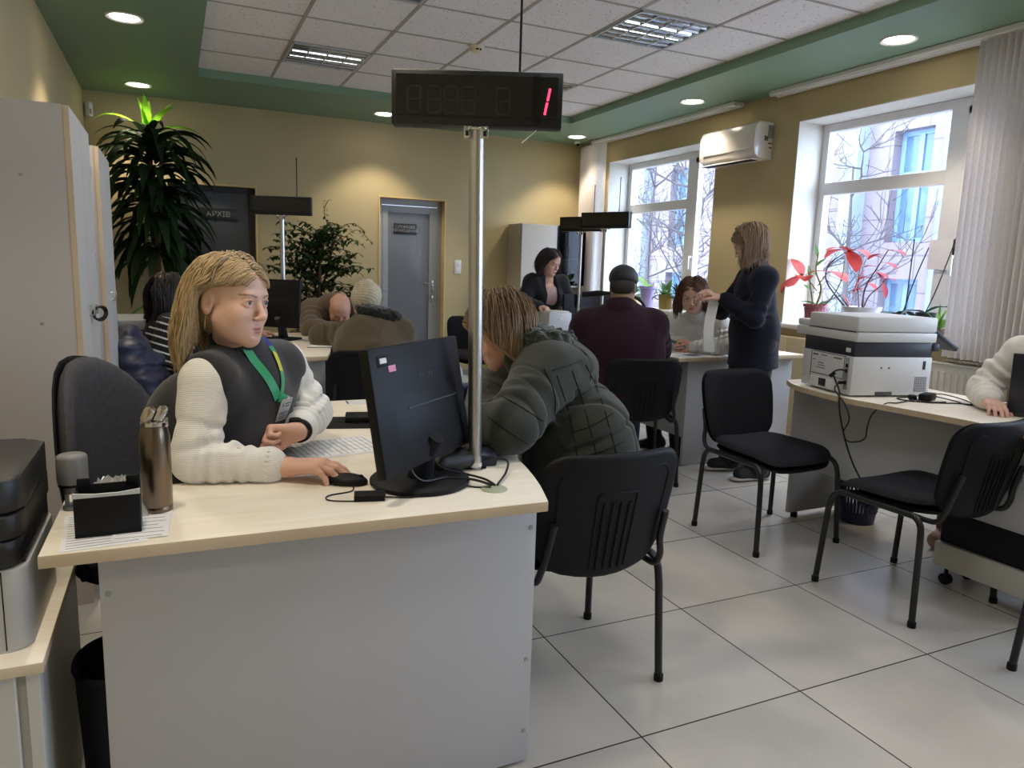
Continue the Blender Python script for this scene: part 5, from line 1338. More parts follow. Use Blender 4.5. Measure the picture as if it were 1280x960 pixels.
def hair_long(H, parent, base, L_=.33, n=1500, part=.012, tuck=True, seed=3, hairline=.50, var=.22, vol=.010, back=.55, name='hair', r=.0021, wave=.012, fwd=0., clear=.055):
    """parted hair combed round the skull; tuck: swept behind the ears"""
    R = np.random.RandomState(seed); base = np.array(base)
    ec = np.array((0, -.010, .035)); er0 = np.array((.0745, .1015, .079))
    upl = H.R @ np.array((0, 0, 1.)); V = []; Q = []; C = []; o = 0; ns = 18
    while len(V) < n:
        d = nrm(R.randn(3)); x, y, z = d
        lim = -.35 if y < -.1 else (-.35+(hairline+.35)*min(1, ((y+.1)/.72)**.8))
        if z < lim or y > .92: continue
        lift = vol*(.35+.9*R.rand())*(1 if y < .3 else .55); e = er0+lift
        p = ec+d*(er0+.002); sd = 1. if (p[0]-part+R.randn()*.003) > 0 else -1.
        pts = [p]; st = L_*R.uniform(.82, 1.05)/ns; ph = R.uniform(0, 6.28); cl = int(R.rand()*9)
        top = np.clip((z-.55)/.4, 0, 1)
        v = nrm(np.array((sd*(.55+.7*top), -back-.85*max(0, y), .12*top)))
        for k in range(ns):
            g = -upl*.42; v = nrm(v+g+np.array((0, -back*.09 if pts[-1][2] > .0 else .05*(pts[-1][1] < -.09), 0))+R.randn(3)*.03)
            if pts[-1][1] > .03 and pts[-1][2] > .02: v[1] = min(v[1], -.45*pts[-1][1]/.09)
            q = pts[-1]+v*st
            for _ in range(2):
                w = (q-ec)/e; m = np.linalg.norm(w)
                if m < 1: q = ec+w/m*e
            fy = clear-.35*max(0, .05-q[2])*(1 if clear < .1 else 0)
            if tuck:
                lim_y = -.030-.10*max(0, .03-q[2])
                if q[2] < .040 and q[1] > lim_y: q[1] = q[1]*.35+lim_y*.65
                if q[2] < .01 and abs(q[0]) < .066 and q[1] > -.085: q[0] = sd*(.066+lift*.6) if abs(q[0]) > .03 else q[0]
            else:
                if q[2] < .05 and q[1] > fy: q[1] = q[1]*.4+fy*.6
                if q[2] < .03 and abs(q[0]) < .068 and q[1] > -.07: q[0] = sd*(.068+lift*.8) if abs(q[0]) > .03 else q[0]
            if fwd and q[2] < -.07 and abs(q[0]) > .03: q[1] += fwd*st*(1 if q[1] < .10 else .2)
            if q[2] < -.03: q[0] += wave*.12*sin(q[2]*38+cl*.7); q[1] += wave*.10*cos(q[2]*33+cl)
            v = nrm((q-pts[-1])+v*st*.35); pts.append(q)
        pts = np.array(pts); Wp = H.c+H.sc*(pts @ H.R)
        T = np.gradient(Wp, axis=0); T /= np.linalg.norm(T, axis=1)[:, None]+1e-9
        a = np.cross(T, np.array((.3, .5, .8))); a /= np.linalg.norm(a, axis=1)[:, None]+1e-9; b = np.cross(T, a)
        rr_ = r*R.uniform(.7, 1.4)*np.concatenate([np.linspace(.6, 1, 4), np.linspace(1, .3, ns-3)])
        ring = np.stack([Wp+(a*cos(q)+b*sin(q))*rr_[:, None] for q in (0, 2.094, 4.189)], 1).reshape(-1, 3)
        V.append(ring); C.append(np.tile(np.clip(base*(1+var*R.uniform(-1, 1)), 0, 1), (len(ring), 1)))
        for i in range(ns):
            for kk in range(3): Q.append((o+i*3+kk, o+i*3+(kk+1) % 3, o+(i+1)*3+(kk+1) % 3, o+(i+1)*3+kk))
        o += len(ring)
    ob = np_obj(name, np.concatenate(V), np.array(Q), M_hairv, parent, np.concatenate(C))
    F = Field(); F.ell(H.P(*ec), er0*H.sc-.001, H.R, .02); F.ell(H.P(0, -.060, -.03), (.062*H.sc, .045*H.sc, .07*H.sc), H.R, .04)
    F.ell(H.P(0, .100, -.030), (.064, .060, .105), H.R, .015, 's')
    F.ell(H.P(0, .115, -.005), (.095, .078, .075), H.R, .01, 's')
    for x in (-1, 1): F.ell(H.P(x*.085, .020, -.025), (.03, .05, .060), H.R, .015, 's')
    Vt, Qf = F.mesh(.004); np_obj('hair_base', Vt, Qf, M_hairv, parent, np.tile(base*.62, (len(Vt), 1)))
    return ob
# ================================================================== PEOPLE
def skel(**kw): return {k: (V3(*v) if isinstance(v, tuple) else v) for k, v in kw.items()}
def sit(j, dr, kl=.42, w=.09, kz=.53, back=.06, spread=.03, fz=0.):
    d = nrm(V3(dr[0], dr[1], 0)); r = V3(d[1], -d[0], 0); p = j['pv']
    for s_, q in (('R', 1), ('L', -1)):
        hp = p+r*q*w+V3(0, 0, -.03); kn = V3(p[0], p[1], kz)+d*kl+r*q*(w+spread)
        j['hip'+s_] = hp; j['kn'+s_] = kn; a = kn-d*back; j['an'+s_] = V3(a[0], a[1], .09+fz); j['toe'+s_] = d+r*q*.15
    return j
def stand(j, dr, w=.085, spread=.02, fz=0.):
    d = nrm(V3(dr[0], dr[1], 0)); r = V3(d[1], -d[0], 0); p = j['pv']
    for s_, q in (('R', 1), ('L', -1)):
        hp = p+r*q*w+V3(0, 0, -.05); b = V3(p[0], p[1], 0)+r*q*(w+spread)
        j['hip'+s_] = hp; j['kn'+s_] = b+V3(0, 0, .48)+d*.02; j['an'+s_] = b+V3(0, 0, .09)-d*.03; j['toe'+s_] = d+r*q*.2
    return j
def skin_obj(F, H, parent, vox, skin=SK, lip=LIP, brow=(.12, .08, .05), extra=None, eye=True):
    Vt, Q = F.mesh(vox)
    C = H.paint(Vt, skin, lip, brow, eye=eye)
    far = np.linalg.norm(Vt-H.c, axis=1) > .2
    C[far] = np.array(skin)*np.array((1.02, .96, .95))
    if extra: extra(Vt, C)
    return np_obj('body', Vt, Q, M_skin, parent, C)
def bvh_of(o):
    from mathutils.bvhtree import BVHTree
    me = o.data
    return BVHTree.FromPolygons([v.co.copy() for v in me.vertices], [tuple(p.vertices) for p in me.polygons])
def ribbon(name, bvh, pts, aim, w, off, m, parent, n=24, th=.0012):
    """flat band laid on a surface: pts are projected along aim"""
    P = bez([Vector(p) for p in pts], n); hits = []
    aim = Vector(aim).normalized()
    for p in P:
        h = bvh.ray_cast(p-aim*.35, aim)
        hits.append((h[0], h[1]) if h[0] is not None else (None, None))
    good = [(h, nn) for h, nn in hits if h is not None]
    V = []; F = []
    for i, (h, nn) in enumerate(good):
        t = (good[min(i+1, len(good)-1)][0]-good[max(i-1, 0)][0]).normalized(); s_ = t.cross(-aim).normalized()
        for u, v in ((-1, 0), (1, 0), (1, 1), (-1, 1)): V.append(h-aim*(off+th*v)+s_*(u*w/2))
    for i in range(len(good)-1):
        for k in range(4): F.append((i*4+k, i*4+(k+1) % 4, (i+1)*4+(k+1) % 4, (i+1)*4+k))
    F += [(3, 2, 1, 0), tuple(len(V)-4+k for k in range(4))]
    return G().raw(V, F).obj(name, m, parent), good
def cloth(name, c, rough=.85, bump=.25, bs=300, var=.08, vs=25, sheen=.2, wave=None, spec=.25, bd=.002):
    return mat(name, c, rough, var=var, vscale=vs, bump=bump, bscale=bs, sheen=sheen, wave=wave, spec=spec, bdist=bd)
M_trous = cloth('black_trouser_cloth', rgb(26, 26, 30))
M_navyj = cloth('dark_navy_jeans', rgb(34, 38, 54))
M_shoe = mat('black_shoe_leather', rgb(24, 23, 24), .5, var=.05)
M_sole = mat('off_white_sole', rgb(176, 168, 162), .7, var=.03)

def add_shoes(j, parent, m, vox, L_=.25, g=0.):
    out = []
    for s_ in 'RL': out.append(garment('shoe', shoes(j, None, L_, g, s_), vox, m, parent))
    return out
# ---------------------------------------------------------------- A: the blonde woman at the front desk
A = person('blonde woman in grey vest over white sweater with green lanyard, hand on mouse', (.05, 2.18, 0))
j = skel(pv=(.02, 2.22, .57), nk=(.150, 2.095, 1.048), nt=(.135, 2.03, 1.13), shR=(.062, 1.965, .985), shL=(.285, 2.205, .99),
         elR=(.030, 1.900, .800), wrR=(.236, 1.830, .782), elL=(.365, 2.205, .842), wrL=(.292, 2.000, .832))
sit(j, (.63, -.77), .40, .09, .54, .02)
H = Head((.135, 2.008, 1.190), (.69, -.72, -.09), (.05, .0, 1), .98)
F = Field(); H.field(F); body(j, F, 0, 'tnal', bust=.008)
tipsR = hand(F, j['wrR'], (.86, -.50, .10), (.05, .0, -1), 1, (.30, .34, .40, .48), 1.03, (.45, .5), .07)
tipsL = hand(F, j['wrL'], (-.95, -.02, -.02), (.05, -.80, -.60), -1, (1.15, 1.2, 1.25, 1.3), .93, (.30, .9), .0)
for s_ in 'LR':
    F.cap(j['an'+s_], j['an'+s_]+nrm(j['toe'+s_])*.12-V3(0, 0, .04), .04, .03)
def nails(Vt, C):
    for t in tipsR:
        d = np.linalg.norm(Vt-t-V3(0, 0, .004), axis=1); w = np.clip((.0075-d)/.003, 0, 1)*.6
        C[:] = C*(1-w[:, None])+np.array((.78, .55, .52))*w[:, None]
skin_obj(F, H, A, .0026, SK, LIP, (.13, .075, .045), nails)
M_sweat = cloth('white_ribbed_knit', rgb(238, 237, 234), .9, .5, 120, .03, 20, .3, wave=70, bd=.0016)
F = body(j, None, .008, 'ta', .80, k=.024, armg=.0135)
F.chain([j['elR']+(j['wrR']-j['elR'])*t for t in (.76, .81)], [.046, .047], .004).chain([j['elL']+(j['wrL']-j['elL'])*t for t in (.74, .79)], [.046, .046], .004)
F.cut((0, 0, .7525), (0, 0, -1), .006) if False else None
fold = lambda P: folds(P, .0035, 8)+across(P, j['shR'], j['elR'], .005, .055, (.45, 1.0))+across(P, j['elR'], j['wrR'], .003, .035, (0, .75))+across(P, j['shL'], j['elL'], .005, .05, (.3, 1.0))+across(P, j['elL'], j['wrL'], .004, .035, (0, .8))
garment('sweater', F, .0045, M_sweat, A, fold)
g = G()     # scalloped lace cuff
for wr, el in ((j['wrR'], j['elR']),):
    a = el+(wr-el)*.80; d = nrm(wr-el); u = nrm(np.cross(d, (0, 0, 1))); v = np.cross(d, u)
    for k in range(22):
        t = 2*pi*k/22; p = a+(u*cos(t)+v*sin(t))*.0435
        g.ball(p+d*.004, (.0062, .0062, .0062), None, 8, 6)
g.obj('lace_cuff', M_sweat, A)
M_vest = cloth('dark_grey_knit_vest', rgb(50, 50, 55), .95, .45, 260, .10, 40, .35, bd=.003)
F = body(j, None, .024, 't', bust=.008, k=.035)
F.ell((.035, 2.155, .80), (.135, .125, .19), None, .05)
F.cap(j['nk']-V3(0, 0, .02), j['nk']+(j['nt']-j['nk'])*.15, .070, .062, .03)
for s_ in 'RL': F.cut(j['sh'+s_]+(j['sh'+s_]-j['sh'+('L' if s_ == 'R' else 'R')])*.07+V3(0, 0, 0), (j['sh'+s_]-j['sh'+('L' if s_ == 'R' else 'R')])*V3(1, 1, .2)+V3(0, 0, .01), .02)
vest = garment('vest', F, .005, M_vest, A, lambda P: folds(P, .004, 6, (1, 1, .45)))
F = Field().chain([j['nk']-V3(0, 0, .02), j['nk']+(j['nt']-j['nk'])*.42, j['nk']+(j['nt']-j['nk'])*.55], [.068, .0615, .060], .012).cut(j['nk']+(j['nt']-j['nk'])*.62, j['nt']-j['nk'], .004)
axn = nrm(j['nt']-j['nk'])
def ribs(P):
    w = P-j['nk']; w = w-np.outer(w@axn, axn); a1 = nrm(np.cross(axn, (1, 0, 0))); a2 = np.cross(axn, a1)
    return .0016*np.sin(48*np.arctan2(w@a1, w@a2))
garment('collar', F, .0028, cloth('charcoal_rib_knit', rgb(52, 52, 56), .95), A, ribs)
F = body(j, None, .016, 'l'); F.ell(j['pv'], (.165, .145, .13), None, .04)
garment('trousers', F, .009, M_trous, A, lambda P: folds(P, .004, 7))
add_shoes(j, A, M_shoe, .006, .235)
M_hb = np.array(rgb(188, 162, 122)[:3])
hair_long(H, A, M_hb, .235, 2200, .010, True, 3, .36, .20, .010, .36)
# lanyard, badge, earrings, watch
rt = nrm(j['shR']-j['shL']); up_ = nrm(j['nk']-j['pv']); fw = np.cross(up_, rt); mid = (j['shR']+j['shL'])/2
Lp = lambda a, b, c: mid+rt*a+fw*b+up_*c
bv = bvh_of(vest)
M_lan = mat('green_satin_ribbon', rgb(36, 172, 112), .38, var=.04, sheen=.3)
rb, hits = ribbon('lanyard', bv, [Lp(.062, .2, 0.118), Lp(.050, .2, 0.072), Lp(.030, .2, 0.023), Lp(.010, .2, -0.022)], -fw, .026, .004, M_lan, A)
rb2, h2 = ribbon('lanyard', bv, [Lp(-.050, .2, 0.111), Lp(-.045, .2, 0.065), Lp(-.026, .2, 0.016), Lp(-.004, .2, -0.018)], -fw, .022, .003, M_lan, A)
ribbon('lanyard_patch', bv, [Lp(-.046, .2, 0.071), Lp(-.040, .2, 0.055), Lp(-.032, .2, 0.036)], -fw, .0222, .0048, mat('yellow_ribbon', rgb(232, 222, 60), .4, var=0), rb2)
ribbon('lanyard_trim', bv, [Lp(-.050, .2, 0.106), Lp(-.047, .2, 0.081)], -fw, .0224, .0048, mat('blue_ribbon', rgb(40, 60, 150), .4, var=0), rb2)
ribbon('lanyard_fold', bv, [Lp(.004, .2, -0.018), Lp(-.016, .2, -0.027), Lp(-.032, .2, -0.033)], -fw, .026, .007, mat('light_green_ribbon', rgb(84, 214, 164), .35, var=.03), rb)
hp = bv.ray_cast(Vector(Lp(-.012, .35, -0.053)), Vector(-fw))[0]
Rb = Matrix((Vector(-rt), Vector(up_), Vector(fw))).transposed()
Mb_ = Matrix.Translation(hp+Vector(fw)*.010) @ Rb.to_4x4()
bd = G().box(-.024, .024, -.034, .034, -.0015, .0015, .001, 2, Mb_).obj('name_badge', mat('silver_badge_card', rgb(186, 188, 190), .35, var=0), A)
g = G()
for q in ((-.004, .020, .018, .021), (-.004, .016, .010, .013), (-.018, .014, -.008, -.006), (-.018, .010, -.013, -.011), (-.018, .020, -.020, -.018), (-.018, .012, -.026, -.024), (.0185, .0205, -.028, -.006)): g.box(q[0], q[1], q[2], q[3], .0015, .0019, 0, 2, Mb_)
g.obj('badge_lines', M_gap, bd, smooth=False)
text('badge_mark', '6', .016, Mb_ @ Vector((-.013, .016, .0017)), Rb, M_black, bd, .0002)
G().box(-.006, .006, .032, .042, -.001, .003, .001, 2, Mb_).obj('clip', M_chrome, bd)
for s_ in (1,):
    p = H.P(s_*.083, -.006, -.046)
    G().tube([p+H.u*.004, p-H.u*.012], .0012, 6).tube([p-H.u*.010, p-H.u*.030], .0016, 6).obj('earring', mat('gold', rgb(200, 160, 90), .25, metal=1., var=0), A)
w0 = j['elL']+(j['wrL']-j['elL'])*.97; dv = nrm(j['wrL']-j['elL']); u = nrm(np.cross(dv, (0, 0, 1))); v = np.cross(u, dv)
wt = G().tube([w0+(u*cos(t)+v*sin(t)*.9)*.034 for t in [2*pi*k/28 for k in range(29)]], .009, 8, cap=False, flat=.35).obj('watch_strap', M_blackm, A)
G().lathe([(0, .006), (.014, .006), (.0165, .004), (.0165, -.003)], (0, 0, 0), 24, Matrix.Translation(w0+v*.030+u*.008) @ Vector((0, 0, 1)).rotation_difference(Vector(v)).to_matrix().to_4x4()).obj('watch_case', M_black, wt)
# mouse under her hand
t = thing('mouse', 'black computer mouse under the hand of the blonde woman', 'mouse', (.362, 1.748, .75))
F = Field().ell((.372, 1.748, .757), (.052, .029, .019), np.array(((.86, -.5, 0), (.5, .86, 0), (0, 0, 1))), .01).cut((0, 0, .751), (0, 0, -1), .003)
Vt, Q = F.mesh(.0025); np_obj('shell', Vt, Q, M_black, t)
G().lathe([(0, -.003), (.007, -.003), (.007, .003), (0, .003)], (0, 0, 0), 14, Matrix.Translation((.402, 1.730, .768)) @ Matrix.Rotation(radians(60), 4, 'Z') @ Matrix.Rotation(pi/2, 4, 'Y')).obj('wheel', M_blackm, t)

# ---------------------------------------------------------------- B: visitor in the green hooded jacket
Bp = person('visitor in dark green hooded jacket bent over the front desk, seen from the side', (1.1, 1.98, 0))
j = skel(w=1.12, pv=(1.20, 1.985, .58), nk=(1.045, 2.115, 1.035), nt=(1.0, 2.13, 1.07), shL=(1.045, 1.985, .965), shR=(1.175, 2.275, .985),
         elL=(.862, 1.855, .838), wrL=(.775, 2.02, .795), elR=(1.02, 2.36, .83), wrR=(.90, 2.10, .80), bow=.01)
sit(j, (-.93, .37), .36, .09, .54, -.04)
H = Head((.945, 2.145, 1.095), (-.80, .28, -.52), (-.3, .1, 1), 1.0)
F = Field(); H.field(F); body(j, F, 0, 'tnal')
hand(F, j['wrL'], (-.6, .75, -.05), (0, .1, -1), 1, (.7, .75, .8, .8), .95); hand(F, j['wrR'], (-.6, -.8, -.05), (.1, 0, -1), 1, (.8, .8, .8, .8), .95)
skin_obj(F, H, Bp, .0042, SK2)
M_gj = cloth('dark_olive_padded_cotton', rgb(50, 52, 45), .85, .3, 220, .07, 20, .25)
F = body(j, None, .043, 'ta', .92, k=.045, armg=.044)
F.ell(j['pv']+V3(-.02, 0, -.02), (.205, .20, .14), None, .08).ell((1.20, 1.985, .72), (.150, .19, .20), None, .06)
F.cap(j['nk']-V3(-.03, .0, .03), j['nk']+(j['nt']-j['nk'])*.7, .098, .082, .03)
F.ell((1.150, 2.075, 1.015), (.115, .14, .058), np.array((nrm((.85, -.35, -.38)), nrm((.38, .92, 0)), nrm(np.cross(nrm((.85, -.35, -.38)), nrm((.38, .92, 0)))))), .035)
F.cut((0, 0, .757), (0, 0, -1), .02) if False else None
up_ = nrm(j['nk']-j['pv']); rt = nrm(j['shR']-j['shL']); rt = nrm(rt-up_*(rt@up_)); fw = np.cross(up_, rt); hj = np.linalg.norm(j['nk']-j['pv'])
def quilt(P):
    w = P-j['pv']; a = w@up_/hj; x = w@rt; y = w@fw
    back = np.clip((-y+.03)/.05, 0, 1); o = np.zeros(len(P))
    low = (a < .80)
    for q in (.10, .36, .62): o += .009*np.exp(-((a-q-.25*x)/.022)**2)*back*low
    for q in (-.13, -.02, .09, .19): o += .006*np.exp(-((x-q-.03*np.sin(a*6))/.008)**2)*back*low*(a < .66)
    for s_ in 'LR':
        sh, el, wr = j['sh'+s_], j['el'+s_], j['wr'+s_]
        for A0, B0, fr in ((sh, el, (.30, .62, .95)), (el, wr, (.35,))):
            d = nrm(B0-A0); L_ = np.linalg.norm(B0-A0); t = (P-A0)@d/L_; r_ = np.linalg.norm((P-A0)-np.outer((P-A0)@d, d), axis=1)
            for q in fr: o += .0032*np.exp(-((t-q-.12*np.sin(P[:, 0]*20))/.028)**2)*(r_ < .13)*(t > 0)
        o += .006*np.exp(-(((P-sh)@nrm(sh-(j['shL']+j['shR'])/2)+.030)/.010)**2)*(np.linalg.norm(P-sh, axis=1) < .14)
    return o+folds(P, .008, 6)+across(P, j['shL'], j['elL'], .003, .07, (.35, 1.))
jk = garment('jacket', F, .0045, M_gj, Bp, quilt)
bvj = bvh_of(jk); M_seam = cloth('dark_seam_thread', rgb(24, 25, 22)); am = (.48, .87, -.08)
for P in ([(1.03, 1.925, .991), (1.075, 1.91, 1.005), (1.119, 1.89, 1.02)], [(1.052, 1.895, .882), (1.10, 1.875, .91), (1.165, 1.854, .948)], [(1.084, 1.867, .806), (1.14, 1.85, .83), (1.196, 1.825, .865)], [(1.10, 1.842, .735), (1.16, 1.82, .755), (1.224, 1.798, .782)],
          [(1.042, 1.914, .977), (1.073, 1.881, .854), (1.096, 1.847, .70)], [(1.126, 1.885, 1.005), (1.163, 1.848, .905), (1.20, 1.807, .74)], [(1.085, 1.90, .99), (1.118, 1.865, .87), (1.150, 1.83, .72)],
          [(.840, 1.899, .93), (.90, 1.87, .905), (.965, 1.84, .858)], [(.81, 1.89, .875), (.86, 1.87, .845), (.915, 1.836, .80)], [(.99, 1.90, 1.0), (1.012, 1.87, .93), (1.0, 1.84, .86)]):
    ribbon('seam', bvj, P, am, .0045, .0008, M_seam, jk, 16, .001)
F = Field()     # fleece lining round the collar
R_ = random.Random(3)
for k in range(150):
    a = R_.uniform(0, 2*pi); rr2 = .082+R_.uniform(-.02, .024)
    c = V3(1.080, 2.095, 1.062)+rr2*(V3(.75, -.25, -.12)*cos(a)+V3(.35, .92, 0)*sin(a))*1.05+V3(0, 0, R_.uniform(-.012, .022))
    if (c-H.c)@H.f > -.01: continue
    F.ell(c, (R_.uniform(.018, .028),)*3, None, .012)
garment('fleece_lining', F, .004, cloth('dark_green_fleece', rgb(48, 53, 43), 1., .8, 90, .2, 60, .5, bd=.006), Bp, lambda P: .005*vnoise(P, 70)+.004*vnoise(P, 120))
F = body(j, None, .02, 'l'); F.ell(j['pv'], (.17, .15, .12), None, .04)
garment('trousers', F, .01, M_navyj, Bp, lambda P: folds(P, .004, 7))
add_shoes(j, Bp, mat('purple_grey_boot', rgb(58, 52, 78), .6), .007, .25)
M_hbr = np.array(rgb(132, 106, 76)[:3])
hair_long(H, Bp, M_hbr, .20, 2100, .0, False, 8, .34, .30, .016, .20, r=.0015)
# ---------------------------------------------------------------- C: man in the maroon coat
P_ = person('man in dark maroon coat and black cap seated with his back to the camera', (2.5, 3.72, 0))
j = skel(w=1.3, pv=(2.50, 3.68, .58), nk=(2.485, 3.775, 1.06), nt=(2.50, 3.80, 1.12), shL=(2.285, 3.86, .955), shR=(2.665, 3.68, .965),
         elL=(2.33, 4.06, .74), wrL=(2.56, 4.16, .70), elR=(2.80, 3.80, .80), wrR=(2.955, 4.02, .785), bow=.03)
sit(j, (.31, .95), .40, .10, .53)
H = Head((2.515, 3.815, 1.195), (.62, .74, -.22), (0, 0, 1), 1.02)
F = Field(); H.field(F, False); body(j, F, 0, 'tnal', female=False)
hand(F, j['wrR'], (.55, .80, -.05), (0, 0, -1), -1, (.4, .45, .5, .5)); hand(F, j['wrL'], (.9, .3, -.3), (0, 0, -1), 1, (.4, .45, .5, .5))
skin_obj(F, H, P_, .005, SK2, eye=True)
F = body(j, None, .045, 'ta', .93, k=.05, armg=.036, female=False); F.ell(j['pv'], (.23, .21, .14), None, .08)
F.ell((2.475, 3.73, .86), (.20, .15, .24), np.array((nrm((.9, -.43, 0)), nrm((.43, .9, 0)), (0, 0, 1))), .05)
garment('coat', F, .007, cloth('dark_maroon_wool', rgb(48, 29, 38), .95, .2, 200, .08, 20, .1, spec=.1), P_, lambda P: folds(P, .008, 6, (1, 1, .6))+across(P, j['shR'], j['elR'], .005, .07, (.3, 1)))
F = Field().cap((2.475, 3.765, 1.045), (2.492, 3.79, 1.105), .112, .096, .02).cut((2.495, 3.79, 1.105), (.25, .3, 1), .01).cap((2.49, 3.79, 1.06), (2.50, 3.80, 1.16), .072, .070, .01, op='s')
garment('collar', F, .005, cloth('dark_maroon_wool', None), P_, lambda P: folds(P, .003, 9))
F = Field().cap((2.493, 3.79, 1.07), (2.50, 3.80, 1.118), .074, .070, .01)
garment('scarf', F, .005, cloth('tan_scarf', rgb(150, 124, 92)), P_)
F = Field().ell(H.P(0, -.020, .050), (.088, .108, .080), H.R, .01).cut(H.P(0, 0, .022), H.u*-1, .006)
F.ell(H.P(0, .10, .022), (.070, .055, .010), np.stack([H.r, nrm(H.f-H.u*.25), nrm(H.u+H.f*.25)]), .014)
garment('cap', F, .004, cloth('black_leather_cap', rgb(28, 28, 30), .5, .3, 60, spec=.4), P_, lambda P: -.002*np.abs(np.sin(3*np.arctan2((P-H.c)@H.r, (P-H.c)@H.f)))**.3)
F = Field().ell(H.P(0, -.045, .0), (.077, .075, .06), H.R, .01).ell(H.P(0, .08, -.02), (.09, .085, .09), H.R, .01, 's')
garment('hair', F, .004, mat('dark_short_hair', rgb(52, 47, 44), .8, bump=.5, bscale=200), P_)
F = body(j, None, .02, 'l'); garment('trousers', F, .01, M_navyj, P_, lambda P: folds(P, .004, 7)); add_shoes(j, P_, M_shoe, .007, .27)

# ---------------------------------------------------------------- D: woman with glasses
P_ = person('woman with glasses in light grey sweater seated behind the middle right desk', (3.55, 4.2, 0))
j = skel(pv=(3.53, 4.22, .57), nk=(3.310, 4.075, 1.020), nt=(3.260, 4.04, 1.085), shR=(3.245, 4.225, .935), shL=(3.415, 3.925, .94),
         elR=(3.32, 4.36, .80), wrR=(3.225, 4.115, .795), elL=(3.355, 3.80, .815), wrL=(3.215, 3.975, .792), bow=.02)
sit(j, (-.9, -.1), .40, .09, .53)
H = Head((3.205, 4.005, 1.150), (-.60, -.66, -.34), (0, 0, 1), .98)
F = Field(); H.field(F); body(j, F, 0, 'tnal', bust=.012)
hand(F, j['wrL'], (-.45, .85, .25), (-.5, .2, .0), -1, (.7, .7, .8, .9), .95); hand(F, j['wrR'], (-.35, -.80, .2), (-.4, .2, -.1), 1, (.8, .8, .9, 1.), .95)
skin_obj(F, H, P_, .0036, SK, LIP, (.10, .07, .05))
M_gsw = cloth('light_grey_knit', rgb(218, 220, 220), .95, .4, 160, .04, 20, .3, bd=.002)
F = body(j, None, .017, 'ta', .93, bust=.014); F.cap(j['nk']-V3(0, 0, .02), j['nk']+(j['nt']-j['nk'])*.25, .068, .062, .02)
garment('sweater', F, .005, M_gsw, P_, lambda P: folds(P, .005, 8)+across(P, j['shL'], j['elL'], .005, .05, (.3, 1))+across(P, j['elL'], j['wrL'], .004, .035))
F = body(j, None, .014, 'l'); F.ell(j['pv'], (.17, .15, .12), None, .04); garment('trousers', F, .01, M_trous, P_); add_shoes(j, P_, M_shoe, .008, .24)
hair_long(H, P_, rgb(104, 74, 62)[:3], .24, 1100, .010, False, 5, .40, .22, .012, .30)
gl = mat('pale_metal_glasses', rgb(196, 190, 186), .25, metal=1., var=0)
g = G()
for x in (-1, 1):
    g.tube([H.P(x*.033+.021*cos(t), .102, .001+.016*sin(t)) for t in [2*pi*k/20 for k in range(21)]], .0014, 6, cap=False)
    g.tube([H.P(x*.054, .101, .004), H.P(x*.074, .05, .004), H.P(x*.078, -.01, .002)], .0015, 6)
g.tube([H.P(-.012, .102, .004), H.P(0, .105, .007), H.P(.012, .102, .004)], .0013, 6).obj('glasses', gl, P_)
w0 = j['elL']+(j['wrL']-j['elL'])*.90; dv = nrm(j['wrL']-j['elL']); u = nrm(np.cross(dv, (0, 0, 1))); v = np.cross(u, dv)
G().tube([w0+(u*cos(t)+v*sin(t))*.036 for t in [2*pi*k/24 for k in range(25)]], .012, 8, cap=False, flat=.35).cbox(w0-u*.036*-1, (.03, .03, .034), 0, .006).obj('watch', M_blackm, P_)
G().lathe([(0, .0), (.006, .002), (.0, .004)], (0, 0, 0), 10, Matrix.Translation(Vector((3.245, 3.985, .955)))).obj('pendant', M_steel, P_)
t = thing('phone', 'teal cased phone held by the woman with glasses', 'phone', (3.17, 4.07, .80))
G().cbox((3.165, 4.085, .808), (.074, .15, .009), radians(30), .003, radians(14)).obj('case', mat('teal_phone_case', rgb(70, 150, 160), .4), t)
G().cbox((3.165, 4.085, .813), (.066, .14, .002), radians(30), .001, radians(14)).obj('screen', M_pan, t)

# ---------------------------------------------------------------- E: standing woman in the navy coat
P_ = person('woman in long navy jacket standing and holding a white paper strip', (3.32, 3.53, 0))
j = skel(pv=(3.335, 3.535, .95), nk=(3.305, 3.525, 1.345), nt=(3.275, 3.530, 1.40), shR=(3.385, 3.675, 1.27), shL=(3.245, 3.385, 1.275),
         elR=(3.27, 3.79, 1.05), wrR=(3.10, 3.68, 1.15), elL=(3.185, 3.385, 1.035), wrL=(3.085, 3.565, 1.145))
stand(j, (-.87, .35), .085, .035)
j['kn'+'L'] = V3(3.31, 3.46, .48); j['anL'] = V3(3.335, 3.42, .09); j['knR'] = V3(3.31, 3.62, .48); j['anR'] = V3(3.34, 3.66, .09); j['toeL'] = V3(-1, .05, 0); j['toeR'] = V3(-1, .2, 0)
H = Head((3.235, 3.535, 1.485), (-.72, .55, -.50), (0, 0, 1), .98)
F = Field(); H.field(F); body(j, F, 0, 'tnal')
hand(F, j['wrL'], (-.62, .72, .30), (-.2, .3, -.9), 1, (.7, .8, .9, .9), .95); hand(F, j['wrR'], (-.9, -.1, .35), (0, -.4, -.9), -1, (.7, .8, .9, .9), .95)
skin_obj(F, H, P_, .0042, SK, LIP)
M_nb = cloth('navy_suit_cloth', rgb(27, 29, 42), .9, .15, 300, .06, 20, .1, spec=.15)
F = body(j, None, .024, 'ta', .95, k=.03, armg=.014)
F.chain([(3.325, 3.53, 1.10), (3.335, 3.535, .95), (3.345, 3.54, .74)], [.150, .172, .195], .05, fl=(nrm((-.87, .45, 0)), 1.28)).cut((0, 0, .715), (0, 0, -1), .006)
F.cap(j['nk']-V3(0, 0, .03), j['nk'], .078, .068, .02)
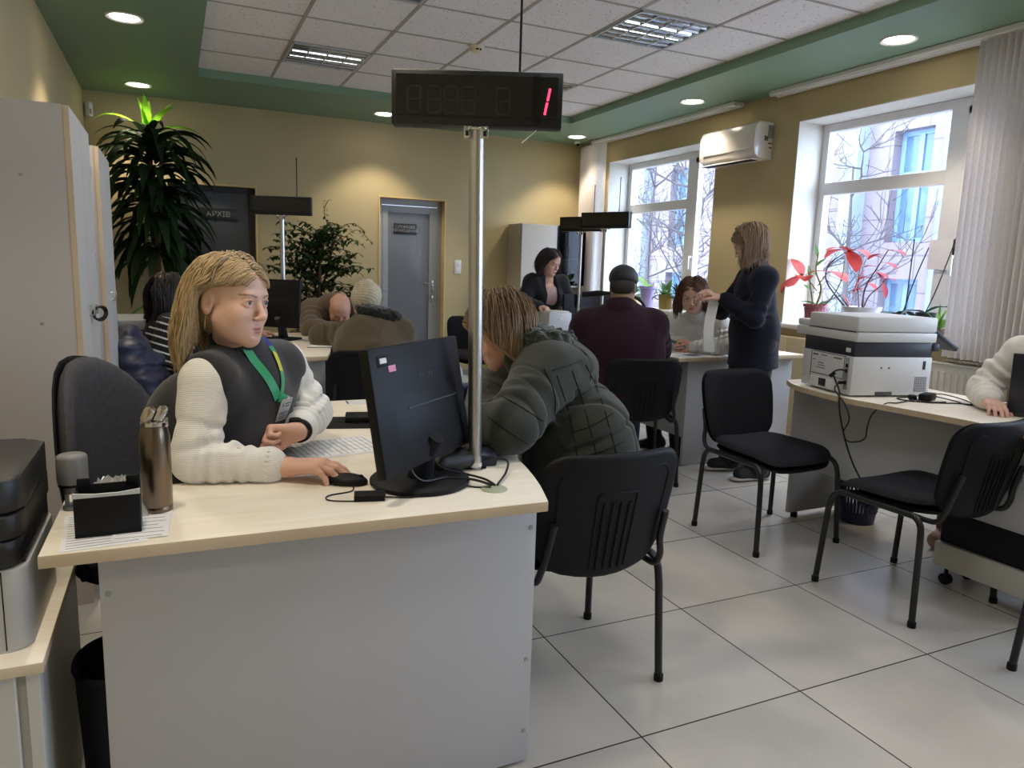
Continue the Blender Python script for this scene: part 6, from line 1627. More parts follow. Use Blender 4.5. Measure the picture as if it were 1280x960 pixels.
garment('jacket', F, .006, M_nb, P_, lambda P: folds(P, .007, 5, (1, 1, .35))+across(P, j['shL'], j['elL'], .003, .07, (.5, 1))+across(P, j['elL'], j['wrL'], .002, .05))
F = body(j, None, .022, 'l', legr=.98).ell(j['pv']-V3(0, 0, .06), (.14, .16, .12), None, .04)
for s_ in 'LR': F.cap(j['kn'+s_], j['an'+s_]+V3(0, 0, -.01), .075, .078, .03)
garment('trousers', F, .008, M_trous, P_, lambda P: folds(P, .004, 6, (1, 1, .4)))
shs = add_shoes(j, P_, mat('black_sneaker_canvas', rgb(34, 30, 34), .8), .006, .26, .004)
for s_, so in zip('RL', shs):
    F = Field(); an = j['an'+s_]; t = nrm(j['toe'+s_]); a = V3(an[0], an[1], .016)-t*.055; F.cap(a, a+t*.205, .050, .042, .01, fl=((0, 0, 1), 3.4))
    F.cut((0, 0, .002), (0, 0, -1), .002); garment('sole', F, .005, M_sole, so)
hair_long(H, P_, rgb(150, 124, 100)[:3], .215, 1500, .0, False, 6, .25, .22, .015, .05, clear=.125)
t = thing('paper_strip', 'long white paper strip hanging from the hand of the standing woman', 'paper', (3.0, 3.62, .8))
g = G(); V = []; n = 14
for i in range(n):
    u = i/(n-1); c = V3(3.045-.03*u+.008*sin(u*7), 3.595+.015*sin(u*5), 1.155-.345*u)
    for s_ in (-1, 1):
        for q in (0, .0006): V.append(c+V3(.020*s_+q, -.024*s_, 0))
F_ = []
for i in range(n-1):
    a = i*4; F_ += [(a, a+2, a+6, a+4), (a+1, a+5, a+7, a+3), (a, a+4, a+5, a+1), (a+2, a+3, a+7, a+6)]
g.raw(V, F_).obj('paper', M_paper, t)

# ---------------------------------------------------------------- F: brunette at the far desk
P_ = person('young brunette woman in dark open jacket standing at the far desk', (3.06, 5.98, 0))
j = skel(pv=(3.06, 5.99, .93), nk=(3.06, 5.885, 1.215), nt=(3.06, 5.865, 1.265), shR=(2.905, 5.895, 1.165), shL=(3.215, 5.895, 1.155),
         elR=(2.815, 5.855, .975), wrR=(2.90, 5.70, .965), elL=(3.305, 5.85, .97), wrL=(3.255, 5.70, .955))
stand(j, (.1, -1), .085, .02)
H = Head((3.065, 5.835, 1.355), (.30, -.86, -.38), (0, 0, 1), .97)
F = Field(); H.field(F); body(j, F, 0, 'tnal', bust=.012)
hand(F, j['wrR'], (.45, -.85, -.15), (.1, 0, -1), -1, (.5, .5, .6, .6), .95); hand(F, j['wrL'], (-.2, -.95, -.1), (0, 0, -1), 1, (.5, .5, .6, .6), .95)
skin_obj(F, H, P_, .0045, SK, LIP, (.05, .035, .03))
F = body(j, None, .012, 't', bust=.014); F.cut(j['nk']+V3(0, -.02, -.065), (0, -.4, 1), .01); garment('top', F, .006, cloth('dusty_pink_top', rgb(196, 164, 160), .8), P_)
F = body(j, None, .034, 'ta', .93, bust=.012, armg=.026)
F.cap((3.07, 5.75, 1.26), (3.075, 5.79, .86), .055, .050, .02, fl=((0, 1, 0), .45), op='s')
F.ell(j['pv'], (.19, .16, .12), None, .05)
garment('jacket', F, .006, cloth('black_jacket_cloth', rgb(34, 35, 40), .85, .2, 200, spec=.2), P_, lambda P: folds(P, .007, 7))
F = body(j, None, .018, 'l').ell(j['pv'], (.165, .14, .12), None, .04); garment('trousers', F, .01, M_trous, P_); add_shoes(j, P_, M_shoe, .008, .24)
hair_long(H, P_, rgb(52, 40, 38)[:3], .36, 1300, .0, False, 9, .50, .25, .012, .20, fwd=.75)

# ---------------------------------------------------------------- G: bald man bent over the second left desk
P_ = person('bald man in beige brown jacket leaning on folded arms on the desk', (1.16, 6.0, 0))
j = skel(w=1.15, pv=(1.19, 6.02, .58), nk=(1.125, 5.735, .985), nt=(1.13, 5.66, .985), shR=(.955, 5.735, .915), shL=(1.30, 5.705, .925),
         elR=(.915, 5.50, .795), wrR=(1.075, 5.430, .790), elL=(1.33, 5.48, .795), wrL=(1.16, 5.405, .790), bow=.05)
sit(j, (-.1, -1), .36, .10, .53)
H = Head((1.135, 5.545, .935), (-.12, -.80, -.60), (-.05, -.60, .80), 1.02)
F = Field(); H.field(F, False); body(j, F, 0, 'tnal', female=False)
hand(F, j['wrR'], (.9, -.25, .2), (.2, .2, -.9), 1, (.9, 1., 1., 1.), .98); hand(F, j['wrL'], (-.9, .1, .25), (-.2, .2, -.9), -1, (.9, 1., 1., 1.), .98)
skin_obj(F, H, P_, .0042, SK*V3(1.02, .9, .86), LIP*.9, (.3, .25, .22))
M_bj = cloth('taupe_jacket_cotton', rgb(112, 98, 80), .9, .25, 200, .08)
F = body(j, None, .038, 'ta', .9, k=.05, armg=.034, female=False); F.ell((1.15, 5.85, .80), (.21, .16, .22), None, .06)
garment('jacket', F, .006, M_bj, P_, lambda P: folds(P, .008, 7)+across(P, j['shR'], j['elR'], .006, .06, (.2, 1)))
F = Field().cap((1.125, 5.76, .975), (1.128, 5.70, .970), .080, .076, .01).cap((1.128, 5.75, .985), (1.132, 5.63, .975), .066, .064, .01, op='s')
garment('collar', F, .005, cloth('dark_brown_collar', rgb(62, 54, 46)), P_)
F = Field().ell(H.P(0, -.03, .012), (.0765, .095, .066), H.R, .01).cut(H.P(0, -.0, .040), H.u, .01).ell(H.P(0, .075, .02), (.09, .095, .09), H.R, .01, 's')
garment('hair', F, .004, mat('cropped_grey_hair', rgb(112, 104, 98), .9, bump=.5, bscale=250), P_)
F = body(j, None, .02, 'l'); garment('trousers', F, .01, M_navyj, P_); add_shoes(j, P_, M_shoe, .009, .26)

# ---------------------------------------------------------------- H: visitor in the knitted hat
P_ = person('visitor in olive jacket and cream knitted hat leaning on the second left desk', (1.1, 4.5, 0))
j = skel(w=1.3, pv=(1.10, 4.46, .57), nk=(1.165, 4.665, .935), nt=(1.155, 4.71, .985), shL=(.990, 4.765, .805), shR=(1.335, 4.600, .85),
         elL=(.865, 4.815, .802), wrL=(1.02, 5.03, .79), elR=(1.42, 4.78, .74), wrR=(1.25, 5.02, .72), bow=.04)
sit(j, (.05, 1), .40, .10, .53)
H = Head((1.145, 4.775, 1.035), (-.42, .72, -.50), (0, .3, 1), .98)
F = Field(); H.field(F); body(j, F, 0, 'tnal')
hand(F, j['wrL'], (.5, .8, 0), (0, 0, -1), 1, (.6, .6, .7, .7)); hand(F, j['wrR'], (-.5, .8, .1), (0, 0, -1), -1, (.6, .6, .7, .7))
skin_obj(F, H, P_, .005, SK2)
F = body(j, None, .042, 'ta', .92, k=.05, armg=.042); F.ell(j['pv'], (.23, .20, .13), None, .08).ell((1.14, 4.60, .76), (.21, .16, .22), None, .06)
garment('jacket', F, .006, cloth('olive_brown_padded_cotton', rgb(84, 73, 52), .8, .25, 200, .08), P_, lambda P: folds(P, .009, 7)+across(P, j['shL'], j['elL'], .006, .06, (.1, 1)))
F = Field().ell((1.19, 4.645, .975), (.150, .125, .055), np.array((nrm((.9, -.35, -.25)), nrm((.35, .93, 0)), nrm((.2, -.1, .95)))), .03).ell((1.27, 4.60, .955), (.07, .08, .055), None, .03)
garment('hood', F, .005, cloth('black_green_fleece', rgb(28, 28, 24), 1., .8, 80, .2, 50, .3, bd=.006), P_, lambda P: .005*vnoise(P, 60)+folds(P, .006, 9))
F = Field().ell(H.P(0, -.022, .035), (.092, .112, .098), H.R, .01).cut(H.P(0, -.01, -.040), -H.u+H.f*.40, .008).cap(H.P(0, -.03, .10), H.P(0, -.035, .128), .068, .060, .02).cut(H.P(0, -.03, .135), H.u, .012)
garment('knitted_hat', F, .004, cloth('cream_cable_knit', rgb(206, 192, 164), .95, .9, 90, .12, 30, .4, bd=.006), P_, lambda P: .0035*np.sin(((P-H.c)@H.u)*330)*np.sin(18*np.arctan2((P-H.c)@H.r, (P-H.c)@H.f)))
F = body(j, None, .02, 'l'); garment('trousers', F, .01, M_trous, P_); add_shoes(j, P_, M_shoe, .009, .25)

# ---------------------------------------------------------------- I: woman in the striped top
P_ = person('dark haired woman in black top with white stripes behind the blonde woman', (.06, 5.0, 0))
j = skel(pv=(.0, 5.02, .57), nk=(.095, 5.045, .945), nt=(.115, 5.05, 1.0), shR=(.125, 4.885, .885), shL=(.045, 5.215, .885),
         elR=(.045, 4.86, .66), wrR=(.20, 4.93, .74), elL=(.32, 5.33, .80), wrL=(.52, 5.42, .785))
for k_ in ('pv', 'nk', 'nt', 'shR', 'shL', 'elR'): j[k_] = j[k_]+V3(-.15, -.02, 0)
j['elL'] = j['elL']+V3(-.06, 0, 0)
sit(j, (.95, .1), .38, .09, .53)
H = Head((-.015, 5.04, 1.075), (.85, .45, -.15), (0, 0, 1), .98)
F = Field(); H.field(F); body(j, F, 0, 'tnal', bust=.01)
hand(F, j['wrL'], (.95, .2, -.05), (0, 0, -1), -1, (.3, .35, .4, .5), .95); hand(F, j['wrR'], (.95, .3, 0), (0, 0, -1), 1, (.3, .35, .4, .5), .95)
skin_obj(F, H, P_, .0045, SK, LIP)
F = body(j, None, .02, 'ta', .93, bust=.012, armg=.026)
Vt, Q = F.mesh(.004, lambda P: folds(P, .004, 8))
Cc = np.tile(np.array(rgb(22, 22, 28)[:3]), (len(Vt), 1)); white = np.array(rgb(214, 212, 208)[:3])
def along(P, a, b): d = nrm(b-a); return (P-a)@d
t_ = np.where(np.linalg.norm(Vt-(j['shR']+j['elR'])/2, axis=1) < .17, along(Vt, j['shR'], j['elR']), along(Vt, j['elL'], j['wrL']))
near = ((np.linalg.norm(Vt-(j['shR']+j['elR'])/2, axis=1) < .17) | (np.linalg.norm(Vt-(j['elL']+j['wrL'])/2, axis=1) < .17))
on = near & ((t_ % .042) < .009); Cc[on] = white
np_obj('striped_top', Vt, Q, mat('striped_knit', (0, 0, 0, 1), .9, var=.04, attr='Col', bump=.2, bscale=200), P_, Cc)
F = body(j, None, .014, 'l').ell(j['pv'], (.165, .15, .12), None, .04); garment('trousers', F, .01, M_trous, P_); add_shoes(j, P_, M_shoe, .009, .24)
hair_long(H, P_, rgb(34, 28, 30)[:3], .30, 900, .0, False, 12, .5, .25, .016, .4)
t = thing('jacket', 'dark navy padded jacket hung over the chair behind the striped woman', 'jacket', (-.25, 4.98, .4))
F = Field().ell((-.255, 4.91, .66), (.115, .30, .22), None, .03).ell((-.19, 4.76, .58), (.15, .14, .20), None, .05).chain([(-.25, 4.70, .74), (-.16, 4.62, .56), (-.12, 4.62, .40)], [.075, .07, .06], .03)
garment('padded_shell', F, .006, cloth('navy_nylon', rgb(30, 34, 62), .45, .2, 150, .06, 15, .1, spec=.5), t, lambda P: folds(P, .012, 8)+.006*np.sin(P[:, 2]*70))

# ---------------------------------------------------------------- J: person in white behind the laptop
P_ = person('person in white top behind the laptop, cut off by the right picture edge', (3.62, 1.85, 0))
j = skel(pv=(3.62, 1.84, .57), nk=(3.415, 1.745, 1.06), nt=(3.385, 1.735, 1.12), shR=(3.335, 1.93, .99), shL=(3.43, 1.575, 1.0),
         elR=(3.285, 2.035, .825), wrR=(3.115, 1.90, .795), elL=(3.30, 1.50, .80), wrL=(3.22, 1.66, .795))
j.update(hipR=V3(3.58, 1.93, .54), hipL=V3(3.58, 1.75, .54), knR=V3(3.32, 2.10, .53), knL=V3(3.25, 1.72, .53), anR=V3(3.44, 2.20, .09), anL=V3(3.45, 1.78, .09), toeR=V3(-1, -.15, 0), toeL=V3(-1, -.2, 0))
H = Head((3.36, 1.73, 1.195), (-.85, -.45, -.3), (0, 0, 1), .98)
F = Field(); H.field(F); body(j, F, 0, 'tnal')
hand(F, j['wrR'], (-.6, -.75, -.05), (0, 0, -1), 1, (.4, .4, .5, .5), .95); hand(F, j['wrL'], (-.6, .7, -.05), (0, 0, -1), -1, (.4, .4, .5, .5), .95)
skin_obj(F, H, P_, .0045, SK, LIP)
F = body(j, None, .024, 'ta', .95, armg=.022); F.cap(j['nk']-V3(0, 0, .02), j['nk']+(j['nt']-j['nk'])*.3, .07, .064, .02)
garment('sweatshirt', F, .005, cloth('soft_white_cotton', rgb(226, 218, 208), .9, .3, 200, .03), P_, lambda P: folds(P, .008, 8)+across(P, j['shR'], j['elR'], .006, .05, (.2, 1))+across(P, j['elR'], j['wrR'], .004, .04))
F = body(j, None, .02, 'l').ell(j['pv'], (.165, .15, .12), None, .04); garment('trousers', F, .01, cloth('rust_brown_trousers', rgb(92, 62, 52)), P_)
add_shoes(j, P_, mat('dusty_rose_sneaker', rgb(158, 128, 116), .8), .006, .25, .006)
hair_long(H, P_, rgb(196, 178, 148)[:3], .22, 900, .0, False, 15, .45, .2, .018, .3)
# ================================================================== PLANTS
def leafmat(name, c, c2=None, rough=.5, trans=.35):
    if name in _M: return _M[name]
    m = mat(name, c, rough, var=.18, vscale=9, spec=.12)
    nt = m.node_tree; b = nt.nodes['Principled BSDF']; o = nt.nodes['Material Output']
    tr = nt.nodes.new('ShaderNodeBsdfTranslucent'); tr.inputs[0].default_value = tuple(min(1, x*1.5) for x in c[:3])+(1,)
    mx = nt.nodes.new('ShaderNodeMixShader'); mx.inputs[0].default_value = trans
    nt.links.new(b.outputs[0], mx.inputs[1]); nt.links.new(tr.outputs[0], mx.inputs[2]); nt.links.new(mx.outputs[0], o.inputs[0]); return m
def leaf(g, p, d, L_, w, droop=.5, fold=.25, n=6, prof=None, twist=0., side=None):
    """one leaf blade with thickness left to its two faces: midrib + two halves"""
    p = Vector(p); d = Vector(d).normalized(); s = (side or d.cross(Vector((0, 0, 1)))); s = s.normalized() if s.length > 1e-5 else Vector((1, 0, 0))
    bm = g.bm; rows = []; q = p.copy(); st = L_/n
    for i in range(n+1):
        u = i/n; ww = w*(prof(u) if prof else (sin(pi*min(1, u*.92+.06))**.8))
        nn = s.cross(d).normalized(); sd = (s*cos(twist*u)+nn*sin(twist*u))
        up = sd.cross(d)
        rows.append((bm.verts.new(q-sd*ww/2+up*fold*ww*.5), bm.verts.new(q), bm.verts.new(q+sd*ww/2+up*fold*ww*.5)))
        d = (d+Vector((0, 0, -1))*droop/n*(.4+1.2*u)).normalized(); q = q+d*st
    for i in range(n):
        for k in (0, 1): bm.faces.new((rows[i][k], rows[i][k+1], rows[i+1][k+1], rows[i+1][k]))
def pot(name_m, prof, c, parent, nm='pot'): return G().lathe(prof, c, 32).obj(nm, name_m, parent)
M_soil = mat('dark_potting_soil', rgb(52, 42, 34), .95, var=.2, vscale=40)
M_dark = leafmat('dark_green_leaf', rgb(38, 58, 34), trans=.2)
M_younglit = leafmat('young_lamplit_green_leaf', rgb(118, 168, 44), trans=.45)  # young leaf tone, with the downlight's brightening painted into the colour
M_mid = leafmat('mid_green_leaf', rgb(70, 104, 50), trans=.3)
M_fic = leafmat('ficus_green_leaf', rgb(52, 76, 40), trans=.3)
M_trunk = mat('brown_woody_trunk', rgb(98, 76, 58), .85, var=.15, vscale=18, bump=.4, bscale=60)
# tall dracaena in the far left corner
R = random.Random(17); cx, cy = -.125, 7.45
t = thing('dracaena', 'tall dracaena with drooping strap leaves in the far left corner', 'plant', (cx, cy, 0))
pot(mat('terracotta_brown_pot', rgb(112, 78, 60), .7), [(0, 0), (.14, 0), (.19, .30), (.20, .33), (.185, .33), (.18, .28), (0, .27)], (cx, cy, 0), t)
G().tube(bez([(cx, cy, .27), (cx-.01, cy, .9), (cx+.01, cy-.01, 1.5), (cx-.02, cy, 2.05), (cx-.03, cy, 2.38)], 24), [.036-.0008*i for i in range(25)], 10).obj('trunk', M_trunk, t)
prof = lambda u: (min(1, u*6)*(1-u**3)) if u < .98 else .03
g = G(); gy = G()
for k in range(190):
    z = 1.28+1.02*(k/190)**.85+R.uniform(-.04, .04); a = k*2.399+R.uniform(-.3, .3); hgt = (z-1.28)/1.02
    el = .05+.65*hgt+R.uniform(-.25, .15)
    d = Vector((cos(a)*cos(el), sin(a)*cos(el)*.9, sin(el)))
    leaf(g, (cx+.03*cos(a), cy+.03*sin(a), z), d, R.uniform(.50, .74)*(1-.20*hgt), R.uniform(.075, .105), 2.5+R.uniform(-.3, .8)-.5*hgt, .3, 8, prof, R.uniform(-.6, .6))
for k in range(16):
    a = k*2.399+.4; el = .55+R.uniform(-.3, .3)
    leaf(g, (cx-.02, cy, 2.28+.004*k), (cos(a)*cos(el), sin(a)*cos(el), sin(el)), R.uniform(.40, .55), .066, 1.7, .3, 8, prof)
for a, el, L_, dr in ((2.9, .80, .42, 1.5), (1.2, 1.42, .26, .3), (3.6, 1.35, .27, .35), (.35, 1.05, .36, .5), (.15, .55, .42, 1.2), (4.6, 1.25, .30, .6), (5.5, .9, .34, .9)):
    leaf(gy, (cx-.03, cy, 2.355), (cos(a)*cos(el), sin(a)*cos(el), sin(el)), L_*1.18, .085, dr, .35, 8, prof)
g.obj('leaves', M_dark, t, ang=80); gy.obj('young_lamplit_leaves', M_younglit, t, ang=80)
# ficus
R = random.Random(29); fx, fy = 1.24, 7.05
t = thing('ficus', 'bushy small leaved ficus by the wall between the two doors', 'plant', (fx, fy, 0))
pot(mat('grey_ceramic_pot', rgb(120, 116, 110), .5), [(0, 0), (.13, 0), (.17, .26), (.18, .29), (.165, .29), (.16, .24), (0, .23)], (fx, fy, 0), t)
g = G(); gl_ = G(); st = G()
for s_ in ((-.02, .0), (.03, .02), (.0, -.03)): st.tube(bez([(fx+s_[0], fy+s_[1], .22), (fx-s_[0]*1.5, fy-s_[1], .7), (fx+s_[0]*3, fy+s_[1]*3, 1.2), (fx+s_[0]*5, fy+s_[1]*2, 1.5)], 18), .013, 7)
for k in range(125):
    z0 = R.uniform(.60, 1.55); a = R.uniform(0, 2*pi); L_ = R.uniform(.24, .46)*(1.1 if z0 < 1.2 else .85)
    d = Vector((cos(a), sin(a)*.8, R.uniform(.1, 1.1))).normalized(); q = Vector((fx+R.uniform(-.06, .06), fy+R.uniform(-.06, .06), z0)); P = [q.copy()]
    for i in range(7):
        d = (d+Vector((R.uniform(-.15, .15), R.uniform(-.15, .15), -.11+R.uniform(-.06, .06)))).normalized(); q = q+d*L_/6; P.append(q.copy())
        for m_ in range(3):
            b = R.uniform(0, 2*pi); leaf(gl_, q, (cos(b), sin(b), R.uniform(-.6, .4)), R.uniform(.055, .082), R.uniform(.028, .038), .8, .2, 4)
    g.tube(P, [.005-.0006*i for i in range(8)], 4, cap=False)
for P in ([(fx+.05, fy, 1.4), (fx+.09, fy, 1.6), (fx+.06, fy, 1.76), (fx+.10, fy, 1.86)], [(fx+.1, fy, 1.35), (fx+.24, fy, 1.52), (fx+.38, fy, 1.60), (fx+.50, fy, 1.50)], [(fx+.1, fy, 1.4), (fx+.2, fy, 1.6), (fx+.33, fy, 1.66), (fx+.42, fy, 1.60)]):
    B = bez(P, 18); g.tube(B, .003, 4, cap=False)
    for q in B:
        b = R.uniform(0, 2*pi); leaf(gl_, q, (cos(b), sin(b), R.uniform(-.5, .4)), R.uniform(.035, .055), .024, .8, .2, 4)
st.obj('trunk', M_trunk, t); g.obj('twigs', M_trunk, t); gl_.obj('leaves', M_fic, t, ang=80)
# grassy plant below the ficus
t = thing('spider_plant', 'grassy green plant in front of the ficus below its leaves', 'plant', (1.15, 6.55, 0))
pot(M_white, [(0, .0), (.10, .0), (.14, .42), (.15, .45), (.135, .45), (.13, .41), (0, .40)], (1.15, 6.55, 0), t)
g = G()
for k in range(130):
    a = R.uniform(0, 2*pi); el = R.uniform(.5, 1.4); leaf(g, (1.15+.08*cos(a)*R.random(), 6.55+.08*sin(a), .42), (cos(a)*cos(el), sin(a)*cos(el), sin(el)), R.uniform(.30, .52), .012, R.uniform(.8, 2.), .2, 6, prof)
g.obj('leaves', M_mid, t, ang=80)
# leafy plant on the side table
t = thing('potted_plant', 'bushy fine leaved plant on the small birch side table', 'plant', (.06, 6.2, .722))
pot(mat('brown_plastic_pot', rgb(94, 70, 56), .6), [(0, .0), (.06, .0), (.085, .12), (.09, .13), (.08, .13), (.075, .11), (0, .10)], (.06, 6.2, .722), t)
g = G()
for k in range(46):
    a = R.uniform(0, 2*pi); el = R.uniform(.3, 1.4); d = Vector((cos(a)*cos(el), sin(a)*cos(el), sin(el))); q = Vector((.06, 6.2, .82)); L_ = R.uniform(.22, .40)
    for i in range(9):
        d = (d+Vector((R.uniform(-.1, .1), R.uniform(-.1, .1), -.14))).normalized(); q = q+d*L_/9
        for m_ in range(2): b = R.uniform(0, 2*pi); leaf(g, q, (cos(b), sin(b), R.uniform(-.3, .6)), R.uniform(.03, .05), .012, .5, .2, 3)
g.obj('leaves', M_mid, t, ang=80)
t = thing('rubber_plant', 'small dark leaved plant standing behind the grey copier', 'plant', (-.35, 6.0, 0))
pot(mat('brown_plastic_pot', None), [(0, 0), (.10, 0), (.14, .28), (.13, .28), (.12, .25), (0, .25)], (-.35, 6.0, 0), t)
G().tube([(-.35, 6.0, .24), (-.34, 6.0, .84)], .012, 7).obj('stem', M_trunk, t)
g = G()
for a, el, L_ in ((.3, .9, .34), (2.6, .8, .24), (4.4, .6, .26), (5.6, .4, .28), (1.5, .5, .26), (3.4, .3, .26)): leaf(g, (-.34, 6.0, .80), (cos(a)*cos(el), sin(a)*cos(el), sin(el)), L_, .075, 1.3, .25, 7)
g.obj('leaves', M_mid, t, ang=80)

# ---- on the near window sill
SZ = WZ0
M_redl = leafmat('red_poinsettia_leaf', rgb(158, 34, 52), trans=.07)
M_coral = leafmat('coral_pink_leaf', rgb(186, 70, 66), trans=.10)
M_twig = mat('dark_red_brown_stem', rgb(62, 40, 40), .7)
def stems(g, gl_, P, r, leaves, n=14):
    B = bez(P, n); g.tube(B, [r*(1-.55*i/(len(B)-1)) for i in range(len(B))], 6)
    for u, d, L_, w, dr in leaves: leaf(gl_, B[int(u*(len(B)-1))], d, L_*1.22, w*1.35, dr, .15, 6)
# pink ribbed pot with coral leaved plant
px_, py_ = 4.74, 4.36
t = thing('poinsettia', 'coral leaved plant in a ribbed pink pot on the near window sill', 'plant', (px_, py_, SZ))
g = G(); V = []; prof_ = [(.062, 0), (.082, .13), (.084, .15), (.096, .152), (.098, .175), (.088, .175), (.082, .14)]
g.lathe([(0, 0)]+prof_+[(0, .14)], (px_, py_, SZ), 36)
for k in range(18):
    a = 2*pi*k/18; g.tube([(px_+.062*cos(a), py_+.062*sin(a), SZ+.01), (px_+.082*cos(a), py_+.082*sin(a), SZ+.145)], .0055, 5)
g.obj('pot', mat('dusty_pink_pot', rgb(156, 88, 94), .5, var=.04), t)
g = G(); gl_ = G(); gg = G()
gs = G()
stems(gs, gg, [(px_, py_, SZ+.14), (px_+.01, py_-.03, 1.20), (px_, py_+.03, 1.34), (px_, py_+.02, 1.48)], .012, [(.6, (0, .8, .3), .10, .04, .3), (.8, (0, -.6, .6), .09, .04, .4), (.95, (0, .3, .9), .10, .035, .2), (.3, (.2, .8, .2), .09, .05, .5)])
stems(gs, gg, [(px_, py_+.02, SZ+.14), (px_+.02, py_+.08, 1.18), (px_, py_+.10, 1.33)], .009, [(.5, (0, .7, .5), .08, .04, .3), (.9, (0, .2, .9), .08, .035, .2), (.9, (-.3, .7, .4), .07, .035, .2)])
stems(gs, gl_, [(px_, py_-.01, SZ+.14), (px_-.02, py_-.14, 1.10), (px_-.02, py_-.24, 1.26), (px_, py_-.24, 1.44)], .008, [])
stems(gs, gl_, [(px_, py_, 1.18), (px_-.02, py_+.10, 1.28), (px_-.03, py_+.17, 1.30)], .006, [(1., (0, .8, -.5), .20, .11, .9), (.9, (0, .1, .2), .16, .10, 1.), (.8, (-.5, -.6, .1), .17, .11, .8)])
stems(gs, gl_, [(px_, py_, 1.22), (px_, py_-.08, 1.32), (px_, py_-.12, 1.34)], .006, [(1., (-.1, -.8, -.1), .16, .10, .8), (.8, (-.4, .5, .1), .15, .10, .8)])
leaf(gg, (px_, py_+.03, 1.07), (0, .9, .35), .13, .06, .6); leaf(gg, (px_, py_-.03, 1.07), (0, -.9, .4), .14, .06, .6); leaf(gg, (px_, py_, 1.07), (-.8, .3, .4), .11, .06, .6)
gs.obj('stem', mat('green_brown_stem', rgb(126, 122, 72), .6), t); gg.obj('green_leaves', M_mid, t, ang=80); gl_.obj('coral_leaves', M_coral, t, ang=80)
# white bowl with the red plant
bx_, by_ = 4.78, 3.95
t = thing('poinsettia', 'red leaved poinsettia with dark bare stems in a white bowl on the near sill', 'plant', (bx_, by_, SZ))
pot(mat('white_glazed_bowl', rgb(222, 224, 232), .25), [(0, 0), (.09, 0), (.095, .02), (.135, .16), (.142, .178), (.13, .178), (.12, .14), (0, .13)], (bx_, by_, SZ), t, 'bowl')
g = G(); gl_ = G(); gc = G()
Zb = SZ+.13
stems(g, gl_, [(bx_, by_, Zb), (bx_, by_-.01, 1.22), (bx_, by_-.10, 1.38), (bx_, by_-.17, 1.50)], .0075, [(1., (0, -.8, .1), .13, .05, .9), (.97, (0, .9, .1), .13, .05, .9), (.9, (-.3, .6, .3), .10, .045, .8), (.75, (0, -.9, .05), .13, .055, 1.0), (.7, (0, .9, .2), .10, .045, .6), (.6, (0, -.9, -.1), .11, .055, .7), (.55, (0, .9, .0), .10, .045, .6), (.42, (0, -.8, -.3), .09, .045, .6), (.4, (0, .8, -.1), .10, .04, .5)])
stems(g, gl_, [(bx_, by_, Zb), (bx_, by_-.05, 1.16), (bx_, by_-.14, 1.24), (bx_, by_-.17, 1.29)], .006, [(1., (0, -.7, .2), .08, .04, .9), (.95, (0, .4, .6), .08, .04, .9), (.9, (0, -.3, -.8), .10, .05, .3)])
stems(g, gl_, [(bx_, by_+.10, Zb), (bx_, by_+.22, 1.12), (bx_, by_+.36, 1.26), (bx_, by_+.36, 1.38), (bx_, by_+.24, 1.47), (bx_, by_+.16, 1.50)], .0075, [], 20)
stems(g, gl_, [(bx_, by_+.08, Zb), (bx_, by_+.20, 1.14), (bx_, by_+.36, 1.27)], .006, [])
stems(g, gl_, [(bx_, by_+.02, Zb), (bx_, by_+.06, 1.25), (bx_, by_+.05, 1.40)], .0045, [])
for d, L_, w in (((-.2, .9, .2), .22, .13), ((-.6, .2, .3), .20, .12), ((0, -.9, .2), .21, .12), ((-.3, -.7, -.4), .22, .12)): leaf(gc, (bx_, by_+.17, 1.50), d, L_, w, 1.3, .15, 7)
leaf(gc, (bx_, by_+.02, 1.36), (-.2, .2, -1), .24, .12, .3, .15, 7); leaf(gc, (bx_, by_+.10, 1.06), (-.3, .4, .9), .14, .07, .5, .2, 6)
g.obj('stem', M_twig, t); gl_.obj('red_leaves', M_redl, t, ang=80); gc.obj('coral_leaves', M_coral, t, ang=80)
# orchids with sticks
t = thing('orchid', 'dark leaved orchid with bare supporting sticks on the near window sill', 'plant', (4.78, 3.45, SZ))
pot(mat('dark_clear_pot', rgb(48, 52, 60), .25), [(0, 0), (.05, 0), (.065, .16), (.07, .17), (.06, .17), (.055, .14), (0, .14)], (4.78, 3.42, SZ), t)
pot(mat('dark_clear_pot', None), [(0, 0), (.05, 0), (.065, .14), (.07, .15), (.06, .15), (.055, .12), (0, .12)], (4.80, 3.66, SZ), t)
g = G(); gl_ = G()
for P in ([(4.80, 3.60, 1.04), (4.80, 3.59, 1.58)], [(4.80, 3.62, 1.04), (4.80, 3.55, 1.30), (4.81, 3.48, 1.52)], [(4.76, 3.42, 1.05), (4.78, 3.36, 1.25), (4.80, 3.27, 1.62)]): g.tube(bez(P, 10), .0045, 6)
for p, d, L_, w in (((4.78, 3.42, 1.06), (0, .9, .3), .26, .085), ((4.78, 3.42, 1.07), (0, -.9, .6), .24, .08), ((4.78, 3.42, 1.06), (-.8, .3, .4), .20, .08), ((4.80, 3.66, 1.04), (-.3, .9, .4), .16, .05), ((4.80, 3.66, 1.05), (-.2, -.9, .3), .20, .08), ((4.80, 3.66, 1.04), (-.9, 0, .3), .18, .08)): leaf(gl_, p, d, L_, w, 1.3, .2, 7)
g.obj('support_stick', M_twig, t); gl_.obj('leaves', M_dark, t, ang=80)
t = thing('spider_plant', 'small fresh green plant at the foot of the vertical blind on the sill', 'plant', (4.72, 3.28, SZ))
pot(mat('brown_plastic_pot', None), [(0, 0), (.04, 0), (.05, .07), (.045, .07), (0, .06)], (4.72, 3.28, SZ), t)
g = G()
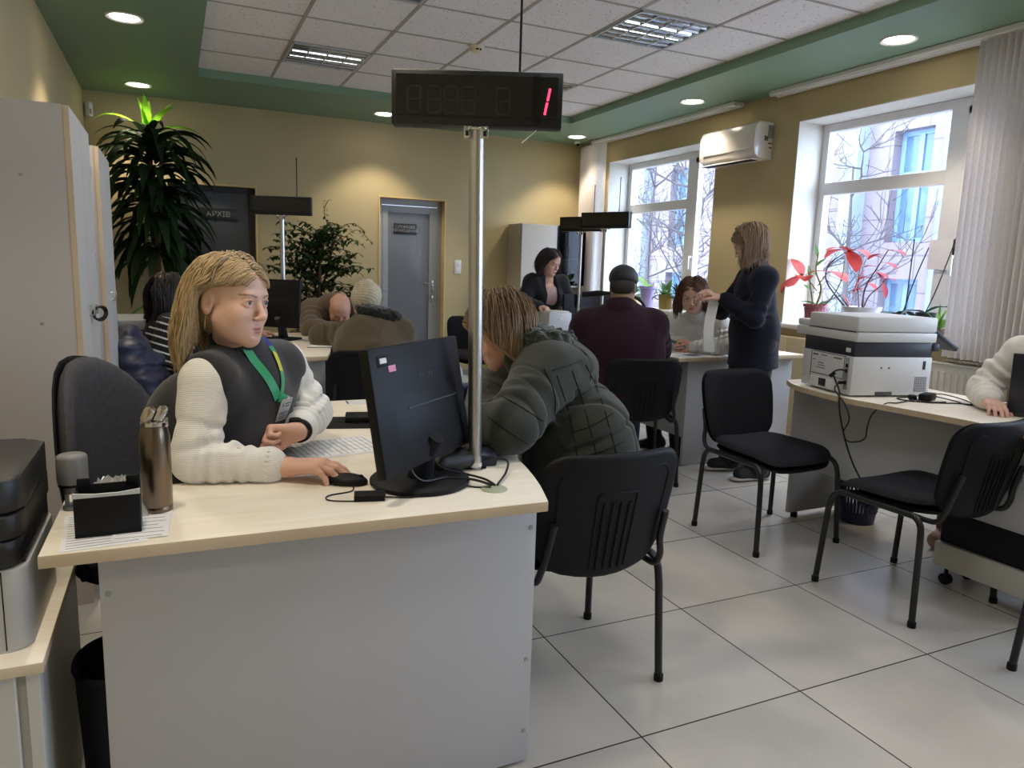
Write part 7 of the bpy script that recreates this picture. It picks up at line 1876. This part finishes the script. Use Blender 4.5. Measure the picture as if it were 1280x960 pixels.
for k in range(22):
    a = R.uniform(0, 2*pi); el = R.uniform(.4, 1.4); leaf(g, (4.72, 3.28, SZ+.06), (cos(a)*cos(el), sin(a)*cos(el), sin(el)), R.uniform(.12, .22), .022, R.uniform(1., 2.2), .25, 6, prof)
g.obj('leaves', leafmat('fresh_green_leaf', rgb(112, 146, 70)), t, ang=80)
t = tag(G().box(4.938, 4.940, 3.36, 3.57, 1.37, 1.58).obj('notice', M_paper, smooth=False), 'blank white notice taped to the near window beside the blind', 'paper')
# ---- on the far window sill
t = thing('potted_plant', 'broad leaved plant in a violet pot on the far window sill', 'plant', (4.80, 6.78, SZ))
pot(mat('violet_pot', rgb(160, 146, 196), .4), [(0, 0), (.06, 0), (.085, .20), (.10, .21), (.10, .235), (.088, .235), (.08, .18), (0, .18)], (4.80, 6.78, SZ), t)
g = G(); gs = G(); gs.tube([(4.80, 6.84, SZ+.2), (4.80, 6.86, 1.75)], .003, 5).tube([(4.80, 6.76, SZ+.2), (4.81, 6.78, 1.6)], .003, 5)
for d, L_, w in (((-.1, .9, .9), .26, .10), ((-.2, -.7, .4), .18, .05), ((-.4, .5, .2), .18, .06), ((.2, -.9, .2), .16, .05)): leaf(g, (4.80, 6.78, SZ+.20), d, L_, w, .6, .2, 7)
gs.obj('support_stick', mat('pale_stick', rgb(150, 130, 104), .7), t); g.obj('leaves', leafmat('fresh_green_leaf', None), t, ang=80)
t = thing('potted_plant', 'leafy plant in an ochre glass pot on the far window sill', 'plant', (4.80, 6.45, SZ))
pot(mat('ochre_pot', rgb(150, 124, 66), .4), [(0, 0), (.065, 0), (.075, .16), (.07, .16), (.065, .13), (0, .13)], (4.80, 6.45, SZ), t)
g = G()
for k in range(16):
    a = R.uniform(0, 2*pi); el = R.uniform(.2, 1.3); leaf(g, (4.80, 6.45, SZ+.13), (cos(a)*cos(el), sin(a)*cos(el), sin(el)), R.uniform(.14, .26), .06, R.uniform(.8, 1.8), .25, 6)
g.obj('leaves', M_mid, t, ang=80)
t = thing('potted_plant', 'small plant in a red pot beside the ochre pot on the far sill', 'plant', (4.78, 6.20, SZ))
pot(mat('red_pot', rgb(160, 56, 52), .4), [(0, 0), (.05, 0), (.06, .11), (.055, .11), (0, .09)], (4.78, 6.20, SZ), t)
g = G()
for k in range(18):
    a = R.uniform(0, 2*pi); el = R.uniform(.2, 1.4); leaf(g, (4.78, 6.20, SZ+.09), (cos(a)*cos(el), sin(a)*cos(el), sin(el)), R.uniform(.12, .24), .045, R.uniform(.8, 1.8), .25, 6)
g.obj('leaves', M_dark, t, ang=80)
t = thing('potted_plant', 'low leafy plant in a pale yellow pot at the far end of the far sill', 'plant', (4.78, 7.05, SZ))
pot(mat('pale_yellow_pot', rgb(216, 190, 120), .4), [(0, 0), (.06, 0), (.075, .13), (.07, .13), (0, .11)], (4.78, 7.05, SZ), t)
g = G()
for k in range(14):
    a = R.uniform(0, 2*pi); el = R.uniform(.2, 1.3); leaf(g, (4.78, 7.05, SZ+.11), (cos(a)*cos(el), sin(a)*cos(el), sin(el)), R.uniform(.12, .20), .05, R.uniform(.8, 1.8), .25, 6)
g.obj('leaves', M_mid, t, ang=80)
# ================================================================== CAMERA, VIEW
YAW, PITCH, ROLL, FOC = 0.43650588, 0.15870311, 0.03085643, 908.05
f = Vector((sin(YAW)*cos(PITCH), cos(YAW)*cos(PITCH), -sin(PITCH)))
r0 = Vector((cos(YAW), -sin(YAW), 0)); u0 = r0.cross(f)
r1 = r0*cos(ROLL)+u0*sin(ROLL); u1 = u0*cos(ROLL)-r0*sin(ROLL)
cd = bpy.data.cameras.new('camera'); cam = bpy.data.objects.new('camera', cd); link(cam)
cam.matrix_world = Matrix.Translation((0, 0, 1.29186)) @ Matrix((r1, u1, -f)).transposed().to_4x4()
cd.sensor_fit = 'HORIZONTAL'; cd.sensor_width = 36; cd.lens = FOC/1280*36; cd.clip_start = .02; cd.clip_end = 200
SC.camera = cam
SC.view_settings.view_transform = 'Standard'; SC.view_settings.look = 'None'; SC.view_settings.gamma = 1; SC.view_settings.use_curve_mapping = False
SC.view_settings.exposure = 0.62
SC.cycles.use_denoising = True
SC.cycles.max_bounces = 8; SC.cycles.diffuse_bounces = 4; SC.cycles.transparent_max_bounces = 12
SC.cycles.sample_clamp_indirect = 6
